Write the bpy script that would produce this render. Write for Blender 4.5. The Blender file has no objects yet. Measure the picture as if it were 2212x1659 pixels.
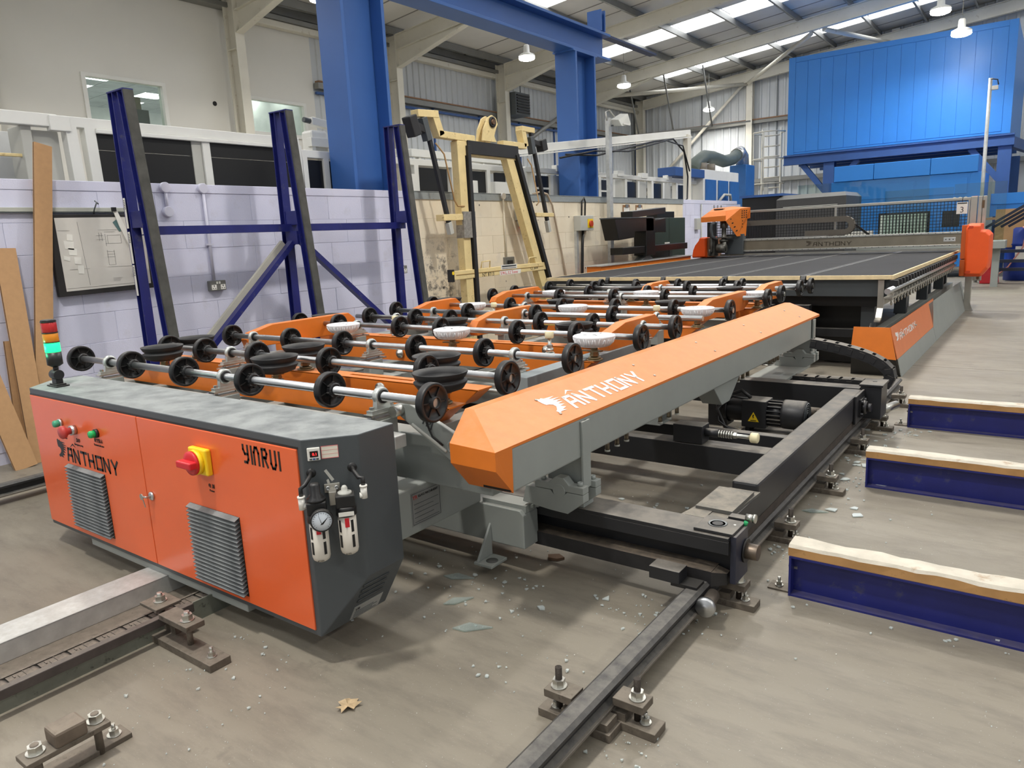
import bpy, bmesh, math, random
from math import sin, cos, pi, radians, sqrt
from mathutils import Vector, Matrix
rnd = random.Random(7)
scene = bpy.context.scene
C = scene.collection

# ------------------------------------------------------------------ camera, world, exposure
cd = bpy.data.cameras.new('camera'); cam = bpy.data.objects.new('camera', cd); C.objects.link(cam)
yaw, pitch, roll = radians(-36.6452), -0.197132, -0.047903
fw = Vector((sin(yaw)*cos(pitch), cos(yaw)*cos(pitch), sin(pitch)))
rt = Vector((cos(yaw), -sin(yaw), 0)); up = rt.cross(fw)
r2 = rt*cos(roll) + up*sin(roll); u2 = up*cos(roll) - rt*sin(roll)
mw = Matrix((r2, u2, -fw)).transposed().to_4x4(); mw.translation = (0, 0, 1.40)
cam.matrix_world = mw
cd.sensor_width = 36; cd.sensor_fit = 'HORIZONTAL'; cd.lens = 36*1583.02/2212
cd.clip_start = .05; cd.clip_end = 200
scene.camera = cam
w = bpy.data.worlds.new('world'); scene.world = w; w.use_nodes = True
bg = w.node_tree.nodes['Background']; bg.inputs[0].default_value = (.93, .96, 1, 1); bg.inputs[1].default_value = .48
vs = scene.view_settings
vs.view_transform = 'Standard'; vs.look = 'None'; vs.gamma = 1; vs.use_curve_mapping = False
vs.exposure = 0.0
LAMP_W = 125.0          # watts of each high bay lamp
SKY_E = 5.0            # glow of the translucent roof sheets

# ------------------------------------------------------------------ colour and materials
def lin(c):
    return tuple(((x/255)/12.92 if x/255 <= .04045 else ((x/255+.055)/1.055)**2.4) for x in c)
MATS = {}
def M(name, col, rough=.5, metal=0, var=.08, scale=5, bump=0, bs=120, dust=0, dcol=(150,142,128), spot=0, sscale=30, scol=(40,36,30), emit=0, coat=0, rand=0, alpha=None):
    if name in MATS: return MATS[name]
    m = bpy.data.materials.new(name); m.use_nodes = True; MATS[name] = m
    nt = m.node_tree; N = nt.nodes; L = nt.links
    b = N['Principled BSDF']
    b.inputs['Roughness'].default_value = rough; b.inputs['Metallic'].default_value = metal
    if coat: b.inputs['Coat Weight'].default_value = coat; b.inputs['Coat Roughness'].default_value = .12
    c = lin(col)
    tc = N.new('ShaderNodeTexCoord'); geo = None
    def noise(s, d=4, r=.55):
        n = N.new('ShaderNodeTexNoise'); n.inputs['Scale'].default_value = s; n.inputs['Detail'].default_value = d
        n.inputs['Roughness'].default_value = r; L.new(tc.outputs['Object'], n.inputs['Vector']); return n.outputs['Fac']
    def mix(f, a, bb):
        x = N.new('ShaderNodeMix'); x.data_type = 'RGBA'
        for i, v in ((0, f), (6, a), (7, bb)):
            if hasattr(v, 'is_output'): L.new(v, x.inputs[i])
            elif i == 0: x.inputs[i].default_value = v
            else: x.inputs[i].default_value = (*v, 1)
        return x.outputs[2]
    def ramp(f, lo, hi):
        x = N.new('ShaderNodeMapRange'); x.inputs[1].default_value = lo; x.inputs[2].default_value = hi; L.new(f, x.inputs[0]); return x.outputs[0]
    if var or dust or spot or rand:
        out = mix(ramp(noise(scale), .3, .7), tuple(x*(1-var) for x in c), tuple(min(1, x*(1+var)) for x in c))
        if rand:
            oi = N.new('ShaderNodeObjectInfo'); h = N.new('ShaderNodeHueSaturation')
            L.new(ramp2(nt, oi.outputs['Random'], 1-rand, 1+rand), h.inputs['Value']); L.new(out, h.inputs['Color']); out = h.outputs[0]
        if spot:
            out = mix(ramp(noise(sscale, 5, .7), .62-.12*spot, .8-.1*spot), out, lin(scol))
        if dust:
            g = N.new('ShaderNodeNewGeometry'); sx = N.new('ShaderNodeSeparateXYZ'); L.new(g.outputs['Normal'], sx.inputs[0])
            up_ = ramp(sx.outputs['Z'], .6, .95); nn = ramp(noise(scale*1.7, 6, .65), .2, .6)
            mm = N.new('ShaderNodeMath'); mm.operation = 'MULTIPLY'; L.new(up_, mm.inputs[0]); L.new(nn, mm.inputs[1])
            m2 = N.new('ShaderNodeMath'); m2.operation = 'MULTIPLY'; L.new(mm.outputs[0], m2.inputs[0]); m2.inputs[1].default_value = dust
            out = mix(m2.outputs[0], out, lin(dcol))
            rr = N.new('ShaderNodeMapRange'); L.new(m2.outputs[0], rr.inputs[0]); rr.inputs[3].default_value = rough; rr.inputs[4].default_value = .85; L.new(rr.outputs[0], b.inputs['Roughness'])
        L.new(out, b.inputs['Base Color'])
    else:
        b.inputs['Base Color'].default_value = (*c, 1)
    if bump:
        bp = N.new('ShaderNodeBump'); bp.inputs['Strength'].default_value = bump; bp.inputs['Distance'].default_value = .004
        L.new(noise(bs, 3), bp.inputs['Height']); L.new(bp.outputs[0], b.inputs['Normal'])
    if emit:
        b.inputs['Emission Color'].default_value = (*c, 1); b.inputs['Emission Strength'].default_value = emit
    if alpha is not None:
        b.inputs['Transmission Weight'].default_value = alpha; b.inputs['IOR'].default_value = 1.1
    return m
def ramp2(nt, f, lo, hi):
    x = nt.nodes.new('ShaderNodeMapRange'); x.inputs[3].default_value = lo; x.inputs[4].default_value = hi; nt.links.new(f, x.inputs[0]); return x.outputs[0]

m_corange = M('cabinet orange paint', (233,102,52), .28, var=.03, bump=.05, bs=400, coat=.3)
m_orange = M('orange powder coat', (218,118,38), .42, var=.05, scale=9, bump=.06, bs=300, dust=.38, dcol=(212,160,120))  # dust tint on upward faces also paints in the beam cover's pale reflection
m_dgrey = M('dark grey paint', (72,77,80), .45, var=.05, bump=.15, bs=350, dust=.62, dcol=(168,172,170))
m_grey = M('mid grey paint', (146,151,147), .42, var=.05, bump=.04, bs=300, dust=.25, dcol=(170,164,150))
m_black = M('black paint', (34,35,38), .4, var=.15, dust=.75, dcol=(140,134,124))
m_bplast = M('black plastic', (24,24,25), .42, var=.1, dust=.25, dcol=(110,106,100))
m_rubber = M('black rubber', (30,30,32), .6, var=.15, dust=.3, dcol=(120,118,112))
m_steel = M('bright steel', (196,198,199), .36, 1, var=.06, scale=20)
m_zinc = M('zinc plated steel', (196,196,190), .35, 1, var=.08, scale=30, dust=.25)
m_galv = M('galvanised steel', (196,198,196), .42, .45, var=.12, scale=18, dust=.3)
m_raw = M('dirty raw steel', (112,104,94), .6, .5, var=.25, scale=25, dust=.4, spot=.4)
m_alu = M('brushed aluminium', (186,183,174), .35, .85, var=.06, scale=12)
m_white = M('white paint', (226,226,220), .5, var=.04, scale=3)
m_offw = M('offwhite wall paint', (222,220,212), .8, var=.03, scale=.6, bump=.03, bs=60)
m_navy = M('navy blue paint', (29,35,106), .38, var=.15, scale=7, spot=.25, sscale=14, scol=(80,80,95), dust=.35, dcol=(120,112,100))
m_cblue = M('crane blue paint', (56,100,168), .45, var=.05, scale=2, bump=.02)
m_blue = M('bright blue paint', (44,126,208), .4, var=.03, scale=1.5, bump=.02)
m_bdark = M('deep blue paint', (46,82,140), .5, var=.08, scale=3)
m_cream = M('cream frame paint', (226,204,148), .5, var=.08, scale=9, spot=.3, sscale=18, scol=(150,120,70))
m_wood = M('pale raw timber', (226,204,160), .7, var=.1, scale=14)
m_nylon = M('cream nylon', (236,226,186), .5, var=.04)
m_card = M('brown cardboard', (190,150,108), .85, var=.05, scale=30)
m_cardin = M('cardboard flutes', (112,84,58), .9, var=.4, scale=160)
m_felt = M('black belt felt', (45,45,47), .95, var=.12, scale=3, bump=.2, bs=500, spot=.12, sscale=60, scol=(120,118,112))
m_wrap = M('white elastic cover', (232,232,234), .75, var=.05, scale=40, bump=.5, bs=70)
m_blackp = M('matt black panel', (18,18,18), .35, var=.1)
m_lblack = M('logo black', (20,20,20), .4, var=0)
m_lwhite = M('logo white', (238,234,230), .5, var=0)
m_red = M('red plastic', (205,34,44), .4, var=.03)
m_dred = M('faded red plastic', (186,66,62), .45, var=.05)
m_yel = M('yellow plastic', (244,208,36), .4, var=.04)
m_green = M('green plastic', (28,150,88), .35, var=.05)
m_wpl = M('white plastic', (228,226,218), .4, var=.03)
m_bowl = M('beige plastic bowl', (206,200,188), .4, var=.04)
m_paper = M('white paper', (232,230,222), .8, var=.05, scale=9)
m_screen = M('dark screen', (30,5,8), .2, var=0)
m_led = M('red led digits', (255,40,40), .4, var=0, emit=4)
m_clad = M('pale cladding', (196,200,202), .45, .0, var=.05, scale=1.2)
m_roof = M('roof liner sheet', (220,218,212), .6, var=.06, scale=.8)
m_purlin = M('galvanised purlin', (140,140,136), .5, .5, var=.1, scale=2)
m_frame = M('cream steelwork', (214,210,196), .55, var=.06, scale=1.5, spot=.12, sscale=5, scol=(150,130,100))
m_sky = M('translucent roof sheet', (250,252,255), .5, var=0, emit=SKY_E)
m_lamp = M('lamp glow', (255,250,240), .5, var=0, emit=60)
m_grn = M('dark green paint', (40,54,46), .5, var=.15, scale=5, dust=.4)
m_brown = M('brown rail paint', (132,98,70), .6, var=.1)
m_rorg = M('bright orange fibreglass', (240,90,28), .45, var=.04, dust=.2, dcol=(240,150,110))
m_barrel = M('blue drum plastic', (28,58,150), .38, var=.06)
m_lgrey = M('light grey plastic', (186,186,178), .5, var=.04)
m_conduit = M('lilac painted conduit', (206,206,222), .6, var=.04)
m_sock = M('grey metal clad socket', (128,128,122), .45, .4, var=.05)
def glassmat(name, col, rough=.03, body=.0, bcol=(225,232,230)):
    if name in MATS: return MATS[name]
    m = bpy.data.materials.new(name); m.use_nodes = True; MATS[name] = m
    nt = m.node_tree; N = nt.nodes; L = nt.links; N.remove(N['Principled BSDF']); o = N['Material Output']
    g = N.new('ShaderNodeBsdfGlossy'); g.inputs['Roughness'].default_value = rough
    t = N.new('ShaderNodeBsdfTransparent'); t.inputs[0].default_value = (*lin(col), 1)
    base = t.outputs[0]
    if body:
        d = N.new('ShaderNodeBsdfDiffuse'); d.inputs[0].default_value = (*lin(bcol), 1); y = N.new('ShaderNodeMixShader'); y.inputs[0].default_value = body
        L.new(base, y.inputs[1]); L.new(d.outputs[0], y.inputs[2]); base = y.outputs[0]
    f = N.new('ShaderNodeLayerWeight'); f.inputs[0].default_value = .5
    pw = N.new('ShaderNodeMath'); pw.operation = 'POWER'; pw.inputs[1].default_value = 4; L.new(f.outputs['Facing'], pw.inputs[0])
    ad = N.new('ShaderNodeMath'); ad.operation = 'MULTIPLY_ADD'; ad.inputs[1].default_value = .7; ad.inputs[2].default_value = .05; L.new(pw.outputs[0], ad.inputs[0])
    x = N.new('ShaderNodeMixShader'); L.new(ad.outputs[0], x.inputs[0]); L.new(base, x.inputs[1]); L.new(g.outputs[0], x.inputs[2]); L.new(x.outputs[0], o.inputs[0])
    return m
m_glass = glassmat('pale green glass', (234,242,239))
m_shard = glassmat('broken glass', (225,234,230), .1, .22)
m_splin = glassmat('glass splinters', (235,240,238), .15, .6)

# ------------------------------------------------------------------ mesh builder
ORG = {}
class MB:
    def __init__(s): s.v = []; s.f = []; s.sm = []
    def add(s, vs_, fs, smooth=False):
        o = len(s.v); s.v += [tuple(p) for p in vs_]
        for f in fs: s.f.append(tuple(i+o for i in f)); s.sm.append(smooth)
        return s
    def box(s, x0, x1, y0, y1, z0, z1):
        return s.add([(x0,y0,z0),(x1,y0,z0),(x1,y1,z0),(x0,y1,z0),(x0,y0,z1),(x1,y0,z1),(x1,y1,z1),(x0,y1,z1)],
                     [(0,3,2,1),(4,5,6,7),(0,1,5,4),(1,2,6,5),(2,3,7,6),(3,0,4,7)])
    def hull8(s, q):   # eight corner points ordered like box
        return s.add(q, [(0,3,2,1),(4,5,6,7),(0,1,5,4),(1,2,6,5),(2,3,7,6),(3,0,4,7)])
    def bar(s, p0, p1, w_, h_, upv=(0,0,1)):
        p0 = Vector(p0); p1 = Vector(p1); d = (p1-p0).normalized(); a = d.cross(Vector(upv))
        if a.length < 1e-4: a = d.cross(Vector((1,0,0)))
        a.normalize(); b = a.cross(d).normalized(); a *= w_/2; b *= h_/2
        return s.add([p0-a-b,p0+a-b,p1+a-b,p1-a-b,p0-a+b,p0+a+b,p1+a+b,p1-a+b], [(0,3,2,1),(4,5,6,7),(0,1,5,4),(1,2,6,5),(2,3,7,6),(3,0,4,7)])
    def prism(s, poly, ax, a0, a1):
        n = len(poly)
        def P(p, a): return (a, p[0], p[1]) if ax == 'x' else ((p[0], a, p[1]) if ax == 'y' else (p[0], p[1], a))
        return s.add([P(p,a0) for p in poly]+[P(p,a1) for p in poly], [tuple(range(n-1,-1,-1)), tuple(range(n,2*n))]+[(i,(i+1)%n,n+(i+1)%n,n+i) for i in range(n)])
    def gprism(s, poly, o, u, v, n_, t0, t1):    # polygon in a plane o+u*a+v*b, extruded along n_
        o = Vector(o); u = Vector(u); v = Vector(v); n_ = Vector(n_); k = len(poly)
        return s.add([o+u*a+v*b+n_*t0 for a,b in poly]+[o+u*a+v*b+n_*t1 for a,b in poly], [tuple(range(k-1,-1,-1)), tuple(range(k,2*k))]+[(i,(i+1)%k,k+(i+1)%k,k+i) for i in range(k)])
    def frame(s, d):
        d = Vector(d).normalized(); a = d.orthogonal().normalized(); return d, a, d.cross(a)
    def cyl(s, p0, p1, r0, r1=None, n=16, cap=True, smooth=True):
        r1 = r0 if r1 is None else r1; p0 = Vector(p0); p1 = Vector(p1); d, a, b = s.frame(p1-p0)
        vs_ = [p0+(a*cos(2*pi*i/n)+b*sin(2*pi*i/n))*r0 for i in range(n)]+[p1+(a*cos(2*pi*i/n)+b*sin(2*pi*i/n))*r1 for i in range(n)]
        s.add(vs_, [(i,(i+1)%n,n+(i+1)%n,n+i) for i in range(n)], smooth)
        if cap: o = len(s.v)-2*n; s.f.append(tuple(o+i for i in range(n-1,-1,-1))); s.sm.append(False); s.f.append(tuple(o+n+i for i in range(n))); s.sm.append(False)
        return s
    def lathe(s, prof, o, d, n=24, smooth=True, close=False):
        o = Vector(o); d, a, b = s.frame(d); k = len(prof)
        vs_ = [o+d*h+(a*cos(2*pi*i/n)+b*sin(2*pi*i/n))*r for r, h in prof for i in range(n)]
        fs = [(j*n+i, j*n+(i+1)%n, (j+1)*n+(i+1)%n, (j+1)*n+i) for j in range(k-1) for i in range(n)]
        if close: fs += [((k-1)*n+i, (k-1)*n+(i+1)%n, (i+1)%n, i) for i in range(n)]
        s.add(vs_, fs, smooth)
        if not close:
            ob = len(s.v)-k*n
            if prof[0][0] > 1e-5: s.f.append(tuple(ob+i for i in range(n-1,-1,-1))); s.sm.append(False)
            if prof[-1][0] > 1e-5: s.f.append(tuple(ob+(k-1)*n+i for i in range(n))); s.sm.append(False)
        return s
    def tube(s, pts, r, n=8):
        pts = [Vector(p) for p in pts]; k = len(pts); vs_ = []; a = None
        for i, p in enumerate(pts):
            t = (pts[min(i+1,k-1)]-pts[max(i-1,0)]).normalized()
            a = t.orthogonal().normalized() if a is None else (a-t*a.dot(t)).normalized()
            b = t.cross(a); vs_ += [p+(a*cos(2*pi*j/n)+b*sin(2*pi*j/n))*r for j in range(n)]
        fs = [(i*n+j, i*n+(j+1)%n, (i+1)*n+(j+1)%n, (i+1)*n+j) for i in range(k-1) for j in range(n)]
        s.add(vs_, fs, True); o = len(s.v)-k*n
        s.f.append(tuple(o+j for j in range(n-1,-1,-1))); s.sm.append(False); s.f.append(tuple(o+(k-1)*n+j for j in range(n))); s.sm.append(False)
        return s
    def hexa(s, p, d, r, h):
        p = Vector(p); d = Vector(d).normalized(); return s.cyl(p, p+d*h, r, n=6, smooth=False)
    def mesh(s, name, off=(0,0,0), fix=True):
        me = bpy.data.meshes.new(name); ox, oy, oz = off
        me.from_pydata([(x-ox,y-oy,z-oz) for x,y,z in s.v], [], s.f)
        for p, sm in zip(me.polygons, s.sm): p.use_smooth = sm
        if fix:
            bm = bmesh.new(); bm.from_mesh(me); bmesh.ops.recalc_face_normals(bm, faces=bm.faces); bm.to_mesh(me); bm.free()
        return me
    def build(s, name, mat, parent=None, bev=0, seg=2, local=False, fix=True):
        org = (0,0,0) if (local or parent is None) else ORG.get(parent.name, (0,0,0))
        me = s.mesh(name, org, fix); me.materials.append(mat)
        ob = bpy.data.objects.new(name, me); C.objects.link(ob)
        if parent is not None: ob.parent = parent
        ORG[ob.name] = org
        if bev:
            md = ob.modifiers.new('bevel', 'BEVEL'); md.width = bev; md.segments = seg; md.limit_method = 'ANGLE'; md.angle_limit = radians(40)
        return ob
def thing(name, label, cat, loc=(0,0,0), group=None, kind=None):
    o = bpy.data.objects.new(name, None); C.objects.link(o); o.location = loc; ORG[o.name] = tuple(loc); o.empty_display_size = .1
    if label: o['label'] = label
    if cat: o['category'] = cat
    if group: o['group'] = group
    if kind: o['kind'] = kind
    return o
def solo(mb, name, mat, label, cat, loc=(0,0,0), bev=0, group=None, kind=None):
    me = mb.mesh(name, loc); me.materials.append(mat); ob = bpy.data.objects.new(name, me); C.objects.link(ob); ob.location = loc; ORG[ob.name] = tuple(loc)
    if label: ob['label'] = label
    if cat: ob['category'] = cat
    if group: ob['group'] = group
    if kind: ob['kind'] = kind
    if bev:
        md = ob.modifiers.new('bevel', 'BEVEL'); md.width = bev; md.segments = 2; md.limit_method = 'ANGLE'; md.angle_limit = radians(40)
    return ob
def struct(mb, name, mat, bev=0): return solo(mb, name, mat, None, None, bev=bev, kind='structure')
def inst(me, name, parent, loc, rot=(0,0,0), scale=None):
    ob = bpy.data.objects.new(name, me); C.objects.link(ob); wl = tuple(loc)
    if parent is not None:
        ob.parent = parent; o = ORG.get(parent.name, (0,0,0)); loc = tuple(a-b for a, b in zip(loc, o))
    ob.location = loc; ob.rotation_euler = rot
    if scale: ob.scale = scale
    ORG[ob.name] = wl
    return ob
def mmesh(mb, name, mat):
    me = mb.mesh(name); me.materials.append(mat); return me
def kids(o): return [c for c in o.children]
def dup(root, loc, label=None, group=None):
    r = root.copy(); C.objects.link(r); r.location = loc
    if label: r['label'] = label
    if group: r['group'] = group
    for ch in kids(root):
        c = ch.copy(); C.objects.link(c); c.parent = r
        for g in kids(ch):
            d = g.copy(); C.objects.link(d); d.parent = c
    return r

# flat lettering ------------------------------------------------------------------
GL = {  # squared stroke letters on a 1 x 1 cell
 'A': [(.0,0,.28,1),(.28,1,.9,1),(.9,1,.9,0),(.2,.45,.9,.45)], 'N': [(0,0,0,1),(0,1,.85,0),(.85,0,.85,1)], 'T': [(0,1,1,1),(.5,1,.5,0)],
 'H': [(0,0,0,1),(.85,0,.85,1),(0,.5,.85,.5)], 'O': [(0,0,0,1),(0,1,.95,1),(.95,1,.95,0),(.95,0,0,0)], 'Y': [(0,1,.45,.45),(.95,1,.45,.45),(.45,.45,.45,0)],
 'y': [(0,1,0,.75),(0,.75,.25,.5),(.25,.5,.8,.5),(.8,1,.8,.2),(.8,.2,.55,0),(.55,0,.1,0)], 'I': [(0,0,0,1)], 'n': [(0,0,0,.7),(0,.7,.25,1),(.25,1,.55,1),(.55,1,.8,.7),(.8,.7,.8,0)],
 'R': [(0,0,0,.95),(0,1,.6,1),(.6,1,.8,.78),(.8,.78,.6,.52),(.6,.52,.15,.52),(.35,.52,.8,0)], 'U': [(0,1,0,.25),(0,.25,.22,0),(.22,0,.58,0),(.58,0,.8,.25),(.8,.25,.8,1)]}
def strokes(text, h, wch, th, gap):
    out = []; x = 0
    for ch in text:
        for x0, y0, x1, y1 in GL[ch]:
            ax, ay, bx, by = x+x0*wch, y0*h, x+x1*wch, y1*h
            dx, dy = bx-ax, by-ay; l = math.hypot(dx, dy); nx, ny = -dy/l*th/2, dx/l*th/2; ex, ey = dx/l*th*.45, dy/l*th*.45
            out.append([(ax-ex+nx,ay-ey+ny),(ax-ex-nx,ay-ey-ny),(bx+ex-nx,by+ey-ny),(bx+ex+nx,by+ey+ny)])
        x += (.0 if ch == 'I' else wch) + gap
    return out, x
PANTHER = [[(0,.95),(.06,1.0),(.12,.93),(.22,.97),(.30,.90),(.75,.86),(.40,.80),(.85,.72),(.45,.70),(.80,.60),(.50,.58),(.74,.48),(.46,.46),(.66,.34),(.40,.33),(.55,.2),(.30,.14),(.42,.06),(.18,.08),(.04,.04),(0,.16),(.12,.22),(.26,.36),(.26,.48),(.16,.56),(.04,.58),(0,.72)]]
def panther_logo(h):
    polys = [[(a*h*1.15, b*h) for a, b in PANTHER[0]]]
    s_, wd = strokes('ANTHONY', h*.62, h*.55, h*.13, h*.2)
    polys += [[(a+h*.95, b) for a, b in p] for p in s_]
    polys.append([(h*1.35,h*.72),(h*1.7,h*.95),(h*1.95,h*.78),(h*1.7,h*.87)])
    return polys
def decal(polys, o, u, v, n_, name, mat, parent, t=.0012):
    mb = MB(); u = Vector(u).normalized(); v = Vector(v).normalized(); n_ = Vector(n_).normalized()
    for p in polys: mb.gprism(p, o, u, v, n_, .0, t)
    return mb.build(name, mat, parent)
def text_obj(txt, size, o, u, v, name, mat, parent, ext=.0008, align='LEFT'):
    cu = bpy.data.curves.new('txt', 'FONT'); cu.body = txt; cu.size = size; cu.extrude = ext; cu.align_x = align; cu.resolution_u = 2
    t = bpy.data.objects.new('txt', cu); C.objects.link(t)
    dg = bpy.context.evaluated_depsgraph_get(); dg.update()
    me = bpy.data.meshes.new_from_object(t.evaluated_get(dg)); bpy.data.objects.remove(t); bpy.data.curves.remove(cu)
    me.name = name; me.materials.clear(); me.materials.append(mat)
    ob = bpy.data.objects.new(name, me); C.objects.link(ob)
    u = Vector(u).normalized(); v = Vector(v).normalized(); n_ = u.cross(v)
    mt = Matrix((u, v, n_)).transposed().to_4x4(); g = ORG.get(parent.name, (0,0,0)) if parent else (0,0,0)
    mt.translation = Vector(o)-Vector(g); ob.matrix_local = mt
    if parent: ob.parent = parent
    ORG[ob.name] = g
    return ob
def rect(x0, y0, x1, y1): return [(x0,y0),(x1,y0),(x1,y1),(x0,y1)]
# ================================================================== SETTING
def floor_mat():
    m = bpy.data.materials.new('worn concrete'); m.use_nodes = True; nt = m.node_tree; N = nt.nodes; L = nt.links; b = N['Principled BSDF']
    tc = N.new('ShaderNodeTexCoord'); mp = N.new('ShaderNodeMapping'); mp.inputs['Scale'].default_value = (.35, 1.2, 1); L.new(tc.outputs['Object'], mp.inputs[0])
    def noise(s, d, r, v=None):
        n = N.new('ShaderNodeTexNoise'); n.inputs['Scale'].default_value = s; n.inputs['Detail'].default_value = d; n.inputs['Roughness'].default_value = r
        L.new(v or tc.outputs['Object'], n.inputs['Vector']); return n.outputs['Fac']
    def mr(f, a, bb): 
        x = N.new('ShaderNodeMapRange'); x.inputs[1].default_value = a; x.inputs[2].default_value = bb; L.new(f, x.inputs[0]); return x.outputs[0]
    def mix(f, a, c):
        x = N.new('ShaderNodeMix'); x.data_type = 'RGBA'; L.new(f, x.inputs[0])
        for i, v in ((6, a), (7, c)):
            if isinstance(v, tuple): x.inputs[i].default_value = (*lin(v), 1)
            else: L.new(v, x.inputs[i])
        return x.outputs[2]
    o = mix(mr(noise(1.1, 5, .6, mp.outputs[0]), .3, .7), (122,115,102), (144,137,123))
    o = mix(mr(noise(9, 6, .7, mp.outputs[0]), .45, .8), o, (108,101,91))
    o = mix(mr(noise(2.3, 6, .7), .62, .76), o, (94,88,80))
    o = mix(mr(noise(150, 3, .7), .66, .74), o, (190,189,183))
    o = mix(mr(noise(60, 4, .7), .70, .76), o, (86,80,72))
    L.new(o, b.inputs['Base Color'])
    r = N.new('ShaderNodeMapRange'); L.new(noise(3, 5, .6), r.inputs[0]); r.inputs[3].default_value = .42; r.inputs[4].default_value = .68; L.new(r.outputs[0], b.inputs['Roughness'])
    bp = N.new('ShaderNodeBump'); bp.inputs['Strength'].default_value = .12; bp.inputs['Distance'].default_value = .003; L.new(noise(70, 4, .6), bp.inputs['Height']); L.new(bp.outputs[0], b.inputs['Normal'])
    return m
f = thing('floor', None, None, kind='structure')
fm = floor_mat()
YJ = [-8, 7.92, 13.9, 30.2]     # saw-cut joints between the slabs
for j in range(3):
    MB().box(-16, 12, YJ[j]+(.004 if j else 0), YJ[j+1]-.004, -.1, 0).build('slab', fm, f)
MB().box(-16, 12, -8, 30.2, -.14, -.012).build('joint_filler', M('joint sealant', (78,72,64), .9), f)

# --- low block wall on the left -----------------------------------------------------
def block_mat():
    m = bpy.data.materials.new('painted blockwork'); m.use_nodes = True; nt = m.node_tree; N = nt.nodes; L = nt.links; b = N['Principled BSDF']; b.inputs['Roughness'].default_value = .8
    g = N.new('ShaderNodeNewGeometry'); pos = g.outputs['Position']
    def noise(s, d, r):
        n = N.new('ShaderNodeTexNoise'); n.inputs['Scale'].default_value = s; n.inputs['Detail'].default_value = d; n.inputs['Roughness'].default_value = r; L.new(pos, n.inputs['Vector']); return n.outputs['Fac']
    def mr(f, a, c, lo=0, hi=1):
        x = N.new('ShaderNodeMapRange'); x.inputs[1].default_value = a; x.inputs[2].default_value = c; x.inputs[3].default_value = lo; x.inputs[4].default_value = hi; L.new(f, x.inputs[0]); return x.outputs[0]
    def mul(a, k):
        x = N.new('ShaderNodeMath'); x.operation = 'MULTIPLY'; L.new(a, x.inputs[0])
        if isinstance(k, (int, float)): x.inputs[1].default_value = k
        else: L.new(k, x.inputs[1])
        return x.outputs[0]
    def mix(f, a, c):
        x = N.new('ShaderNodeMix'); x.data_type = 'RGBA'; L.new(f, x.inputs[0])
        for i, v in ((6, a), (7, c)):
            if isinstance(v, tuple): x.inputs[i].default_value = (*lin(v), 1)
            else: L.new(v, x.inputs[i])
        return x.outputs[2]
    sx = N.new('ShaderNodeSeparateXYZ'); L.new(pos, sx.inputs[0]); y = sx.outputs['Y']
    cream = mul(mr(y, 6.17, 6.19), mr(y, 13.61, 13.63, 1, 0))       # where the cream paint begins and ends
    n7 = noise(1.6, 4, .55)
    lil = mix(mr(n7, .3, .7), (218,218,236), (208,210,231)); crm = mix(mr(n7, .3, .7), (238,228,206), (226,212,186))
    col = mix(cream, lil, crm)
    col = mix(mul(mr(noise(5, 6, .7), .56, .78), .35), col, (176,172,170))
    d = N.new('ShaderNodeVectorMath'); d.operation = 'DISTANCE'; d.inputs[1].default_value = (-5.85, 6.5, .95); L.new(pos, d.inputs[0])
    col = mix(mul(mul(mr(noise(9, 7, .75), .50, .62), mr(d.outputs['Value'], .25, .6, .85, 0)), cream), col, (96,90,84))
    v = N.new('ShaderNodeTexVoronoi'); v.inputs['Scale'].default_value = 3.4; L.new(pos, v.inputs['Vector'])
    col = mix(mul(mr(v.outputs['Distance'], .04, .06, 1, 0), cream), col, (60,54,48))
    oi = N.new('ShaderNodeObjectInfo'); h = N.new('ShaderNodeHueSaturation'); L.new(ramp2(nt, oi.outputs['Random'], .96, 1.03), h.inputs['Value']); L.new(col, h.inputs['Color']); L.new(h.outputs[0], b.inputs['Base Color'])
    bp = N.new('ShaderNodeBump'); bp.inputs['Strength'].default_value = .4; bp.inputs['Distance'].default_value = .004; L.new(noise(110, 3, .6), bp.inputs['Height']); L.new(bp.outputs[0], b.inputs['Normal'])
    return m
m_blk = block_mat(); m_lil = m_blk
WX = -5.85
wl = thing('wall_left', None, None, kind='structure')
MB().box(WX-.2, WX-.006, -1.5, 16.6, 0, 1.89).build('mortar_core', m_blk, wl)
if True:
    mb = MB(); mb.add([(-.03,-.2194,-.1119),(-.03,.2194,-.1119),(-.03,.2194,.1119),(-.03,-.2194,.1119),(-.0025,-.2194,-.1119),(-.0025,.2194,-.1119),(-.0025,.2194,.1119),(-.0025,-.2194,.1119),(0,-.2170,-.1095),(0,.2170,-.1095),(0,.2170,.1095),(0,-.2170,.1095)],
        [(0,1,5,4),(1,2,6,5),(2,3,7,6),(3,0,4,7),(4,5,9,8),(5,6,10,9),(6,7,11,10),(7,4,8,11),(8,9,10,11)])
    meb = mmesh(mb, 'block', m_blk)
zc = 1.885
for r_ in range(8):
    z = zc - .225*(r_+.5); y = 1.0 - (.22 if r_ % 2 else 0)
    while y < 16.4:
        jig = rnd.uniform(-.0015, .0015)
        inst(meb, 'block', wl, (WX+jig, y+.22, z))
        y += .44
MB().box(WX-.21, WX+.004, -1.5, 6.17, 1.886, 1.958).build('render_band', m_lil, wl, bev=.004)
MB().box(WX-.21, WX+.004, 13.62, 16.6, 1.886, 1.958).build('render_band', m_lil, wl, bev=.004)
mb = MB(); mb.box(WX-.21, WX+.012, 6.17, 13.62, 1.95, 1.962); mb.box(WX+.004, WX+.012, 6.17, 13.62, 1.872, 1.955)
mb.build('capping_angle', M('grey capping paint', (146,152,152), .5, var=.08, scale=4, spot=.2), wl)

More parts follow.
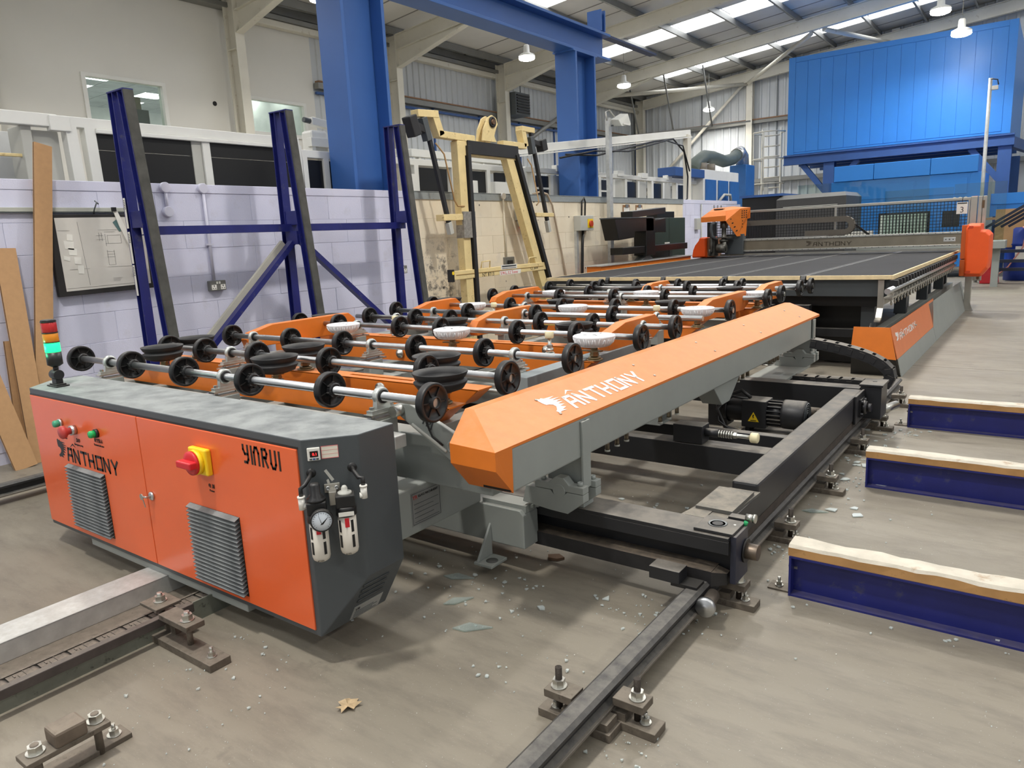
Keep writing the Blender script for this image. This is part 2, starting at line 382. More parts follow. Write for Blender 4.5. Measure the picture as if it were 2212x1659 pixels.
# --- outer walls ---------------------------------------------------------------------
OX = -15.0; GY = 29.9
def roofz(x): return 6.90 + .0965*(x+15) if x < 8 else 6.90 + .0965*23 - .0965*(x-8)
def rib_sheet(a0, a1, pitch=.25, d=.035):
    pts = []; a = a0
    while a < a1-1e-6:
        for da, dd in ((0,0),(.62,0),(.70,d),(.92,d)):
            aa = a+da*pitch
            if aa < a1: pts.append((aa, dd))
        a += pitch
    pts.append((a1, 0)); return pts
def clad_x(mb, x, a0, a1, z0, z1):     # sheet standing in the plane x, ribs towards +x
    p = rib_sheet(a0, a1); n = len(p)
    mb.add([(x+d, a, z0) for a, d in p]+[(x+d, a, z1) for a, d in p], [(i, i+1, n+i+1, n+i) for i in range(n-1)])
def clad_y(mb, y, a0, a1, z0, z1):
    p = rib_sheet(a0, a1, .3); n = len(p)
    mb.add([(a, y-d, z0) for a, d in p]+[(a, y-d, (z1(a) if callable(z1) else z1)) for a, d in p], [(i, i+1, n+i+1, n+i) for i in range(n-1)])
wo = thing('wall_outer', None, None, kind='structure')
for k in range(8):
    a0 = 12.6+k*2.16; a1 = a0+2.15
    for z0, z1 in ((0, 2.6), (2.62, 5.15), (5.30, 6.89)):
        mb = MB(); clad_x(mb, OX, a0, a1, z0, z1); mb.build('cladding_sheet', m_clad, wo, fix=False)
    MB().box(OX, OX+.05, a1-.02, a1+.03, 0, 5.2).build('joint_strip', m_bdark, wo)
MB().box(OX-.2, OX-.02, 12.4, 30, 0, 6.92).build('outer_skin', m_clad, wo)
MB().box(OX+.04, OX+.2, 12.6, 29.8, 5.18, 5.32).build('sheeting_rail', m_purlin, wo)
MB().box(OX+.08, OX+.22, 12.6, 29.8, 5.325, 5.36).build('sheeting_rail', m_brown, wo)
MB().box(OX+.05, OX+.12, 12.6, 29.8, 5.06, 5.12).build('sheeting_rail', m_bdark, wo)
mb = MB(); mb.box(OX+.02, OX+.24, 10.3, 29.9, 6.36, 6.50); mb.build('eaves_beam', m_frame, wo, bev=.02)
MB().box(OX+.02, OX+.3, 2, 29.9, 6.505, 6.6).build('eaves_gutter', m_purlin, wo)
wb = thing('wall_back', None, None, kind='structure')
for k in range(9):
    a0 = OX+k*3.0; a1 = a0+2.98
    mb = MB(); clad_y(mb, GY, a0, a1, 0, 5.28); mb.build('cladding_sheet', m_clad, wb, fix=False)
    mb = MB(); clad_y(mb, GY, a0, a1, 5.42, lambda a: roofz(a)-.02); mb.build('cladding_sheet', m_clad, wb, fix=False)
    MB().box(a1-.02, a1+.03, GY-.05, GY, 0, 6.8).build('joint_strip', M('grey joint', (120,124,126), .5), wb)
mb = MB(); mb.prism([(OX-.2,0),(12,0),(12,roofz(12)-.02),(8,roofz(8)-.02),(OX-.2,roofz(OX)-.03)], 'y', GY+.02, GY+.2); mb.build('outer_skin', m_clad, wb)
MB().box(OX, 12, GY-.2, GY-.04, 5.28, 5.40).build('sheeting_rail', m_purlin, wb)
MB().box(OX, 12, GY-.22, GY-.05, 5.405, 5.45).build('sheeting_rail', m_brown, wb)
MB().box(OX, 12, GY-.2, GY-.04, 3.05, 3.2).build('sheeting_rail', m_purlin, wb)
for x in (-10.0, -5.0, 0.0):
    mb = MB(); mb.box(x-.12, x+.12, GY-.30, GY-.28, 0, roofz(x)-.1); mb.box(x-.01, x+.01, GY-.28, GY-.07, 0, roofz(x)-.1); mb.box(x-.12, x+.12, GY-.07, GY-.05, 0, roofz(x)-.1)
    mb.build('wind_post', m_frame, wb)
for (x0, z0, x1, z1) in ((-14.7,2.6,-10.15,6.8),):
    MB().cyl((x0, GY-.38, z0), (x1, GY-.38, z1), .06, n=10).build('brace_tube', m_frame, wb)
# office wall with two windows looking into a lit office
of = thing('wall_office', None, None, kind='structure')
WIN = [(7.17, 8.68, 3.95, 4.76), (10.76, 12.23, 4.05, 4.755)]
ys = [-2, 7.17, 8.68, 10.76, 12.23, 12.6]
for i, (a, b_) in enumerate(zip(ys[:-1], ys[1:])):
    if i in (1, 3):
        z0, z1 = WIN[i//2][2:]
        MB().box(OX-.15, OX, a, b_, 0, z0).build('plaster_panel', m_offw, of); MB().box(OX-.15, OX, a, b_, z1, 6.8).build('plaster_panel', m_offw, of)
    else: MB().box(OX-.15, OX, a, b_, 0, 6.8).build('plaster_panel', m_offw, of)
MB().cyl((OX, 9.85, 4.55), (OX+.01, 9.85, 4.55), .05, n=12).build('hole', m_bplast, of)
m_ofc = M('office ceiling tile', (176,178,180), .8); m_opan = M('office light panel', (255,255,250), .5, var=0, emit=9)
m_ofw = M('office wall', (206,206,204), .8)
mb = MB(); mb.box(-21, OX-.2, 4.5, 12.6, 3.0, 3.05); mb.build('office_floor', m_ofw, of)
MB().box(-21.1, -21, 4.5, 12.6, 3.0, 5.4).build('office_back', m_ofw, of)
MB().box(-21, OX-.2, 12.55, 12.65, 3.0, 5.4).build('office_back', m_ofw, of)
for ix in range(9):
    for iy in range(13):
        x = -20.8+ix*.62; y = 4.6+iy*.62
        lit = (ix % 2 == 1 and iy % 3 == 0)
        MB().box(x, x+.6, y, y+.6, 5.30, 5.34 if not lit else 5.345).build('ceiling_tile' if not lit else 'light_panel', m_ofc if not lit else m_opan, of)
for n_, (y0, y1, z0, z1) in enumerate(WIN):
    wn = thing('window_%d' % (n_+1), None, None, (OX, (y0+y1)/2, (z0+z1)/2), kind='structure')
    mb = MB()
    for a in ((y0-.07,y1+.07,z1-.01,z1+.06),(y0-.07,y1+.07,z0-.08,z0+.01),(y0-.07,y0+.01,z0,z1),(y1-.01,y1+.07,z0,z1)): mb.box(OX-.05, OX+.04, *a)
    mb.build('window_frame', m_white, wn, bev=.005)
    MB().box(OX-.06, OX-.052, y0, y1, z0, z1).build('pane', m_glass, wn)
mb = MB(); mb.box(-15.95, -15.5, 8.05, 8.62, 3.05, 4.35); solo(mb, 'filing_cabinet', M('grey filing cabinet', (92,92,92), .5), 'dark grey filing cabinet standing inside the left office window', 'cabinet', (-15.7, 8.3, 3.05), bev=.01)
mb = MB(); mb.box(-15.85, -15.55, 8.2, 8.5, 4.352, 4.60); solo(mb, 'box_file', M('brown box file', (130,122,112), .7), 'small grey box on top of the office filing cabinet', 'box', (-15.7, 8.35, 4.352), bev=.006)

# --- portal frames, purlins and roof ---------------------------------------------------
FY = [0.3, 5.3, 10.25, 15.05, 19.85, 24.9, 29.55]
def ibeam_seg(mb, p0, p1, h, b_, tf=.02, tw=.012):
    p0 = Vector(p0); p1 = Vector(p1); d = (p1-p0).normalized(); s_ = Vector((0,1,0)); n_ = d.cross(s_).normalized()
    for c_, ww, hh in ((h/2-tf/2, b_, tf), (-(h/2-tf/2), b_, tf), (0, tw, h-2*tf)):
        o = n_*c_; a = s_*ww/2; q = n_*hh/2
        mb.add([p0+o-a-q,p0+o+a-q,p1+o+a-q,p1+o-a-q,p0+o-a+q,p0+o+a+q,p1+o+a+q,p1+o-a+q],[(0,3,2,1),(4,5,6,7),(0,1,5,4),(1,2,6,5),(2,3,7,6),(3,0,4,7)])
for n_, y in enumerate(FY):
    t = thing('trim_%d' % (n_+1), None, None, (OX+.3, y, 0), kind='structure')
    mb = MB(); xc = OX+.42
    mb.box(xc+.16, xc+.18, y-.11, y+.11, 0, 6.75); mb.box(xc-.18, xc-.16, y-.11, y+.11, 0, 6.75); mb.box(xc-.16, xc+.16, y-.008, y+.008, 0, 6.75)
    mb.box(xc-.16, xc+.16, y-.1, y+.1, 5.62, 5.64)
    mb.build('stanchion', m_frame, t)
    dz = .20+.20; mb = MB(); xa = xc+.18
    ibeam_seg(mb, (xa, y, roofz(xa)-dz), (8, y, roofz(8)-dz), .38, .18); ibeam_seg(mb, (8, y, roofz(8)-dz), (12, y, roofz(12)-dz), .38, .18)
    mb.build('rafter', m_frame, t)
    if n_ < 6:
        mb = MB(); z0 = roofz(xa)-dz-.19
        mb.add([(xa,y-.008,z0),(xa,y-.008,z0-.42),(xa+2.6,y-.008,roofz(xa+2.6)-dz-.19),(xa,y+.008,z0),(xa,y+.008,z0-.42),(xa+2.6,y+.008,roofz(xa+2.6)-dz-.19)],[(0,1,2),(5,4,3),(0,3,4,1),(1,4,5,2),(2,5,3,0)])
        mb.bar((xa, y, z0-.43), (xa+2.6, y, roofz(xa+2.6)-dz-.2), .18, .02, (0,0,1))
        mb.build('haunch', m_frame, t)
        for px in (-12.6, -9.85, -6.95):
            MB().bar((px, y+.55, roofz(px)-.2), (px, y+.06, roofz(px)-.58), .04, .012, (1,0,0)).build('fly_brace', m_purlin, t)
ce = thing('ceiling', None, None, kind='structure')
PX = [-14.95, -14.45, -12.6, -11.25, -9.85, -8.35, -6.95, -5.48, -4.07, -2.65, -1.25, .15, 1.55, 2.95, 4.35, 5.75, 7.2]
for px in PX:
    z = roofz(px); mb = MB()
    mb.box(px-.004, px+.004, -8, 29.85, z-.215, z-.02); mb.box(px, px+.06, -8, 29.85, z-.215, z-.208); mb.box(px-.06, px, -8, 29.85, z-.03, z-.022)
    mb.build('purlin', m_purlin, ce)
LY = [(-4.0,-2.85), (1.6,2.75), (6.6,7.75), (11.6,12.7), (16.4,17.5), (22.1,23.25), (26.8,27.95)]
edges = [-8]+[v for ab in LY for v in ab]+[30.1]
for i in range(0, len(edges), 2):
    a, b_ = edges[i], edges[i+1]; mb = MB()
    mb.prism([(OX-.25,roofz(OX-.25)),(8,roofz(8)),(12,roofz(12)),(12,roofz(12)+.12),(8,roofz(8)+.12),(OX-.25,roofz(OX-.25)+.12)], 'y', a, b_)
    mb.build('liner_sheet', m_roof, ce)
    y = a+1.0
    while y < b_-.3:
        MB().bar((OX, y, roofz(OX)-.006), (8, y, roofz(8)-.006), .03, .012).build('sheet_lap', M('lap line', (140,138,134), .6), ce); y += 1.0
for n_, (a, b_) in enumerate(LY):
    x0 = -12.9
    mb = MB(); mb.prism([(OX-.25,roofz(OX-.25)),(x0,roofz(x0)),(x0,roofz(x0)+.12),(OX-.25,roofz(OX-.25)+.12)], 'y', a, b_); mb.prism([(6,roofz(6)),(8,roofz(8)),(12,roofz(12)),(12,roofz(12)+.12),(8,roofz(8)+.12),(6,roofz(6)+.12)], 'y', a, b_); mb.build('liner_sheet', m_roof, ce)
    wn = thing('window_%d' % (n_+3), None, None, (-4, (a+b_)/2, roofz(-4)), kind='structure')
    xs = [x0]+[p for p in PX if p > x0 and p < 6]+[6]
    for p, q in zip(xs[:-1], xs[1:]):
        mb = MB(); mb.prism([(p+.03,roofz(p+.03)+.02),(q-.03,roofz(q-.03)+.02),(q-.03,roofz(q-.03)+.04),(p+.03,roofz(p+.03)+.04)], 'y', a, b_); mb.build('rooflight_sheet', m_sky, wn)
# roof bracing in the last bay
for p, q in (((-14.6,24.9),(-10.1,29.6)), ((-10.0,29.5),(-6.6,25.1)), ((-6.2,25.0),(-5.0,29.4)), ((-14.8,25.2),(-14.7,29.6))):
    MB().cyl((p[0], p[1], roofz(p[0])-.62), (q[0], q[1], roofz(q[0])-.62), .07, n=10).build('brace_tube', m_frame, ce)
MB().cyl((OX+.5, 20.3, 4.2), (OX+.5, 24.6, 6.2), .07, n=10).build('brace_tube', m_purlin, wo)

# --- high bay lamps (the hall's own lamps, two rows over the bays and one to the right, plus one imitating a reflection) ----------
LAMPS = [(-11.1, 9.68), (-11.1, 16.2), (-11.1, 21.4), (-11.06, 28.2), (-2.45, 19.6), (-2.10, 20.3),
         (-11.1, 3.6), (-11.1, -2.4), (-2.4, 13.2), (-2.4, 6.6), (-2.4, .2), (5.5, 19.6), (5.5, 13.2), (5.5, 6.6), (5.5, .2), (-2.4, -5.5)]
LL = ['round high bay lamp in the roof corner above the left blue column', 'round high bay lamp hanging under the blue crane beam', 'round high bay lamp on a long rod just right of the second blue column',
      'small distant high bay lamp by the gable brace tube', 'bright high bay lamp at the top above the big blue box', 'added lamp imitating a lamp reflection in front of the big blue box']
LL += ['high bay lamp of the left row just before the blue column', 'first high bay lamp of the left row, behind the camera', 'middle row high bay lamp above the cutting bridge', 'middle row high bay lamp above the table end',
       'middle row high bay lamp right above the camera', 'right row high bay lamp at the gable end', 'right row high bay lamp level with the bridge', 'right row high bay lamp level with the blue floor beams', 'right row high bay lamp level with the camera', 'last high bay lamp of the middle row behind the camera']
def lamp_root(x, y, lab):
    z = 5.8 if abs(y-20.3) > .01 else 5.41; t = thing('high_bay_lamp', lab, 'lamp', (x, y, z), 'high bay lamps')
    mb = MB(); mb.lathe([(.05,.30),(.07,.28),(.08,.12),(.2,.06),(.21,.03),(.195,.02),(.19,.02),(.0,.025)], (x,y,z), (0,0,1), 20); mb.build('reflector', m_white, t)
    mb = MB(); mb.lathe([(.0,.012),(.19,.012),(.205,-.01),(.19,-.04),(.12,-.065),(0,-.075)], (x,y,z), (0,0,1), 20); mb.build('lens', m_lamp, t)
    MB().cyl((x,y,z+.3), (x,y,roofz(x)-.2), .008, n=6).build('rod', m_purlin, t)
    return t
for i, (x, y) in enumerate(LAMPS):
    lamp_root(x, y, LL[i])
    ld = bpy.data.lights.new('lamp_light', 'AREA'); ld.shape = 'DISK'; ld.size = .38; ld.energy = LAMP_W; ld.color = (1, .96, .9); ld.spread = radians(150)
    if i == 5: ld.energy *= .2  # added lamp imitating a reflection on the blue box, dimmed
    lo = bpy.data.objects.new('lamp_light', ld); C.objects.link(lo); lo.location = (x, y, 5.70 if i != 5 else 5.31)
# ================================================================== FLOOR RAILS, CLAMPS, CARRIAGE, CABINET
def rail(name, xc, y0, y1, label, head=.032, z0=.05):
    t = thing(name, label, 'rail', (xc, y0, 0), 'floor rails of the glass line')
    mb = MB()
    mb.prism([(xc-.03,z0+.0085),(xc+.03,z0+.0085),(xc+.012,z0+.016),(xc+.012,z0+.045),(xc+head,z0+.05),(xc+head+.002,z0+.062),(xc+head-.010,z0+.072),(xc-head+.010,z0+.072),(xc-head-.002,z0+.062),(xc-head,z0+.05),(xc-.012,z0+.045),(xc-.012,z0+.016)], 'y', y0, y1)
    mb.build('rail_bar', M('worn black rail', (52,52,54), .5, .3, var=.25, scale=14, dust=.55, dcol=(140,136,128)), t)
    MB().box(xc-.075, xc+.038, y0, y1, z0, z0+.009).build('base_flange', M('dusty rail flange', (104,98,90), .65, .2, var=.2, scale=10, dust=.7, dcol=(150,143,132)), t, bev=.002)
    return t
railR = rail('floor_rail', -.968, -.6, 6.6, 'dark steel floor rail running past the blue timber-topped beams')
railL = rail('floor_rail', -4.9, .4, 6.6, 'dark floor rail at the far left behind the orange cabinet')
def clamp(xr, y, sgn=1, name='rail_clamp', label='', ln=.30):
    # foot plate on the floor, clip plate over the rail flange, tall stud with nut and a small anchor bolt
    t = thing(name, label, 'clamp', (xr, y, 0), 'clamps along the right floor rail')
    x0 = xr-.10*sgn; x1 = xr+(ln-.1)*sgn; a, b_ = min(x0,x1), max(x0,x1)
    MB().box(a, b_, y-.036, y+.036, 0, .026).build('foot_plate', m_raw, t, bev=.002)
    mb = MB(); xx = xr+.085*sgn; mb.box(min(xr+.022*sgn, xr+.118*sgn), max(xr+.022*sgn, xr+.118*sgn), y-.034, y+.034, .070, .095); mb.build('clip_plate', m_raw, t, bev=.002)
    MB().box(min(xr-.09*sgn, xr+.06*sgn), max(xr-.09*sgn, xr+.06*sgn), y-.03, y+.03, .026, .05).build('shim', m_raw, t)
    MB().cyl((xx,y,.02), (xx,y,.158), .0105, n=12).build('stud', M('threaded stud', (58,52,46), .5, .6, bump=.4, bs=300), t)
    mb = MB(); mb.cyl((xx,y,.095), (xx,y,.100), .024, n=18); mb.hexa((xx,y,.100), (0,0,1), .019, .02); mb.build('nut', m_zinc, t); MB().hexa((xx,y,.058), (0,0,1), .018, .011).build('nut', m_zinc, t)
    xb = xr+(ln-.145)*sgn; mb = MB(); mb.cyl((xb,y,.026), (xb,y,.030), .017, n=16); mb.hexa((xb,y,.030), (0,0,1), .0125, .014); mb.cyl((xb,y,.044), (xb,y,.060), .006, n=8); mb.build('anchor_bolt', m_zinc, t)
    return t
CY = [(1.69, 'nearest rail clamp, glass dust on its clip plate, bottom right of the picture'), (2.53, 'rail clamp beside the small roller under the black carriage corner'), (3.2, 'rail clamp just left of the end of the nearest blue beam'),
      (3.93, 'rail clamp left of the middle blue beam with splinters around it'), (4.72, 'rail clamp amid broken glass between the two farther blue beams'), (5.35, 'rail clamp at the end of the farthest blue beam'), (6.1, 'last rail clamp behind the carriage rear corner')]
for y, lab in CY: clamp(-.95, y, 1, label=lab, ln=.255)
clamp(-1.0, 1.62, -1, label='rail clamp on the left side of the near rail, mostly hidden by it', ln=.24)
clamp(-4.9, 1.2, 1, label='rail clamp of the far left rail, hidden behind the cabinet')

# left bar and energy chain trough
t = thing('flat_bar_rail', 'thin dark bar rail running along the energy chain at bottom left', 'rail', (-2.52, .3, 0))
MB().box(-2.562, -2.532, -.5, 1.32, .066, .10).build('bar', M('worn bar steel', (84,78,76), .5, .4, var=.2, scale=14, dust=.4), t, bev=.003)
MB().box(-2.60, -2.50, 1.22, 1.30, .028, .066).build('shim', m_raw, t)
t = thing('rail_clamp', 'steel clamp holding the end of the dark bar in front of the cabinet', 'clamp', (-2.35, 1.22, 0))
MB().box(-2.66, -2.20, 1.17, 1.25, 0, .028).build('foot_plate', m_raw, t, bev=.002)
MB().box(-2.525, -2.34, 1.18, 1.25, .10, .122).build('clip_plate', m_raw, t, bev=.002)
MB().box(-2.70, -2.58, 1.20, 1.30, .10, .112).build('clip_plate', m_raw, t, bev=.002)
for x, y, z in ((-2.64,1.25,.112),(-2.39,1.215,.122)):
    mb = MB(); mb.cyl((x,y,z), (x,y,z+.005), .024, n=16); mb.hexa((x,y,z+.005), (0,0,1), .019, .018); mb.cyl((x,y,z+.02), (x,y,z+.034), .010, n=10); mb.build('nut', m_zinc, t)
    MB().cyl((x,y,.02), (x,y,.11), .011, n=10).build('stud', m_raw, t)
mb = MB(); mb.cyl((-2.25,1.21,.028), (-2.25,1.21,.032), .017, n=14); mb.hexa((-2.25,1.21,.032), (0,0,1), .013, .014); mb.cyl((-2.25,1.21,.046), (-2.25,1.21,.064), .006, n=8); mb.build('anchor_bolt', m_zinc, t)
# loose stop bracket in the lower left corner
t = thing('rail_stop_bracket', 'rusty stop bracket with square block and two studs at bottom left', 'bracket', (-2.2, .72, 0))
MB().box(-2.172, -2.10, .42, .855, 0, .016).build('foot_plate', m_raw, t, bev=.002)
MB().box(-2.142, -2.070, .575, .792, .088, .104).build('bridge_plate', m_raw, t, bev=.002)
MB().box(-2.138, -2.066, .648, .732, .104, .150).build('stop_block', M('rusty stop block', (112,100,88), .6, .3, var=.2, scale=20, dust=.5), t, bev=.008)
for yy in (.612, .768):
    MB().cyl((-2.108,yy,.0), (-2.108,yy,.130), .011, n=10).build('stud', m_raw, t)
    mb = MB(); mb.cyl((-2.108,yy,.104), (-2.108,yy,.109), .024, n=16); mb.hexa((-2.108,yy,.109), (0,0,1), .019, .018); mb.build('nut', m_zinc, t)
mb = MB(); mb.cyl((-2.135,.82,.016), (-2.135,.82,.020), .020, n=14); mb.hexa((-2.135,.82,.020), (0,0,1), .014, .015); mb.cyl((-2.135,.82,.034), (-2.135,.82,.052), .006, n=8); mb.build('anchor_bolt', m_zinc, t)

t = thing('cable_trough', 'long galvanised channel trough on the floor holding a dusty energy chain', 'trough', (-2.9, .6, 0))
mb = MB(); mb.box(-3.06, -2.91, -.9, 3.6, 0, .005); mb.box(-3.06, -2.90, -.9, 3.6, .075, .08); mb.box(-2.905, -2.90, -.9, 3.6, .004, .08); mb.box(-3.06, -3.055, -.9, 3.6, .004, .08)
mb.build('left_channel', m_galv, t, bev=.002)
mb = MB(); mb.box(-2.90, -2.585, -.9, 3.6, .0, .004); mb.build('base_sheet', m_raw, t)
mb = MB(); mb.box(-2.585, -2.578, -.42, 3.6, 0, .080); mb.build('right_sheet', M('green tinted edge sheet', (128,132,122), .5, .4, var=.2, scale=9, spot=.3), t)
t = thing('energy_chain', 'dusty flat energy chain lying in the galvanised floor trough', 'cable chain', (-2.78, .6, .004))
mb = MB(); mb.box(-.042, .042, 0, .072, .002, .046); mb.box(-.054, -.042, -.008, .088, 0, .050); mb.box(.042, .054, -.008, .088, 0, .050); mb.box(-.02, .02, .03, .034, .046, .049); mb.box(-.042,.042,.050,.052,.046,.0485); mb.box(.015,.034,.018,.022,.046,.049); mb.box(-.034,-.015,.018,.022,.046,.049); mb.cyl((-.056,.08,.025), (.056,.08,.025), .022, n=10)
me = mmesh(mb, 'chain_link', M('dusty chain link', (66,62,58), .7, var=.15, scale=20, dust=.9, dcol=(128,118,106)))
for k in range(26): inst(me, 'chain_link', t, (-2.65, -.42+k*.0965, .006))
MB().box(-2.735, -2.715, -.9, 3.6, .004, .03).build('guide_strip', m_alu, t)

# --- black rail carriage --------------------------------------------------------------
t = thing('rail_carriage', 'dusty black steel carriage frame standing on the two floor rails', 'carriage', (-3, 3.8, .13))
CR = t
mb = MB()   # front cross beam, a channel with flanges and an angle along its foot
mb.box(-5.0, -.872, 2.43, 2.58, .285, .30); mb.box(-5.0, -.872, 2.43, 2.44, .235, .285); mb.box(-5.0, -.872, 2.50, 2.58, .13, .285)
mb.build('front_beam', m_black, t, bev=.002)
mb = MB(); mb.box(-5.0, -.93, 2.44, 2.50, .150, .158); mb.box(-5.0, -.93, 2.415, 2.423, .105, .158); mb.box(-5.0,-.93,2.415,2.50,.158,.164)
mb.hull8([(-.93,2.415,.105),(-.885,2.46,.105),(-.885,2.49,.105),(-.93,2.49,.105),(-.93,2.415,.162),(-.885,2.46,.150),(-.885,2.49,.150),(-.93,2.49,.162)])
mb.build('foot_angle', M('rust dusted angle', (38,37,38), .5, .1, var=.25, scale=16, dust=.8, dcol=(118,106,92)), t)
mb = MB(); mb.box(-.872, -.850, 2.45, 2.58, .118, .302); mb.build('end_plate', M('dark blue black plate', (42,44,56), .4, var=.2, scale=8, dust=.4), t, bev=.002)
mb = MB(); mb.box(-1.01, -.862, 2.445, 2.585, .301, .313); mb.build('cover_plate', m_black, t, bev=.002)
mb = MB(); mb.lathe([(.020,0),(.020,.001),(.028,.001),(.034,.003),(.036,.001)], (-.945,2.52,.313), (0,0,1), 24); mb.build('threaded_boss', m_dgrey, t)
MB().cyl((-.945,2.52,.3135), (-.945,2.52,.315), .0195, n=20).build('threaded_hole', m_bplast, t)
MB().cyl((-.885,2.535,.313), (-.885,2.535,.3145), .005, n=10).build('grease_dot', m_wpl, t)
mb = MB(); mb.cyl((-.850,2.55,.215), (-.842,2.55,.215), .045, n=22); mb.build('bearing_flange', m_bplast, t)
MB().cyl((-.846,2.55,.215), (-.800,2.55,.215), .030, n=22).build('shaft_end', M('brown shaft steel', (120,108,96), .4, .8), t, bev=.002)
mb = MB(); mb.cyl((-.865,2.60,.325), (-.835,2.60,.325), .014, n=14); mb.cyl((-.838,2.60,.325), (-.828,2.60,.325), .017, n=14); mb.build('wiper_bolt', m_zinc, t)
MB().box(-.93, -.865, 2.59, 2.63, .29, .32).build('wiper_bracket', m_black, t)
MB().cyl((-.862,2.575,.302), (-.856,2.575,.318), .008, n=8).build('green_cap', m_green, t)
mb = MB(); mb.box(-1.10, -1.02, 2.58, 2.86, .292, .300); mb.box(-1.09, -.94, 2.66, 2.92, .298, .312); mb.hull8([(-1.12,2.585,.285),(-.95,2.585,.285),(-.93,2.97,.285),(-1.06,2.97,.285),(-1.12,2.585,.296),(-.95,2.585,.296),(-.93,2.97,.296),(-1.06,2.97,.296)]); mb.build('joint_plates', M('dusty plate', (86,85,82), .7, var=.2, scale=9, dust=.8), t)
MB().box(-1.055, -.940, 2.97, 5.06, .168, .33).build('side_beam', m_black, t, bev=.012)
MB().box(-1.05, -.935, 2.58, 2.98, .168, .286).build('side_beam', m_black, t, bev=.003)
MB().box(-1.05, -.945, 2.6, 5.0, .128, .168).build('rubbing_strip', M('dirty strip', (60,52,46), .8, var=.3, scale=20), t)
MB().box(-4.0, -1.055, 3.50, 3.62, .17, .30).build('mid_beam', m_black, t, bev=.004)
MB().box(-4.0, -1.055, 3.86, 3.92, .17, .29).build('mid_beam', m_black, t, bev=.004)
MB().box(-5.0, -.96, 5.06, 5.18, .15, .335).build('rear_beam', m_black, t, bev=.003)
MB().box(-4.96, -4.85, 2.58, 5.06, .168, .33).build('side_beam', m_black, t, bev=.01)
mb = MB(); mb.box(-.955, -.83, 5.06, 5.26, .14, .352); mb.build('corner_box', m_black, t, bev=.003)
MB().box(-.962, -.822, 5.05, 5.27, .352, .366).build('cover_plate', m_black, t, bev=.002)
MB().cyl((-.89,5.17,.366), (-.89,5.17,.3675), .014, n=14).build('threaded_hole', m_bplast, t)
mb = MB(); mb.box(-.94, -.925, 4.80, 5.05, .155, .335); mb.build('bearing_plate', m_black, t, bev=.004)
mb = MB(); mb.box(-.925,-.912,4.87,4.99,.19,.30); mb.cyl((-.912,4.93,.245), (-.885,4.93,.245), .048, .04, n=20); mb.cyl((-.885,4.93,.245), (-.862,4.93,.245), .026, n=18)
for a, b_ in ((4.885,.285),(4.975,.285),(4.885,.205),(4.975,.205)): mb.hexa((-.912,a,b_), (1,0,0), .011, .012)
mb.build('flange_bearing', M('oiled bearing iron', (70,70,72), .3, .8, dust=.2), t)
MB().box(-1.135, -1.015, 2.325, 2.40, .130, .178).build('scraper_block', m_black, t, bev=.002)
MB().box(-1.05, -.95, 2.33, 2.40, .118, .132).build('scraper_felt', m_bplast, t)
mb = MB(); mb.cyl((-.915,2.40,.085), (-.905,2.30,.085), .024, n=16); mb.build('guide_roller_arm', M('roller arm', (96,88,80), .5, .5), t)
mb = MB(); mb.lathe([(.0,0),(.012,0),(.014,.002),(.032,.002),(.036,.006),(.036,.022),(.033,.026),(0,.026)], (-.9035,2.285,.085), (-.1,1,0), 24); mb.build('guide_roller', m_steel, t)
mb = MB(); mb.cyl((-.86,5.25,.16), (-.80,5.45,.16), .028, n=14); mb.build('guide_roller_arm', m_zinc, t)
mb = MB()   # bumper with springs and a nylon nose
mb.box(-1.56,-1.40,3.50,3.60,.305,.40); mb.build('bumper_box', m_black, t, bev=.003)
mb = MB(); mb.cyl((-1.40,3.55,.36), (-1.33,3.55,.36), .022, n=14); mb.build('bumper_sleeve', m_black, t)
mb = MB()
for k in range(6): mb.cyl((-1.33+k*.013,3.55,.36), (-1.322+k*.013,3.55,.36), .019, n=14)
mb.cyl((-1.25,3.55,.36), (-1.235,3.55,.36), .018, n=6, smooth=False); mb.cyl((-1.33,3.55,.36), (-1.155,3.55,.36), .0105, n=12); mb.build('bumper_rod', m_zinc, t)
mb = MB(); mb.lathe([(.0,0),(.022,0),(.026,.004),(.026,.034),(.022,.038),(0,.038)], (-1.165,3.55,.36), (1,0,0), 20); mb.build('bumper_nose', m_nylon, t)
# drive motor inside the carriage
t = thing('drive_motor', 'black gear motor with finned body inside the black carriage', 'motor', (-1.35, 4.45, .13))
x0 = -1.52; yc = 4.47; zc_ = .265
mb = MB(); mb.cyl((-1.66,yc,zc_), (x0+.04,yc,zc_), .075, .065, n=20); mb.box(-1.72,-1.60,yc-.07,yc+.07,zc_-.10,zc_+.08); mb.cyl((-1.62,yc,zc_),( -1.60,yc,zc_), .085, n=20); mb.build('gearbox', m_bplast, t, bev=.004)
mb = MB(); mb.box(x0+.02, x0+.17, yc-.085, yc+.06, zc_-.085, zc_+.085); mb.build('terminal_box', m_black, t, bev=.006)
mb = MB()
mb.cyl((x0+.17,yc,zc_), (x0+.26,yc,zc_), .066, n=20)
for k in range(18):
    a = 2*pi*k/18; mb.bar((x0+.17,yc+cos(a)*.072,zc_+sin(a)*.072), (x0+.26,yc+cos(a)*.072,zc_+sin(a)*.072), .006, .022, (0,cos(a),sin(a)))
mb.build('finned_body', m_black, t)
mb = MB(); mb.lathe([(.088,0),(.090,.012),(.090,.12),(.083,.135),(.0,.136)], (x0+.255,yc,zc_), (1,0,0), 28); mb.build('fan_cowl', m_black, t)
mb = MB()
for k in range(5):
    r = .016+k*.014; mb.lathe([(r,0),(r+.004,.002),(r+.008,0)], (x0+.392,yc,zc_), (1,0,0), 24)
mb.build('cowl_rings', m_dgrey, t)
MB().box(x0+.0, x0+.40, yc-.10, yc+.10, .13, .145).build('mounting_plate', m_black, t)
mb = MB()
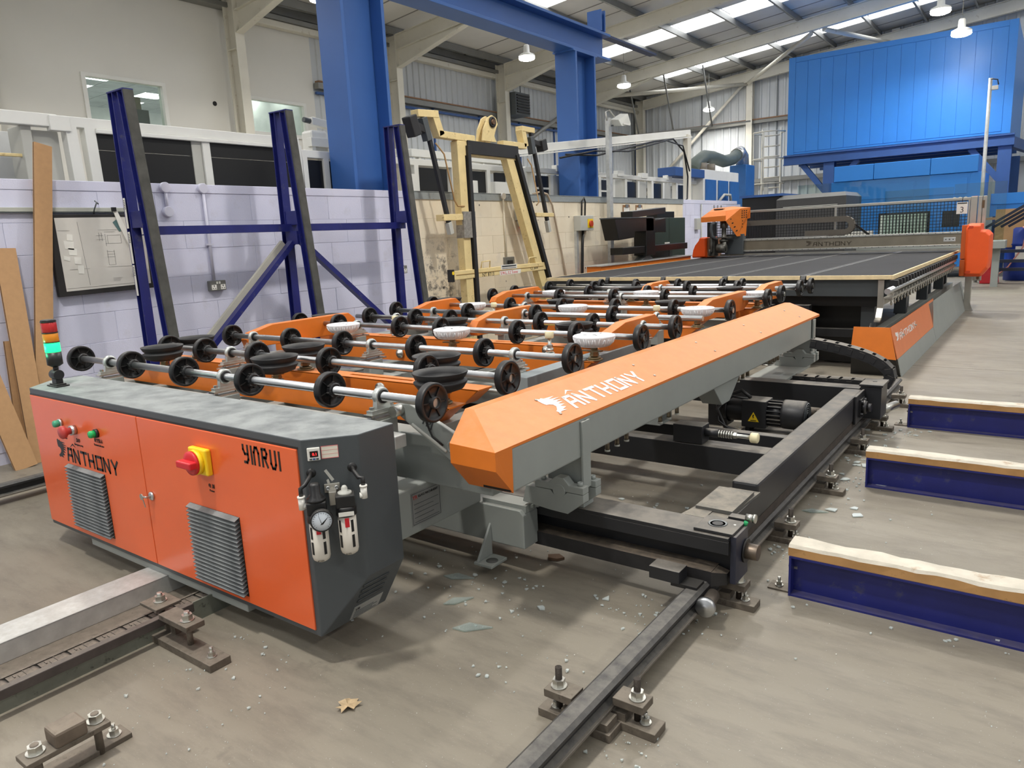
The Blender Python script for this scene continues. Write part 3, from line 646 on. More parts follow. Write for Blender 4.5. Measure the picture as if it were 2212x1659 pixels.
for x in (x0+.05, x0+.34): mb.box(x-.012, x+.012, yc-.06, yc+.06, .145, .19)
mb.build('motor_foot', m_black, t)
mb = MB(); mb.tube([(x0+.06,yc-.03,zc_+.09),(x0+.0,yc-.02,zc_+.13),(x0-.07,yc-.05,zc_+.10),(x0-.12,yc-.12,zc_+.02),(x0-.06,yc-.15,zc_-.08),(x0+.06,yc-.14,zc_-.11)], .012, 8); mb.tube([(x0+.05,yc-.05,zc_+.085),(x0-.04,yc-.07,zc_+.10),(x0-.13,yc-.10,zc_+.04),(x0-.10,yc-.15,zc_-.05),(x0+.02,yc-.16,zc_-.12)], .009, 8); mb.build('motor_cable', m_bplast, t)
tri = [(-.034,-.026),(.034,-.026),(0,.034)]
decal([tri], (x0+.095,yc-.0855,zc_-.02), (1,0,0), (0,0,1), (0,-1,0), 'warning_label', m_yel, t)
decal([[(-.004,.018),(.006,.018),(0,.004),(.006,.004),(-.004,-.012),(.0,.0),(-.006,.0)], rect(-.018,-.022,.018,-.017)], (x0+.095,yc-.0867,zc_-.02), (1,0,0), (0,0,1), (0,-1,0), 'warning_mark', m_lblack, t, .0006)
mb = MB(); mb.cyl((-1.105,4.60,.25), (-1.02,4.60,.25), .03, n=14); mb.cyl((-1.5,4.66,.25), (-1.06,4.66,.25), .028, n=14); mb.build('drive_shaft', m_raw, t)

# --- timber topped blue beams at the right -------------------------------------------
m_btim = M('worn bearer timber', (200,193,178), .85, var=.14, scale=11, bump=.4, bs=60, spot=.25, sscale=8, scol=(150,112,70))
m_tside = M('timber side grain', (176,134,84), .8, var=.2, scale=6, bump=.2, bs=40, spot=.3, sscale=12, scol=(70,50,32))
BL = [('nearest blue floor beam with the roughest timber on top', 2.695), ('middle blue floor beam topped with timber', 4.107), ('farthest blue floor beam topped with timber, by the carriage rear corner', 5.49)]
for i, (lab, y) in enumerate(BL):
    t = thing('floor_beam', lab, 'beam', (-.73, y, 0), 'timber topped blue floor beams'); x0, x1 = -.73, 3.2; d = .10
    mb = MB(); mb.box(x0+.008, x1, y, y+d, 0, .008); mb.box(x0+.008, x1, y, y+d, .155, .163); mb.box(x0+.008, x1, y+.045, y+.055, .008, .155); mb.build('steel_beam', m_navy, t)
    MB().box(x0, x0+.008, y-.002, y+d, 0, .163).build('end_plate', m_navy, t)
    if i != 1:
        mb = MB(); mb.box(x0-.006, x0, y+.02, y+d-.01, 0, .13); mb.box(x0-.085, x0, y+.02, y+d-.01, 0, .006); mb.build('angle_bracket', m_raw, t)
        mb = MB(); mb.cyl((x0-.05,y+.055,.006), (x0-.05,y+.055,.010), .016, n=14); mb.hexa((x0-.05,y+.055,.010), (0,0,1), .012, .013); mb.cyl((x0-.05,y+.055,.02), (x0-.05,y+.055,.042), .006, n=8)
        mb.cyl((x0-.015,y+.055,.10), (x0+.035,y+.055,.10), .007, n=8); mb.hexa((x0+.008,y+.055,.10), (1,0,0), .013, .012); mb.build('anchor_bolt', m_zinc, t)
    # timber bearer with a chewed upper face
    n = 64; r_ = random.Random(40+i); amp = .006 if i == 0 else .003; top = []; vs_ = []; fs = []
    for k in range(n+1):
        x = x0-.004+(x1-x0)*k/n*1.0; dz = r_.uniform(-amp, amp*.5); d2 = r_.uniform(-amp, amp)
        vs_ += [(x, y+.002, .164), (x, y+r_.uniform(0, amp*.8), .199+dz), (x, y+.012, .209+dz*.7), (x, y+d-.012, .209+d2*.7), (x, y+d-.002, .203+d2), (x, y+d-.002, .164)]
    for k in range(n):
        for j in range(5): fs.append((k*6+j, k*6+j+1, k*6+6+j+1, k*6+6+j))
        fs.append((k*6+5, k*6, k*6+6, k*6+11))
    fs += [tuple(range(5,-1,-1)), tuple(n*6+j for j in range(6))]
    mb = MB(); mb.add(vs_, fs); ob = mb.build('timber_bearer', m_btim, t); ob.data.materials.append(m_tside)
    for p in ob.data.polygons:
        if p.normal.z < .35: p.material_index = 1
# ================================================================== CONTROL CABINET
def hull(pts):
    bm = bmesh.new()
    for p in pts: bm.verts.new(p)
    r = bmesh.ops.convex_hull(bm, input=bm.verts[:]); bmesh.ops.dissolve_limit(bm, angle_limit=.02, verts=bm.verts[:], edges=bm.edges[:])
    bm.verts.index_update(); mb = MB(); mb.v = [tuple(v.co) for v in bm.verts]; mb.f = [tuple(v.index for v in f.verts) for f in bm.faces]; mb.sm = [False]*len(mb.f); bm.free(); return mb
FYC = 1.41
t = thing('control_cabinet', 'dark grey control cabinet with two glossy orange doors in the foreground', 'cabinet', (-2.93, 1.55, .107)); CAB = t
pts = []
for xc_, s_ in ((-1.9, 1), (-3.957, -1)):
    d = .117*s_
    pts += [(xc_,FYC,.798),(xc_+d,FYC+.135,.798),(xc_+d,1.708,.798),(xc_+d,FYC+.135,.306),(xc_+d,1.708,.306),(xc_,FYC,.107),(xc_,1.708,.107)]
body = hull(pts).build('cabinet_body', m_dgrey, t, bev=.004)
for x0, x1 in ((-3.952,-2.943),(-2.938,-1.923)):
    MB().box(x0, x1, FYC-.006, FYC+.004, .128, .764).build('door', m_corange, t, bev=.0025)
D1, D2 = [o for o in t.children if o.name.startswith('door')][:2]
MB().box(-3.957, -1.918, FYC-.001, FYC+.002, .764, .772).build('door_gap', m_bplast, t)
def louvre(x0, x1, z0, z1, par):
    mb = MB(); mb.box(x0, x1, FYC-.008, FYC-.006, z0, z1); lv = mb.build('louvre', m_bplast, par)
    n = 19; p = (z1-z0)/n; mb = MB(); w_ = x1-x0
    mb.add([(0,0,0),(w_,0,0),(w_,-.020,-p*.62),(0,-.020,-p*.62),(0,0,-p*.12),(w_,0,-p*.12),(w_,-.020,-p*.80),(0,-.020,-p*.80)], [(0,1,2,3),(7,6,5,4),(0,3,7,4),(1,5,6,2),(3,2,6,7)])
    me = mmesh(mb, 'slat', m_dgrey)
    for k in range(n): inst(me, 'slat', lv, (x0, FYC-.008, z1-k*p))
louvre(-3.64, -3.29, .165, .465, D1); louvre(-2.61, -2.29, .155, .462, D2)
def btn(x, z, par, name, mat, r, l, ring):
    mb = MB(); mb.lathe([(r*1.1,0),(r*1.1,l*.35),(r*.95,l*.36)], (x,FYC-.006,z), (0,-1,0), 20); bz = mb.build(name, ring, par)
    mb = MB()
    if name == 'emergency_button': mb.lathe([(r*.75,l*.3),(r*.8,l*.55),(r*1.45,l*.7),(r*1.5,l*.9),(r*1.2,l),(0,l*1.02)], (x,FYC-.006,z), (0,-1,0), 22)
    else: mb.lathe([(r*.9,l*.3),(r*.9,l*.85),(r*.75,l),(0,l)], (x,FYC-.006,z), (0,-1,0), 20)
    mb.build('cap', mat, bz)
btn(-3.645, .66, D1, 'push_button', M('pale green button', (66,160,124), .35), .018, .035, m_steel)
btn(-3.51, .643, D1, 'emergency_button', m_dred, .020, .065, m_steel)
btn(-3.30, .652, D1, 'indicator_button', M('green lamp lens', (30,170,92), .2), .018, .035, m_bplast)
for x, z, a, b_ in ((-3.625,.604,'\u7535\u6e90','Power'),(-3.50,.586,'\u6025\u505c','Emergency stop'),(-3.30,.610,'\u771f\u7a7a\u6307\u793a','Vacuum indicator')):
    text_obj(a, .020, (x,FYC-.0065,z), (1,0,0), (0,0,1), 'caption', m_lblack, D1, align='CENTER'); text_obj(b_, .013, (x,FYC-.0065,z-.018), (1,0,0), (0,0,1), 'caption', m_lblack, D1, align='CENTER')
decal([[(a*1.03, b) for a, b in p] for p in panther_logo(.092)], (-3.725,FYC-.006,.483), (1,0,0), (0,0,1), (0,-1,0), 'panther_logo', m_lblack, D1)
pl, wd = strokes('yInRUI', .060, .034, .0095, .0155)
k_ = .215/wd; decal([[(a*k_, b) for a, b in p] for p in pl], (-2.215,FYC-.006,.682), (1,0,0), (0,0,1), (0,-1,0), 'maker_lettering', m_lblack, D2)
mb = MB(); mb.lathe([(.018,0),(.018,.006),(.014,.010),(0,.010)], (-2.898,FYC-.006,.437), (0,-1,0), 20); lk = mb.build('lock', m_steel, D2)
mb = MB(); mb.box(-2.903,-2.893,FYC-.034,FYC-.016,.434,.440); mb.cyl((-2.93,FYC-.030,.434), (-2.898,FYC-.030,.437), .004, n=8); mb.lathe([(.013,-.0015),(.013,.0015)], (-2.94,FYC-.03,.432), (0,-1,0), 14); mb.bar((-2.935,FYC-.028,.420), (-2.928,FYC-.026,.388), .007, .002, (0,1,0)); mb.build('keys', m_zinc, lk)
mb = MB(); mb.box(-2.535,-2.42,FYC-.030,FYC-.006,.60,.70); iso = mb.build('isolator_base', m_yel, D2, bev=.006)
MB().cyl((-2.478,FYC-.03,.650), (-2.478,FYC-.048,.650), .047, n=28).build('isolator_ring', m_yel, iso)
MB().lathe([(.045,0),(.045,.010),(.030,.012),(.0,.012)], (-2.478,FYC-.048,.650), (0,-1,0), 28).build('isolator_dial', m_red, iso)
MB().box(-2.525,-2.431,FYC-.088,FYC-.056,.637,.663).build('isolator_handle', m_red, iso, bev=.005)
text_obj('\u7535 \u6e90', .018, (-2.445,FYC-.0065,.548), (1,0,0), (0,0,1), 'caption', m_lblack, D2, align='CENTER'); text_obj('Power', .012, (-2.445,FYC-.0065,.532), (1,0,0), (0,0,1), 'caption', m_lblack, D2, align='CENTER')
MB().box(-3.58,-2.34,FYC+.012,FYC+.14,.068,.1065).build('support_channel', m_grey, t, bev=.003)
# right bevel face : u runs along it, n points out
P0 = Vector((-1.9, FYC, 0)); U = Vector((.117,.135,0)).normalized(); Nn = Vector((U.y,-U.x,0)); Z = Vector((0,0,1))
def cf(u, z, o=0): return P0+U*u+Z*z+Nn*o
def cbox(mb, u0, u1, z0, z1, o0, o1): return mb.hull8([cf(u0,z0,o0),cf(u1,z0,o0),cf(u1,z0,o1),cf(u0,z0,o1),cf(u0,z1,o0),cf(u1,z1,o0),cf(u1,z1,o1),cf(u0,z1,o1)])
ga = cbox(MB(), .016, .056, .728, .770, 0, .010).build('pressure_display', m_wpl, t, bev=.002)
cbox(MB(), .024, .050, .740, .760, .010, .0108).build('screen', m_screen, ga)
text_obj('0.1', .0125, cf(.0315,.7455,.011), U, Z, 'digits', m_led, ga)
for k in range(3): cbox(MB(), .022+k*.0105, .030+k*.0105, .731, .736, .010, .012).build('button', m_dgrey if k != 1 else m_bdark, ga)
st = cbox(MB(), .060, .113, .730, .770, 0, .0008).build('handwritten_label', M('cream label', (226,220,204), .7), t)
mb = MB(); cbox(mb,.060,.113,.729,.731,.0006,.0012); cbox(mb,.060,.113,.769,.771,.0006,.0012); cbox(mb,.0595,.061,.729,.771,.0006,.0012); cbox(mb,.112,.1135,.729,.771,.0006,.0012); cbox(mb,.061,.112,.743,.744,.0006,.0011); cbox(mb,.061,.112,.756,.757,.0006,.0011); mb.build('label_border', M('pink border', (214,120,120), .6), st)
for (u_, z_) in ((.022,.685),(.152,.69)):
    mb = MB(); mb.lathe([(.0,.0008),(.0155,.0008),(.0155,0)], cf(u_,z_), Nn, 20); mb.build('cable_hole', m_bplast, t)
decal([[(0,.02),(.008,.025),(.03,-.012),(.022,-.018)],[(.005,-.012),(.012,-.008),(.02,-.04),(.012,-.042)]], cf(.062,.668), U, Z, Nn, 'sticker_scraps', m_lgrey, t, .0006)
# air preparation unit
ap = thing('air_service_unit', 'air filter and lubricator unit with round gauge on the cabinet corner', 'air filter', tuple(cf(.08,.56,0)))
mb = MB(); cbox(mb, .058,.108,.615,.645,0,.008); cbox(mb,.072,.096,.585,.63,.008,.05); mb.build('bracket', m_alu, ap, bev=.002)
for u_ in (.070,.097):
    MB().lathe([(.007,0),(.007,.006),(.004,.006),(.004,.002),(0,.002)], cf(u_,.631,.008), Nn, 14).build('bracket_screw', m_steel, ap)
for i, (u_, zt) in enumerate(((.032,.0),(.122,.012))):
    o = .062
    cbox(MB(), u_-.03, u_+.03, .572+zt, .612+zt, o-.028, o+.026).build('head_block', m_bplast, ap, bev=.004)
    MB().lathe([(.031,0),(.033,-.006),(.033,-.030),(.030,-.032)], cf(u_,.574+zt,o), Z, 24).build('collar', m_bplast, ap)
    bw = MB().lathe([(.029,0),(.029,-.115),(.026,-.126),(.018,-.132),(0,-.133)], cf(u_,.543+zt,o), Z, 26).build('bowl', m_bowl, ap)
    for a in (-.9, .55):
        for z0, z1 in ((-.052,-.012),(-.104,-.062)):
            mb = MB(); d = Vector((Nn*cos(a)+U*sin(a))); s_ = Vector((U*cos(a)-Nn*sin(a))); c_ = cf(u_,.543+zt,o)+d*.0288
            mb.gprism([(-.0045,z0),(.0045,z0),(.0045,z1),(-.0045,z1)], c_, s_, Z, d, 0, .0012); mb.build('sight_slot', m_bplast, bw)
    mb = MB(); mb.gprism([(-.007,-.034),(.007,-.034),(.007,-.003),(-.007,-.003)], cf(u_,.543+zt,o)+Nn*.0288, U, Z, Nn, 0, .002); mb.build('release_tab', m_red, bw, bev=.001)
    text_obj('BFC-2000' if i == 0 else 'BL-2000', .005, cf(u_-.012,.418+zt,o+.0293), U, Z, 'bowl_print', m_lblack, bw)
mb = MB(); mb.lathe([(.030,0),(.030,.008),(.022,.012),(.022,.018),(.017,.022),(.017,.052),(.012,.058),(0,.058)], cf(.032,.612,.062), Z, 22); mb.build('regulator_knob', m_bplast, ap)
mb = MB(); mb.lathe([(.022,0),(.022,.007),(.010,.010),(.010,.020),(.006,.027),(0,.029)], cf(.122,.624,.062), Z, 18); mb.build('lubricator_cap', m_lgrey, ap)
g = MB().lathe([(.034,0),(.036,.004),(.036,.020),(.033,.024),(.031,.020),(0,.020)], cf(.046,.560,.092), Nn, 28).build('gauge', m_bplast, ap)
MB().lathe([(0,.0212),(.031,.0212),(.031,.020)], cf(.046,.560,.092), Nn, 28).build('gauge_dial', M('dial white', (222,230,238), .3), g)
mb = MB(); c_ = cf(.046,.560,.1136); mb.gprism([(-.001,-.012),(.001,-.012),(-.010,.024)], c_, U, Z, Nn, 0, .0006); mb.gprism([(-.006,-.012),(.004,-.010),(.022,.014)], c_, U, Z, Nn, 0, .0005)
for k in range(17):
    a = radians(225-k*270/16); mb.gprism([(cos(a)*.024-sin(a)*.0005,sin(a)*.024+cos(a)*.0005),(cos(a)*.024+sin(a)*.0005,sin(a)*.024-cos(a)*.0005),(cos(a)*.028+sin(a)*.0005,sin(a)*.028-cos(a)*.0005),(cos(a)*.028-sin(a)*.0005,sin(a)*.028+cos(a)*.0005)], c_, U, Z, Nn, 0, .0004)
mb.build('gauge_needle', m_lblack, g)
cbox(MB(), .098, .146, .560, .574, .0955, .0965).build('maker_label', m_wpl, ap); 
for (u_, z_, du, hp, hole) in ((-.012,.598,-.010,.640,(.022,.685)),(.182,.612,.014,.640,(.152,.69))):
    s_ = -1 if du < 0 else 1
    mb = MB(); mb.cyl(cf(u_-s_*.014,z_,.062), cf(u_,z_,.062), .009, n=12); mb.cyl(cf(u_,z_-.010,.062), cf(u_,z_+.028,.062), .0105, n=14); mb.cyl(cf(u_,z_+.028,.062), cf(u_,z_+.034,.062), .0125, n=14); mb.build('elbow_fitting', m_wpl, ap)
    mb = MB(); h = hole; mb.tube([cf(u_,z_+.03,.062), cf(u_,z_+.058,.060), cf(u_*.6+h[0]*.4,h[1]-.022,.050), cf(h[0]*.85+u_*.15,h[1]-.005,.030), cf(h[0],h[1],-.002)], .0068, 10); mb.build('air_hose', m_bplast, ap)
# slanted underside: louvres and plate
A0 = Vector((-1.9,0,.107)); SD = Vector((.117,0,.199)).normalized(); SN = Vector((.199,0,-.117)).normalized(); YV = Vector((0,1,0))
for k in range(4):
    mb = MB(); mb.gprism([(1.53,.10+k*.026),(1.65,.10+k*.026),(1.65,.112+k*.026),(1.53,.112+k*.026)], A0, YV, SD, SN, 0, .004); mb.build('vent_slot', M('vent shade grey', (58,62,64), .5), t, bev=.003)
rp = MB().gprism([(1.53,.008),(1.665,.008),(1.665,.075),(1.53,.075)], A0, YV, SD, SN, 0, .0012).build('rating_plate', M('plate aluminium', (176,178,176), .4, .5), t)
text_obj('YR', .02, A0+YV*1.538+SD*.05+SN*.0014, YV, SD, 'plate_print', m_lblack, rp)
mb = MB()
for k in range(4): mb.gprism([(1.54,.014+k*.009),(1.65-.02*(k%2),.014+k*.009),(1.65-.02*(k%2),.018+k*.009),(1.54,.018+k*.009)], A0, YV, SD, SN, .001, .0016)
mb.build('plate_lines', m_dgrey, rp)
# signal tower on top
tw = thing('signal_tower', 'red, amber and lit green signal tower on the cabinet top', 'signal light', (-3.855, 1.50, .80)); x, y = -3.855, 1.50
mb = MB(); mb.box(x-.055,x+.055,y-.03,y+.03,.799,.805); mb.box(x-.04,x+.04,y-.022,y+.022,.805,.812); mb.build('base_plate', m_bplast, tw, bev=.002)
mb = MB(); mb.box(x-.024,x+.024,y-.016,y+.016,.812,.835); mb.cyl((x-.03,y,.855),(x+.03,y,.855),.024,n=20); mb.build('hinge', m_bplast, tw, bev=.002)
zt = .878; TX = x+.006
mb = MB(); mb.cyl((x,y,.865),(TX,y,.90),.012,n=14); mb.build('stem', m_bplast, tw)
mb = MB(); mb.lathe([(.018,.895),(.034,.905),(.034,.965)], (TX,y,0), (0,0,1), 26); mb.build('housing', m_bplast, tw)
def lens(z0, z1, mat, name): MB().lathe([(.0315,z0),(.0335,z0+.003),(.0335,z1-.003),(.0315,z1)], (TX,y,0), (0,0,1), 26).build(name, mat, tw)
lens(.965, 1.010, M('lit green lens', (24,236,120), .25, var=0, emit=2.6), 'green_lens'); lens(1.014, 1.056, M('amber lens', (222,140,40), .2, var=.05), 'amber_lens'); lens(1.060, 1.108, M('red lens', (186,44,44), .2, var=.05), 'red_lens')
mb = MB()
for z in (1.0105, 1.0565, 1.1085): mb.cyl((TX,y,z),(TX,y,z+.0035),.0345,n=26)
mb.cyl((TX,y,1.112),(TX,y,1.121),.0345,.030,n=26); mb.build('spacer_ring', m_bplast, tw)
mb = MB()
for k in range(10): mb.cyl((TX+cos(k*.63)*.018,y+sin(k*.63)*.018,.972),(TX+cos(k*.63)*.018,y+sin(k*.63)*.018,1.004),.003,n=6)
ld = bpy.data.lights.new('signal_glow', 'POINT'); ld.energy = .5; ld.color = (.1,1,.45); ld.shadow_soft_size = .02
lo = bpy.data.objects.new('signal_glow', ld); C.objects.link(lo); lo.location = (TX-.05, y-.075, .985)
# ================================================================== GLASS LOADING TABLE
T = thing('loading_table', 'tilting glass loading table with roller wheels, suction cups and long orange beam', 'loading table', (-3, 4, .5))
# --- long hinge beam with its orange cover
MB().box(-1.60, -1.457, 1.94, 5.80, .53, .690).build('hinge_beam', m_grey, T, bev=.008)
MB().box(-1.58, -1.462, 1.925, 1.942, .535, .688).build('end_seal', m_bplast, T)
XB, XR0, XR1, XA = -1.455, -1.682, -1.724, -1.655
F0, FT, B1 = 1.843, 2.02, 6.022
cov = MB()
v_ = [(XB,F0,.632),(XB,F0,.700),(XA,F0,.708),(XA,F0,.636),            # 0-3 blunt front face
      (XR0,FT,.787),(XR1,FT,.787),                                     # 4,5 front of the flat top
      (XB-.004,1.94,.527),(-1.66,1.94,.527),                           # 6,7 bottom lip
      (XB,B1,.700),(XR0,B1,.787),(XR1,B1,.787),(XB,1.94,.690),(XB,B1,.684),(XR1,B1,.66),(XR1-.0,FT,.66)]
cov.add(v_, [(0,1,2,3),(1,4,5,2),(0,3,7,6),(1,8,9,4),(4,9,10,5),(1,0,6,11),(1,11,12,8),(3,2,5,14,7),(5,10,13,14)])
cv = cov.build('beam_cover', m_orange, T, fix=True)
md = cv.modifiers.new('thick', 'SOLIDIFY'); md.thickness = .003; md.offset = -1
md = cv.modifiers.new('bevel', 'BEVEL'); md.width = .003; md.segments = 2; md.limit_method = 'ANGLE'; md.angle_limit = radians(25)
sl = Vector((XR0-XB,0,.787-.700)); SL = sl.normalized(); SNN = Vector((-SL.z,0,SL.x)); SNN = SNN if SNN.z > 0 else -SNN
o_ = Vector((XB,2.33,.700))
decal([[(a, b) for a, b in p] for p in panther_logo(.125)], o_+SL*.055+SNN*.001, (0,1,0), SL, SNN, 'panther_logo', m_lwhite, cv, .001)
for yy in (2.33, 3.17, 3.95, 4.75, 5.65):
    for a in (.055, .175):
        mb = MB(); mb.lathe([(.007,0),(.006,.003),(.003,.004),(.003,.002),(0,.002)], Vector((XB,yy,.700))+SL*a+SNN*.001, SNN, 10); mb.build('cover_screw', m_zinc, cv)
for yg, side in ((2.42, 0), (5.85, 1)):
    mb = MB()   # gusset plate down to the trunnion
    mb.add([(-1.457,yg-.012,.680),(-1.445,yg-.012,.680),(-1.47,yg-.012,.40),(-1.60,yg-.012,.36),(-1.63,yg-.012,.53),(-1.457,yg+.012,.680),(-1.445,yg+.012,.680),(-1.47,yg+.012,.40),(-1.60,yg+.012,.36),(-1.63,yg+.012,.53)], [(0,1,2,3,4),(9,8,7,6,5),(0,5,6,1),(1,6,7,2),(2,7,8,3),(3,8,9,4),(4,9,5,0)])
    mb.box(-1.457,-1.445,yg-.03,yg+.03,.40,.680); mb.build('gusset_plate', m_grey, T, bev=.003)
    for dy in (-.05, .05):
        y0 = yg+dy-.022; y1 = yg+dy+.022
        mb = MB(); mb.prism([(-1.72,.318),(-1.58,.305),(-1.50,.302),(-1.425,.36),(-1.425,.392),(-1.50,.392),(-1.52,.375),(-1.56,.375),(-1.58,.392),(-1.70,.392)], 'y', y0, y1); mb.build('trunnion_block', m_grey, T, bev=.002)
        mb = MB(); mb.prism([(-1.425,.394),(-1.425,.422),(-1.490,.422),(-1.515,.450),(-1.555,.450),(-1.585,.424),(-1.655,.424),(-1.655,.394)], 'y', y0, y1); mb.build('trunnion_cap', m_grey, T, bev=.002)
        for xx in (-1.45, -1.625):
            MB().lathe([(.011,0),(.011,.016),(.006,.016),(.006,.008),(0,.008)], (xx,(y0+y1)/2,.422), (0,0,1), 14).build('cap_screw', m_grey, T)
    MB().cyl((-1.537,yg-.0755,.395), (-1.537,yg+.075,.395), .028, n=24).build('trunnion_pin', m_grey, T)
    if side == 0: MB().box(-1.75,-1.48,yg+.02,yg+.10,.302,.318).build('trunnion_foot', m_grey, T)
    else: MB().box(-1.75,-1.48,yg-.75,yg+.05,.302,.318).build('trunnion_foot', m_grey, T)
MB().prism([(3.86,.53),(4.30,.53),(4.12,.40),(4.00,.40)], 'x', -1.60, -1.48).build('mid_support', m_grey, T, bev=.004)
# push-in air fittings under the hinge beam
for g_ in ((2.72,2.81,2.90),(3.26,3.36,3.46),(4.37,4.46,4.55),(5.0,5.09,5.18)):
    for yy in g_:
        ob = MB().cyl((-1.52,yy,.47), (-1.52,yy,.531), .0105, n=10).build('air_fitting', M('nickel fitting', (150,140,124), .3, .9), T)
        MB().cyl((-1.52,yy,.462), (-1.52,yy,.47), .0125, n=10).build('collar', m_lgrey, ob)
# --- fixed grey base under the table
mb = MB(); mb.box(-2.04,-1.93,1.66,2.33,.285,.475); ob = mb.build('cabinet_arm', m_grey, T, bev=.006)
pl_ = MB().box(-1.930,-1.9285,1.905,2.075,.318,.452).build('rating_plate', M('plate grey', (150,152,150), .4, .4), ob)
text_obj('YR', .022, (-1.928,1.915,.424), (0,1,0), (0,0,1), 'plate_print', m_dred, pl_); text_obj('GLASS MACHINERY', .013, (-1.928,1.945,.428), (0,1,0), (0,0,1), 'plate_print', m_lblack, pl_)
mb = MB()
for k in range(5): mb.box(-1.9287,-1.9279,1.92,2.06-.03*(k%2),.330+k*.018,.332+k*.018)
for a in ((1.910,2.070,.322,.324),(1.910,2.070,.446,.448),(1.910,1.912,.322,.448),(2.068,2.070,.322,.448)): mb.box(-1.9287,-1.9279,*a)
mb.build('plate_lines', m_dgrey, pl_)
mb = MB(); mb.prism([(-3.4,.115),(-1.70,.115),(-1.70,.262),(-1.72,.282),(-3.4,.282)], 'y', 2.32, 2.425); mb.build('base_beam', m_grey, T, bev=.004)
MB().box(-1.93,-1.70,2.34,2.425,.27,.30).build('base_pad', m_grey, T)
mb = MB(); mb.box(-1.74,-1.68,2.40,2.43,.28,.30); mb.hexa((-1.705,2.385,.282), (0,0,1), .014, .014); mb.build('base_clamp', m_grey, T)
mb = MB(); mb.box(-1.895,-1.80,2.215,2.325,.045,.057); mb.prism([(2.22,.057),(2.32,.057),(2.32,.20)], 'x', -1.885, -1.874); fo = mb.build('levelling_foot', m_grey, T, bev=.002)
MB().lathe([(0,.0006),(.026,.0006),(.026,0)], (-1.835,2.265,.057), (0,0,1), 22).build('bolt_hole', M('hole shade grey', (92,92,88), .7), fo)
for x in (-3.3, -4.3): MB().box(x-.06,x+.06,2.6,5.0,.336,.46).build('base_rail', m_grey, T, bev=.004)
MB().box(-4.5,-1.7,3.64,3.80,.336,.45).build('base_beam', m_grey, T, bev=.004)
# --- tilting frame
MB().box(-4.62,-4.48,1.98,6.4,.53,.66).build('left_beam', m_grey, T, bev=.006)
MB().box(-4.62,-1.60,2.00,2.10,.47,.665).build('front_beam', m_grey, T, bev=.005)
MB().box(-4.30,-1.90,1.82,1.88,.655,.705).build('front_tube', m_galv, T, bev=.004)
MB().box(-4.62,-1.60,4.40,4.50,.50,.62).build('cross_tube', m_grey, T, bev=.005); MB().box(-4.62,-1.60,6.12,6.22,.50,.62).build('cross_tube', m_grey, T, bev=.005)
XL = (-4.15, -3.06, -2.03)
for x in XL: MB().box(x-.04,x+.04,2.10,7.2,.56,.655).build('long_tube', m_grey, T, bev=.004)
mb = MB(); mb.prism([(-2.02,.790),(-1.94,.800),(-1.70,.70),(-1.68,.62),(-1.72,.585),(-1.99,.745),(-2.03,.76)], 'y', 1.945, 1.965); lev = mb.build('lever_arm', m_grey, T, bev=.003)
mb = MB(); mb.cyl((-1.985,1.90,.772),(-1.985,1.97,.772),.022,n=18); mb.build('lever_pin', m_zinc, lev)
mb = MB(); mb.bar((-1.93,1.9445,.722), (-1.76,1.9445,.635), .012, .012); mb.build('lever_rib', m_lgrey, lev, bev=.004)
text_obj('YPJ', .045, (-1.885,1.9448,.735), Vector((1,0,-.45)), Vector((.45,0,1)), 'cast_letters', m_dgrey, lev, .003)
mb = MB(); mb.lathe([(.024,0),(.024,.004),(.016,.004),(.016,.001),(0,.001)], (-1.735,1.945,.655), (0,-1,0), 20); mb.build('lever_boss', m_grey, lev)

# --- roller shafts: wheels are sub-parts of each shaft
mb = MB(); R = .073
mb.lathe([(R-.012,-.016),(R-.002,-.016),(R,-.013),(R,.013),(R-.002,.016),(R-.012,.016),(R-.013,.008),(.026,.006),(.022,.008),(.022,.024),(.0185,.024),(.0185,-.024),(.022,-.024),(.022,-.008),(.026,-.006),(R-.013,-.008)], (0,0,0), (1,0,0), 30, close=True)
for k in range(6):
    a = k*pi/3+.2
    for s_ in (-1, 1): mb.bar((s_*.009, cos(a)*.024, sin(a)*.024), (s_*.009, cos(a)*(R-.012), sin(a)*(R-.012)), .004, .006, (1,0,0))
me_wheel = mmesh(mb, 'wheel', m_bplast)
mb = MB(); mb.lathe([(.0185,0),(.031,0),(.031,.016),(.026,.020),(.0185,.020)], (0,0,0), (1,0,0), 14, smooth=False)
for k in range(7):
    a = k*2*pi/7; mb.box(.002,.016,cos(a)*.031-.004,cos(a)*.031+.004,sin(a)*.031-.004,sin(a)*.031+.004)
me_lock = mmesh(mb, 'lock_collar', m_bplast)
mb = MB(); mb.cyl((-.003,0,0),(.0015,0,0),.0178,n=20); me_cap = mmesh(mb, 'end_cap', m_zinc)
mb = MB()
mb.lathe([(.0185,-.012),(.034,-.012),(.036,-.008),(.036,.008),(.034,.012),(.0185,.012)], (0,0,0), (1,0,0), 24, close=True)
mb.hull8([(-.012,-.036,-.050),(.012,-.036,-.050),(.012,.036,-.050),(-.012,.036,-.050),(-.010,-.031,-.012),(.010,-.031,-.012),(.010,.031,-.012),(-.010,.031,-.012)]); mb.box(-.016,.016,-.064,.064,-.060,-.046)
me_pb = mmesh(mb, 'pillow_block', M('cast bearing housing', (196,200,196), .35, .7, var=.08, scale=20))
mb = MB(); mb.lathe([(.0185,-.017),(.027,-.017),(.027,.017),(.0185,.017)], (0,0,0), (1,0,0), 20, close=True); me_ins = mmesh(mb, 'bearing_insert', m_bplast)
mb = MB(); mb.box(-.022,.022,-.075,.075,-.068,-.060); mb.box(-.026,.026,-.085,.085,-.086,-.078)
for y in (-.05,.05): mb.hexa((0,y,-.046),(0,0,1),.010,.012); mb.cyl((0,y,-.09),(0,y,-.06),.006,n=8)
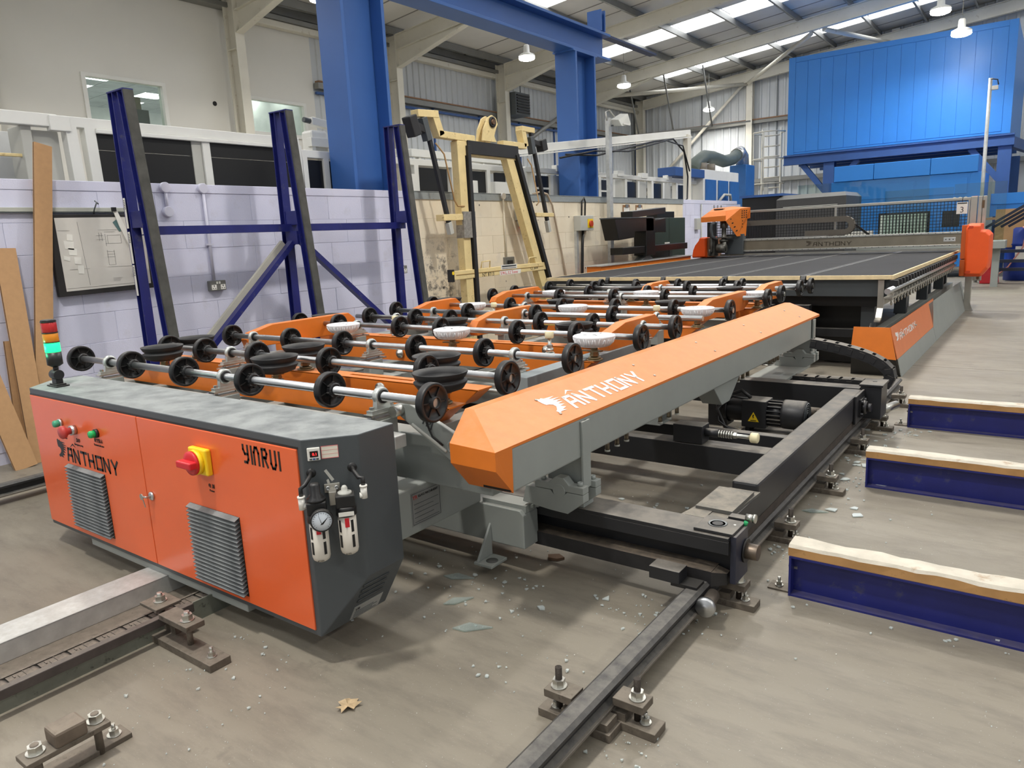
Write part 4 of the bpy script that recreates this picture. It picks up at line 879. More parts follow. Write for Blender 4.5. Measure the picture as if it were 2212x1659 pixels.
me_pp = mmesh(mb, 'packer_plates', m_zinc)
ZS = .833
SH = [  # y, x0, x1, wheel x list, pillow x list
 (1.89, -4.50, -1.755, (-4.49,-3.914,-3.40,-2.863,-2.321,-1.768), (-4.15,-3.06,-2.03)),
 (2.375, -4.45, -1.775, (-4.40,-4.01,-3.50,-2.905,-2.242,-1.788), (-3.75,)),
 (2.885, -4.52, -1.775, (-4.51,-3.876,-3.387,-2.788,-2.315,-1.788), (-4.27,-3.14,-2.12)),
 (3.60, -4.72, -1.775, (-4.70,-4.25,-3.62,-3.24,-2.62,-2.20,-1.788), (-4.05,)),
 (4.05, -4.55, -1.775, (-4.40,-3.90,-3.55,-2.75,-2.35,-1.788), (-4.10,-3.05,-2.0)),
 (4.50, -4.60, -1.80, (-4.55,-3.75,-3.10,-2.45), (-4.12,-3.20,-2.12)),
 (5.00, -4.60, -1.78, (-4.58,-3.70,-3.18,-2.70,-2.22,-1.80), (-3.55,)),
 (5.90, -4.60, -1.80, (-4.58,-3.78,-3.20,-2.70,-1.82), (-4.15,-3.12,-2.12)),
 (6.28, -4.60, -1.80, (-4.58,-3.68,-3.05,-2.60,-1.825), (-3.45,)),
 (6.85, -4.60, -1.81, (-4.52,-3.95,-3.45,-2.90,-2.40,-1.83), (-3.18,-2.18)),
 (7.14, -4.60, -1.79, (-4.42,-4.02,-3.60,-3.12,-2.65,-2.45,-1.81), (-4.12,-3.02))]
for n_, (y, x0, x1, wx, px) in enumerate(SH):
    mb = MB(); mb.cyl((x0,y,ZS),(x1,y,ZS),.0175,n=16); sh = mb.build('roller_shaft', m_steel, T)
    for x in wx:
        inst(me_wheel, 'wheel', sh, (x,y,ZS), (rnd.uniform(0,1),0,0)); inst(me_lock, 'lock_collar', sh, (x+(.016 if x < x1-.2 else -.036),y,ZS), (rnd.uniform(0,1),0,0))
    inst(me_cap, 'end_cap', sh, (x1+.002,y,ZS))
    for x in px:
        pb = inst(me_pb, 'pillow_block', T, (x,y,ZS)); inst(me_ins, 'bearing_insert', pb, (x,y,ZS)); inst(me_pp, 'packer_plates', pb, (x,y,ZS))
        MB().box(x-.03,x+.03,y-.05,y+.05,.655,.747).build('post', m_grey, T, bev=.003)
MB().box(-2.09,-1.99,2.80,3.95,.655,.742).build('support_box', M('blue grey box', (134,142,144), .42, var=.04), T, bev=.004)
# --- orange suction beams, four pairs
SB = [(2.22, 2.55), (3.38, 3.80), (4.80, 5.20), (6.06, 6.47)]
for i, pair in enumerate(SB):
    for j, y in enumerate(pair):
        hw = .052; x1 = -1.935 if j == 0 else -2.05
        mb = MB()
        mb.box(-4.66, x1, y-hw, y-.012, .728, .734); mb.box(-4.66, x1, y+.012, y+hw, .728, .734)
        xs = [-4.66]+[v for c_ in (-4.2, -3.1, -2.1) for v in (c_+.16, c_+.62)]
        k = 0
        for a, b_ in ((-4.66,-4.05),(-3.6,-2.95),(-2.5,x1)): mb.box(a, b_, y-.012, y+.012, .728, .734)
        for s_ in (-1, 1): mb.hull8([(-4.66,y+s_*(hw-.004),.655),(x1-.10,y+s_*(hw-.004),.655),(x1-.10,y+s_*hw,.655),(-4.66,y+s_*hw,.655),(-4.66,y+s_*(hw-.004),.731),(x1,y+s_*(hw-.004),.731),(x1,y+s_*hw,.731),(-4.66,y+s_*hw,.731)])
        mb.hull8([(x1-.10,y-hw,.655),(x1-.096,y-hw,.655),(x1-.096,y+hw,.655),(x1-.10,y+hw,.655),(x1-.004,y-hw,.731),(x1,y-hw,.731),(x1,y+hw,.731),(x1-.004,y+hw,.731)])
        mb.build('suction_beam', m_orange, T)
        MB().box(-4.6, x1-.12, y-.03, y+.03, .655, .665).build('beam_bottom', m_bplast, T)
# --- upright orange arms with rounded shaft notches
def arm(x, y0, y1, nose0=.2, nose1=.06):
    top = .886; mb = MB(); w_ = .034
    prof = [(y0,.74),(y0-.02,.80),(y0+.02,.842),(y0+nose0,top-.004),(y1-nose1,top),(y1,.842),(y1+.01,.78),(y1-.10,.735)]
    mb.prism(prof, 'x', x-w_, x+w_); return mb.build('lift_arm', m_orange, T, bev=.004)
for x, y0, y1 in ((-4.44,2.94,3.90),(-4.40,4.55,5.14),(-4.36,5.62,6.42),(-3.24,3.94,4.66),(-3.28,6.62,7.24),(-2.04,3.64,4.30),(-2.05,5.04,6.02),(-2.08,6.45,7.10)): arm(x, y0, y1)
# --- suction cups
def stand(mb, x, y, z0, z1):
    mb.cyl((x,y,.734),(x,y,.742),.045,n=20); mb.cyl((x,y,.742),(x,y,.752),.034,n=18); mb.cyl((x,y,.752),(x,y,z1),.019,n=14); mb.hexa((x,y,.758),(0,0,1),.026,.012); mb.hexa((x,y,.772),(0,0,1),.024,.008); mb.box(x-.07,x+.045,y-.014,y+.014,.781,.788)
m_brass = M('brass fitting', (150,134,104), .35, .8, var=.1)
mb = MB(); stand(mb, 0, 0, .734, .80); me_stand = mmesh(mb, 'cup_stand', m_brass)
mb = MB(); mb.lathe([(0,.788),(.06,.788),(.095,.800),(.112,.826),(.1125,.832),(.100,.836),(.098,.842),(.106,.848),(.1165,.868),(.1165,.872),(.112,.8715),(.092,.862),(.088,.850),(.084,.838),(0,.834)], (0,0,0), (0,0,1), 36); me_cup = mmesh(mb, 'suction_cup', m_rubber)
mb = MB(); pr = [(0,.810),(.07,.810),(.088,.816),(.103,.836),(.1125,.860),(.1135,.867),(.109,.8705),(0,.8715)]; mb.lathe(pr, (0,0,0), (0,0,1), 40); me_cov = mmesh(mb, 'cup_cover', m_wrap)
mb = MB()
for k in range(40):
    a = k*2*pi/40+rnd.uniform(-.05,.05); d = Vector((cos(a),sin(a),0)); z0 = rnd.uniform(.817,.823); z1 = rnd.uniform(.852,.862); s_ = rnd.uniform(-.05,.05)
    d2 = Vector((cos(a+s_),sin(a+s_),0)); mb.tube([d*.0885+Vector((0,0,z0)), d*(.1035)+Vector((0,0,.833)), d2*.112+Vector((0,0,z1))], .0022, 5)
me_fold = mmesh(mb, 'cover_folds', m_wrap)
mb = MB()
for k in range(9):
    a = k*2.1; r = .02+.055*((k*37) % 10)/10; mb.cyl((cos(a)*r,sin(a)*r,.871),(cos(a)*r,sin(a)*r,.8722),.0045,n=8)
mb.cyl((0,0,.871),(0,0,.8722),.010,n=10); me_dots = mmesh(mb, 'vent_dots', m_dgrey)
for i, (ya, yb) in enumerate(SB):
    for x in ((-4.20,-3.13,-2.02) if i == 0 else (-3.945,-2.955,-1.955)):
        if i == 0: c_ = inst(me_cup, 'suction_cup', T, (x,ya,0))
        else:
            c_ = inst(me_cov, 'covered_suction_cup', T, (x,ya,0), (0,0,rnd.uniform(0,6))); inst(me_fold, 'cover_folds', c_, (x,ya,0)).data = me_fold; inst(me_dots, 'vent_dots', c_, (x,ya,0))
            for q in c_.children: q.rotation_euler = (0,0,0)
        sdd = inst(me_stand, 'cup_stand', T, (x,ya,0))
        if i: c_.name = 'covered_suction_cup'
    for x in (-4.40,-3.32,-2.335):
        if i and x < -4.3: x = -4.62 if i == 1 else -4.55
        inst(me_cup, 'suction_cup', T, (x,yb,0)); inst(me_stand, 'cup_stand', T, (x,yb,0))
# nylon stops
mb = MB(); mb.lathe([(.0,.842),(.022,.842),(.025,.846),(.025,.876),(.021,.880),(0,.880)], (0,0,0), (0,0,1), 18); me_ny = mmesh(mb, 'nylon_stop', m_nylon)
mb = MB(); mb.cyl((0,0,.734),(0,0,.842),.010,n=12); mb.cyl((0,0,.734),(0,0,.745),.036,n=18); mb.cyl((0,0,.745),(0,0,.76),.027,n=16); mb.cyl((0,0,.764),(0,0,.785),.021,n=14); mb.hexa((0,0,.79),(0,0,1),.018,.014); me_nys = mmesh(mb, 'stop_stem', m_zinc)
for x, y in ((-2.24,3.38),(-3.86,3.80),(-2.26,4.80),(-3.72,4.80)):
    inst(me_ny, 'nylon_stop', T, (x,y,0)); inst(me_nys, 'stop_stem', T, (x,y,0))
# lugs, pneumatic bits and a motor between the beams
mb = MB(); mb.lathe([(.0,0),(.030,0),(.030,.012),(.016,.014),(.016,.026),(0,.026)], (0,0,0), (0,-1,0), 16); me_lug = mmesh(mb, 'pivot_lug', m_zinc)
for x, y in ((-2.62,2.60-.155),(-3.35,3.32),(-2.5,3.74),(-3.05,4.74)): inst(me_lug, 'pivot_lug', T, (x,y-.0,.705))
mb = MB(); mb.cyl((-2.62,3.98,.60),(-2.30,3.98,.60),.06,n=18)
for k in range(12):
    a = k*2*pi/12; mb.bar((-2.60,3.98+cos(a)*.064,.60+sin(a)*.064),(-2.36,3.98+cos(a)*.064,.60+sin(a)*.064),.005,.014,(0,cos(a),sin(a)))
mo = mb.build('lift_motor', m_bplast, T)
MB().box(-2.74,-2.63,3.93,4.03,.60,.665).build('motor_label', m_yel, mo)
MB().cyl((-4.2,3.02,.69),(-2.2,3.02,.69),.007,n=8).build('air_pipe', m_bplast, T); MB().cyl((-4.2,2.72,.68),(-2.1,2.72,.68),.009,n=8).build('push_rod', m_zinc, T)
mb = MB(); mb.tube([(-1.83,1.93,.80),(-1.84,1.93,.74),(-1.815,1.93,.69),(-1.77,1.935,.66)], .004, 6); mb.build('cable_tie_hose', m_bplast, T)
# hanging energy chain behind the table
t = thing('energy_chain', 'black energy chain arching down to the carriage rear corner', 'cable chain', (-1.1, 5.46, .37))
path = []
for k in range(60):
    s_ = k/59.0
    path.append(s_)
P_ = [(-1.36,.560),(-1.28,.548),(-1.20,.535),(-1.12,.518),(-1.04,.497),(-.965,.470),(-.90,.435),(-.855,.39),(-.845,.345),(-.865,.300),(-.93,.285),(-1.0,.285),(-1.08,.285),(-1.16,.285),(-1.24,.285),(-1.32,.285),(-1.40,.285),(-1.48,.285),(-1.56,.285),(-1.64,.285)]
mb = MB(); mb.box(-.044,.044,-.05,-.036,-.032,.032); mb.box(-.044,.044,.036,.05,-.032,.032); mb.box(-.03,.03,-.05,.05,.022,.033); mb.box(-.03,.03,-.05,.05,-.033,-.022); mb.box(-.042,-.006,-.055,-.05,-.02,.02)
me = mmesh(mb, 'chain_link', M('black chain link', (34,34,36), .5, var=.1, dust=.7))
for (xa, za), (xb, zb) in zip(P_[:-1], P_[1:]):
    dx, dz = xb-xa, zb-za; inst(me, 'chain_link', t, ((xa+xb)/2, 5.46, (za+zb)/2), (0, -math.atan2(dz, dx), 0))
# ================================================================== GLASS CUTTING TABLE
T2 = thing('cutting_table', 'long glass cutting table with black belts and pale wooden edges', 'cutting table', (-3, 10, 0))
SX = [-4.93, -4.12, -3.435, -2.745, -1.967, -1.192]; Y0, Y1 = 7.46, 13.7
for i in range(5):
    a = SX[i]+(.03 if i else 0); b_ = SX[i+1]-(.03 if i < 4 else 0)
    mb = MB(); mb.box(a, b_, Y0+.02, Y1, .862, .900); mb.build('table_panel', m_felt, T2)
    mb = MB(); mb.box(a, b_, Y0, Y0+.02, .862, .901); mb.build('wood_edge', m_wood, T2, bev=.002)
mb = MB(); mb.box(SX[5], SX[5]+.02, Y0, Y1, .862, .901); mb.build('wood_edge', m_wood, T2, bev=.002)
mb = MB(); mb.box(SX[0]-.02, SX[0], Y0, Y1, .862, .901); mb.build('wood_edge', m_wood, T2, bev=.002)
for x in SX[1:5]:
    mb = MB(); mb.prism([(Y0+.05,.905),(Y0+.01,.897),(Y0-.02,.87),(Y0-.03,.84),(Y0-.02,.80),(Y0+.02,.78),(Y1,.78),(Y1,.905)], 'x', x-.022, x+.022); mb.build('slot_belt', m_rubber, T2)
    for s_ in (-1, 1): MB().box(x+s_*.027-.003, x+s_*.027+.003, Y0+.02, Y1, .899, .9025).build('slot_trim', m_galv, T2)
MB().box(-4.9, -1.22, Y0+.06, Y0+.14, .70, .862).build('front_apron', m_dgrey, T2, bev=.003)
MB().box(-4.9, -1.3, Y0+.14, Y1, .60, .78).build('belt_case', m_blackp, T2)
MB().box(-4.9, -1.45, Y0+.35, Y0+.40, .02, .72).build('lower_skirt', m_blackp, T2)
for y in (7.75, 9.7, 11.6, 13.4):
    for x in (-4.75, -1.42):
        lg = MB().box(x-.06, x+.06, y-.06, y+.06, .06, .62).build('leg', m_dgrey, T2, bev=.003)
        mb = MB(); mb.cyl((x,y,.0),(x,y,.012),.05,.04,n=16); mb.cyl((x,y,.012),(x,y,.07),.014,n=10); mb.build('levelling_foot', m_zinc, lg)
for x in (-1.95, -2.3):
    lg = MB().box(x-.10, x+.06, 7.42, 7.52, .14, .62).build('leg', m_black, T2, bev=.003); mb = MB(); mb.cyl((x,7.47,0),(x,7.47,.012),.05,.04,n=16); mb.cyl((x,7.47,.012),(x,7.47,.15),.016,n=10); mb.build('levelling_foot', m_zinc, lg)
MB().box(-1.36, -1.28, 7.6, 13.5, .30, .38).build('side_rail', m_grey, T2, bev=.003)
MB().box(-4.8, -1.3, 7.58, 7.66, .30, .38).build('cross_rail', m_black, T2, bev=.003)
for k in range(3): MB().box(-1.40, -1.28, 9.0+k*1.6, 9.1+k*1.6, .38, .62).build('side_post', m_dgrey, T2, bev=.003)
# roller tube, brackets and toothed strip on the near side
MB().cyl((-1.165,7.12,.783),(-1.165,12.3,.783),.026,n=18).build('guide_tube', m_steel, T2)
mb = MB(); mb.box(-1.205,-1.135,7.20,12.3,.712,.725); mb.box(-1.205,-1.198,7.20,12.3,.66,.712); mb.build('bracket_rail', m_alu, T2)
mb = MB(); mb.box(-1.20,-1.15,-.02,.02,.725,.745); mb.box(-1.185,-1.155,-.035,.035,.690,.712); mb.cyl((-1.165,0,.64),(-1.165,0,.70),.008,n=8); mb.hexa((-1.165,0,.655),(0,0,1),.013,.010)
me_br = mmesh(mb, 'tube_bracket', m_alu)
mb = MB(); mb.box(-1.195,-1.13,-.03,.03,.805,.86); mb.cyl((-1.195,0,.83),(-1.125,0,.83),.026,n=12); me_bw = mmesh(mb, 'side_roller', m_bplast)
for k in range(28):
    y = 7.35+k*.178; inst(me_br, 'tube_bracket', T2, (0,y,0)); inst(me_bw, 'side_roller', T2, (0,y+.08,0))
mb = MB(); mb.prism([(7.42,.86),(7.46,.86),(7.46,.60),(7.40,.52),(7.34,.50),(7.34,.485),(7.41,.50),(7.48,.59),(7.48,.86)], 'x', -1.30, -1.25); mb.build('hose_guard', m_alu, T2)
MB().tube([(-1.33,7.38,.46),(-1.33,7.33,.42),(-1.33,7.36,.36),(-1.35,7.5,.33),(-1.35,8.3,.33)], .016, 8).build('air_hose', m_bplast, T2)
# orange trough cover along the foot
TR = thing('trough_cover', 'orange and grey sloping cover panel along the cutting table foot', 'cover', (-1.2, 8.5, 0))
def slopepan(name, y0, y1, za, zb, mat, skew=0):
    def xx(z): return -1.04-.11*z/.45
    mb = MB(); mb.hull8([(xx(za)-.006,y0,za),(xx(za),y0,za),(xx(za),y1-skew,za),(xx(za)-.006,y1-skew,za),(xx(zb)-.006,y0,zb),(xx(zb),y0,zb),(xx(zb),y1,zb),(xx(zb)-.006,y1,zb)]); return mb.build(name, mat, TR)
pn = slopepan('orange_panel', 7.28, 10.1, .16, .445, M('salmon orange panel', (226,122,60), .35, var=.04, bump=.05, bs=300), .45); slopepan('kick_panel', 7.30, 9.65, .0, .158, m_grey)
slopepan('grey_panel', 9.66, 13.2, .0, .42, m_grey)
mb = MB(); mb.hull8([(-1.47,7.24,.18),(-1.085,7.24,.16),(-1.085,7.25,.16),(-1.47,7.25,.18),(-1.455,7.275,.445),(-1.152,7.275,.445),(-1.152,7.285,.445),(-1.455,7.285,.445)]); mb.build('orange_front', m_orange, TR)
mb = MB(); mb.hull8([(-1.47,7.30,.0),(-1.05,7.30,0),(-1.05,7.31,0),(-1.47,7.31,0),(-1.46,7.25,.17),(-1.09,7.25,.17),(-1.09,7.26,.17),(-1.46,7.26,.17)]); mb.build('dark_kick', m_blackp, TR)
MB().box(-1.46, -1.16, 7.30, 7.34, .40, .43).build('inner_bar', m_grey, TR)
slp = Vector((-.11,0,.45)).normalized(); nn = Vector((.45,0,.11)).normalized()
decal([[(a*2.2, b) for a, b in p] for p in panther_logo(.085)], Vector((-1.04-.11*.30/.45,7.42,.30))+nn*.0008, (0,1,0), slp, nn, 'panther_logo', m_lwhite, pn)
for y in (7.75, 8.5): MB().cyl(Vector((-1.115,y,.32)), Vector((-1.10,y,.325)), .008, n=8).build('panel_screw', m_zinc, pn)

# gantry bridge
G = thing('cutting_bridge', 'metal cutting bridge beam with orange end covers spanning the belt table', 'bridge', (-3, 12.3, .9))
GYB = 12.3
m_brd = M('dull bridge steel', (150,142,126), .35, .8, var=.1, scale=6)
MB().box(-4.62, -1.10, GYB, GYB+.16, .985, 1.185).build('bridge_beam', m_brd, G, bev=.003)
for z in (.985, 1.16):
    mb = MB(); mb.box(-4.62, -1.10, GYB-.025, GYB, z, z+.025); ra = mb.build('linear_rail', m_zinc, G, bev=.002)
    mb = MB()
    for k in range(38): mb.cyl((-4.55+k*.092,GYB-.0252,z+.0125),(-4.55+k*.092,GYB-.0262,z+.0125),.006,n=6)
    ob = mb.build('rail_bolt_holes', m_bplast, ra); ob['kind'] = 'stuff'
MB().box(-4.62, -1.10, GYB+.02, GYB+.06, .925, .955).build('brush_strip', m_alu, G)
lgx = [[(a*1.30, b) for a, b in p] for p in panther_logo(.085)]
decal(lgx, (-3.21,GYB-.0008,1.045), (1,0,0), (0,0,1), (0,-1,0), 'panther_logo', M('etched logo', (96,88,76), .4, .6), G)
MB().box(-1.32,-1.17,GYB-.006,GYB,1.05,1.11).build('end_lug', m_galv, G, bev=.003)
for x in (-1.29,-1.245,-1.2): MB().cyl((x,GYB-.008,1.08),(x,GYB-.006,1.08),.008,n=8).build('lug_screw', m_bplast, G)
MB().box(-1.10, -1.0, GYB-.02, GYB+.40, .80, 1.27).build('side_plate', M('rust orange plate', (196,92,30), .45), G, bev=.004); MB().box(-1.10, -.99, GYB-.03, GYB+.40, .56, .79).build('side_plate', M('rust orange plate', (196,92,30), .45), G, bev=.004)
def cover(name, xf, s_, poly, y0, y1):
    k = len(poly); cx_ = sum(p[0] for p in poly)/k; cz_ = sum(p[1] for p in poly)/k; mb = MB()
    q = [(cx_+(a-cx_)*.86, cz_+(b-cz_)*.90) for a, b in poly]
    mb.add([(a,y0+.06,b) for a, b in poly]+[(a,y1,b) for a, b in poly]+[(a,y0,b) for a, b in q], [tuple(range(k,2*k))]+[(i,(i+1)%k,k+(i+1)%k,k+i) for i in range(k)]+[(2*k+i,2*k+(i+1)%k,(i+1)%k,i) for i in range(k)]+[tuple(range(2*k,3*k))[::-1]])
    return mb.build(name, m_rorg, G, bev=.012)
c1 = cover('end_cover', -.9, 1, [(-1.035,.555),(-.83,.555),(-.755,.66),(-.74,.80),(-.745,1.13),(-.80,1.19),(-.865,1.20),(-.87,1.285),(-1.02,1.29),(-1.045,1.22)], GYB-.12, GYB+.42)
mb = MB()
for x, z in ((-.985,1.235),(-.985,.62)): mb.prism([(x-.04,z-.018),(x+.03,z-.010),(x+.03,z+.02),(x-.02,z+.022)], 'y', GYB-.124, GYB-.10)
ob = mb.build('cover_notches', M('deep orange', (196,62,18), .5), c1); ob['kind'] = 'stuff'
c2 = cover('end_cover', -4.9, -1, [(-5.08,.905),(-4.82,.905),(-4.82,1.245),(-4.93,1.25),(-4.95,1.20),(-5.02,1.12),(-5.06,1.03)], GYB-.12, GYB+.42)
MB().box(-4.815,-4.70,GYB-.06,GYB+.30,.915,1.24).build('side_plate', M('brown plate', (140,98,70), .5), G, bev=.004)
# cutting head
Hd = thing('glass_cutter', 'glass cutter unit under an orange slotted hood on the bridge', 'cutter', (-4.5, 12.1, .95))
hy0, hy1 = 11.92, 12.34
mb = MB(); mb.v = [(-4.80,hy0,1.495),(-4.38,hy0+.0,1.50),(-4.80,hy0,1.575),(-4.38,hy0,1.585),(-4.71,hy0+.1,1.655),(-4.42,hy0+.1,1.665),(-4.42,hy1,1.735),(-4.75,hy1,1.72),(-4.12,hy1,1.70),(-4.12,hy1,1.53),(-4.17,hy1,1.52),(-4.19,hy1,1.245),(-4.27,hy0+.22,1.245),(-4.85,hy1,1.56),(-4.22,hy0+.24,1.69)]
mb.f = [(0,1,3,2),(2,3,5,4),(4,5,6,7),(5,14,8,6),(3,1,12,14,5),(14,12,11,10,9,8),(2,4,7,13),(0,2,13)]; mb.sm = [False]*8
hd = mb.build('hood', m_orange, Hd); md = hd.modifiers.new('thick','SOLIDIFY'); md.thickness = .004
p0 = Vector((-4.38,hy0,1.585)); 
mb = MB()
pA, pB, pC = Vector((-4.22,hy0+.24,1.69)), Vector((-4.12,hy1,1.70)), Vector((-4.27,hy0+.22,1.245)); uu = (pB-pA).normalized(); nrm = uu.cross(pC-pA).normalized(); nrm = nrm if nrm.x > 0 else -nrm; vv = nrm.cross(uu); vv = vv if vv.z > 0 else -vv
for r_ in range(4):
    for c_ in range(3): mb.gprism(rect(.02+c_*.045,-.05-r_*.035,.045+c_*.045,-.035-r_*.035), pA+nrm*.003, uu, vv, nrm, 0, .001)
for r_ in range(3): mb.gprism(rect(.035,-.21-r_*.05,.055,-.195-r_*.05), pA+nrm*.003, uu, vv, nrm, 0, .001)
pA2, pB2 = Vector((-4.38,hy0,1.585)), Vector((-4.22,hy0+.24,1.69)); pC2 = Vector((-4.27,hy0+.22,1.245)); u2_ = (pB2-pA2).normalized(); n2_ = u2_.cross(pC2-pA2).normalized(); n2_ = n2_ if n2_.x > 0 else -n2_; v2_ = n2_.cross(u2_); v2_ = v2_ if v2_.z > 0 else -v2_
for r_ in range(4): mb.gprism(rect(.05+r_*.022,-.10-r_*.075,.085+r_*.022,-.08-r_*.075), pA2+n2_*.003, u2_, v2_, n2_, 0, .001)
ob = mb.build('hood_slots', m_bplast, hd); ob['kind'] = 'stuff'
mb = MB(); mb.box(-4.66,-4.50,hy0+.2,hy0+.3,1.690,1.705); mb.build('hood_slot', m_bplast, hd)
m_mach = M('oily machined grey', (96,94,88), .4, .7, var=.3, scale=18)
MB().box(-4.50,-4.20,hy0+.30,hy1+.03,.95,1.28).build('carriage_plate', m_dgrey, Hd, bev=.004)
mb = MB(); mb.lathe([(.03,0),(.06,.02),(.06,.10),(.045,.11),(.045,.16),(.07,.17),(.07,.20),(.04,.21),(.04,.38),(.055,.39),(.055,.50),(0,.50)], (-4.46,hy0+.14,1.0), (0,0,1), 22); mb.build('spindle', m_mach, Hd)
mb = MB(); mb.box(-4.58,-4.33,hy0+.06,hy0+.24,1.225,1.245); mb.build('head_plate', m_mach, Hd)
mb = MB(); mb.box(-4.69,-4.60,hy0+.08,hy0+.26,.94,1.22); mb.cyl((-4.645,hy0+.07,1.0),(-4.645,hy0+.07,1.25),.03,n=12); mb.cyl((-4.67,hy0+.05,.95),(-4.67,hy0+.05,1.05),.022,n=10); mb.build('valve_block', m_mach, Hd, bev=.006)
mb = MB(); mb.cyl((-4.52,hy0+.02,1.06),(-4.38,hy0+.02,1.06),.075,n=20); mb.cyl((-4.40,hy0+.0,1.02),(-4.40,hy0+.0,1.16),.03,n=12); mb.build('drive_pulley', m_mach, Hd)
MB().tube([(-4.56,hy0+.02,1.48),(-4.61,hy0+.0,1.46),(-4.625,hy0+.0,1.38),(-4.61,hy0+.0,1.26),(-4.56,hy0+.03,1.22)], .028, 10).build('ribbed_hose', m_dgrey, Hd)
MB().box(-4.70,-4.64,hy0+.02,hy0+.30,1.25,1.49).build('inner_plate', m_bplast, Hd)

# guard fence behind the bridge
Fz = thing('guard_fence', 'aluminium framed black wire guard fence behind the cutting bridge', 'fence', (-2.7, 12.95, 0)); FYY = 12.95
mb = MB(); mb.box(-5.0, -1.03, FYY-.02, FYY+.02, 1.625, 1.665); mb.build('top_rail', m_alu, Fz, bev=.004)
MB().box(-5.0, -1.03, FYY-.02, FYY+.02, 1.14, 1.175).build('bottom_rail', m_alu, Fz, bev=.004)
for x0, x1 in ((-2.95,-2.915),(-1.10,-1.075)): MB().box(x0, x1, FYY-.02, FYY+.02, 1.175, 1.625).build('mullion', m_alu, Fz, bev=.003)
for x0, x1, z0, z1 in ((-1.07,-.985,.0,1.672),(-.975,-.925,.45,1.672),(-.918,-.87,.45,1.672)): MB().box(x0, x1, FYY-.04, FYY+.04, z0, z1).build('post', m_alu, Fz, bev=.005)
mb = MB(); mb.box(-1.10,-.95,FYY-.06,FYY+.06,0,.012); mb.prism([(-.985,.012),(-.95,.012),(-.985,.12)], 'y', FYY-.05, FYY-.04); mb.build('post_foot', m_alu, Fz)
for z in (1.50, .47): MB().box(-.925,-.895,FYY-.052,FYY-.041,z,z+.11).build('sensor', M('brown sensor', (96,76,52), .5), Fz)
mb = MB(); x = -5.0
while x < -1.10: mb.box(x, x+.008, FYY-.004, FYY+.004, 1.175, 1.625); x += .046
z = 1.20
while z < 1.62: mb.box(-5.0, -1.10, FYY-.006, FYY+.002, z, z+.008); z += .046
ob = mb.build('wire_mesh', m_bplast, Fz); ob['kind'] = 'stuff'
mb = MB(); mb.box(-1.245,-1.105,FYY-.030,FYY-.028,1.43,1.60); ng = solo(mb, 'number_card', m_paper, 'white card marked with a handwritten 3 hanging on the wire fence', 'card', (-1.175, FYY-.03, 1.43))
text_obj('3', .12, (-1.205,FYY-.0305,1.45), (1,0,0), (0,0,1), 'handwritten_number', M('pencil grey', (70,70,72), .6), ng)
MB().box(-1.235,-1.115,FYY-.0312,FYY-.0302,1.575,1.59).build('card_header', m_lblack, ng); MB().tube([(-1.175,FYY-.03,1.60),(-1.177,FYY-.035,1.64),(-1.172,FYY-.02,1.672),(-1.175,FYY+.02,1.672)], .004, 6).build('card_tie', m_bplast, ng)
# bridge energy chain
t = thing('energy_chain', 'brown grey energy chain looping above the bridge in front of the wire fence', 'cable chain', (-3, 12.7, 1.3))
mb = MB(); mb.box(-.034,.034,-.05,-.036,-.042,.042); mb.box(-.034,.034,.036,.05,-.042,.042); mb.box(-.026,.026,-.05,.05,.030,.043); mb.box(-.026,.026,-.05,.05,-.043,-.030); mb.cyl((0,-.053,0),(0,-.05,0),.010,n=8)
me = mmesh(mb, 'chain_link', M('dusty brown chain', (92,86,78), .7, var=.1, dust=.5)); P_ = []
x = -4.35
while x < -2.75: P_.append((x,1.445)); x += .068
for k in range(7): a = pi/2-k*pi/6.2; P_.append((-2.74+cos(a)*.105, 1.34+sin(a)*.105))
x = -2.80
while x > -3.35: P_.append((x,1.235)); x -= .068
for (xa, za), (xb, zb) in zip(P_[:-1], P_[1:]): inst(me, 'chain_link', t, ((xa+xb)/2, 12.75, (za+zb)/2), (0, -math.atan2(zb-za, xb-xa), 0))
MB().box(-4.4, -3.0, 12.68, 12.82, 1.185, 1.19).build('chain_tray', m_galv, t)

# --- orange plinth and dark machines on the far left of the table ----------------------
t = thing('orange_plinth', 'long low orange machine base between cutting table and cream wall', 'machine base', (-5.3, 10.9, 0))
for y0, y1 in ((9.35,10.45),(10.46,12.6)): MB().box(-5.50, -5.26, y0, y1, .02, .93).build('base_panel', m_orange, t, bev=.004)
MB().box(-5.52, -5.24, 9.33, 12.62, .93, .945).build('top_plate', m_galv, t)
t = thing('black_printer', 'matt black angular machine with folding arms standing on the orange plinth', 'machine', (-5.35, 11.0, .945))
mb = MB(); mb.prism([(10.75,.945),(11.15,.945),(11.02,1.02),(10.92,1.02)], 'x', -5.45, -5.30); mb.build('foot', m_dgrey, t)
mb = MB(); mb.box(-5.48,-5.26,10.03,12.45,1.065,1.17); mb.build('long_tray', m_blackp, t, bev=.006)
MB().box(-5.46,-5.24,10.78,11.10,1.02,1.60).build('column', m_blackp, t, bev=.006)
mb = MB(); mb.hull8([(-5.47,9.85,1.285),(-5.23,9.85,1.285),(-5.23,10.35,1.31),(-5.47,10.35,1.31),(-5.47,9.72,1.60),(-5.23,9.72,1.60),(-5.23,10.42,1.60),(-5.47,10.42,1.60)]); mb.build('hopper', m_blackp, t, bev=.005)
MB().box(-5.44,-5.24,10.25,11.05,1.40,1.60).build('bridge_box', m_blackp, t, bev=.005); MB().box(-5.48,-5.22,9.72,11.0,1.60,1.615).build('lid', m_dgrey, t)
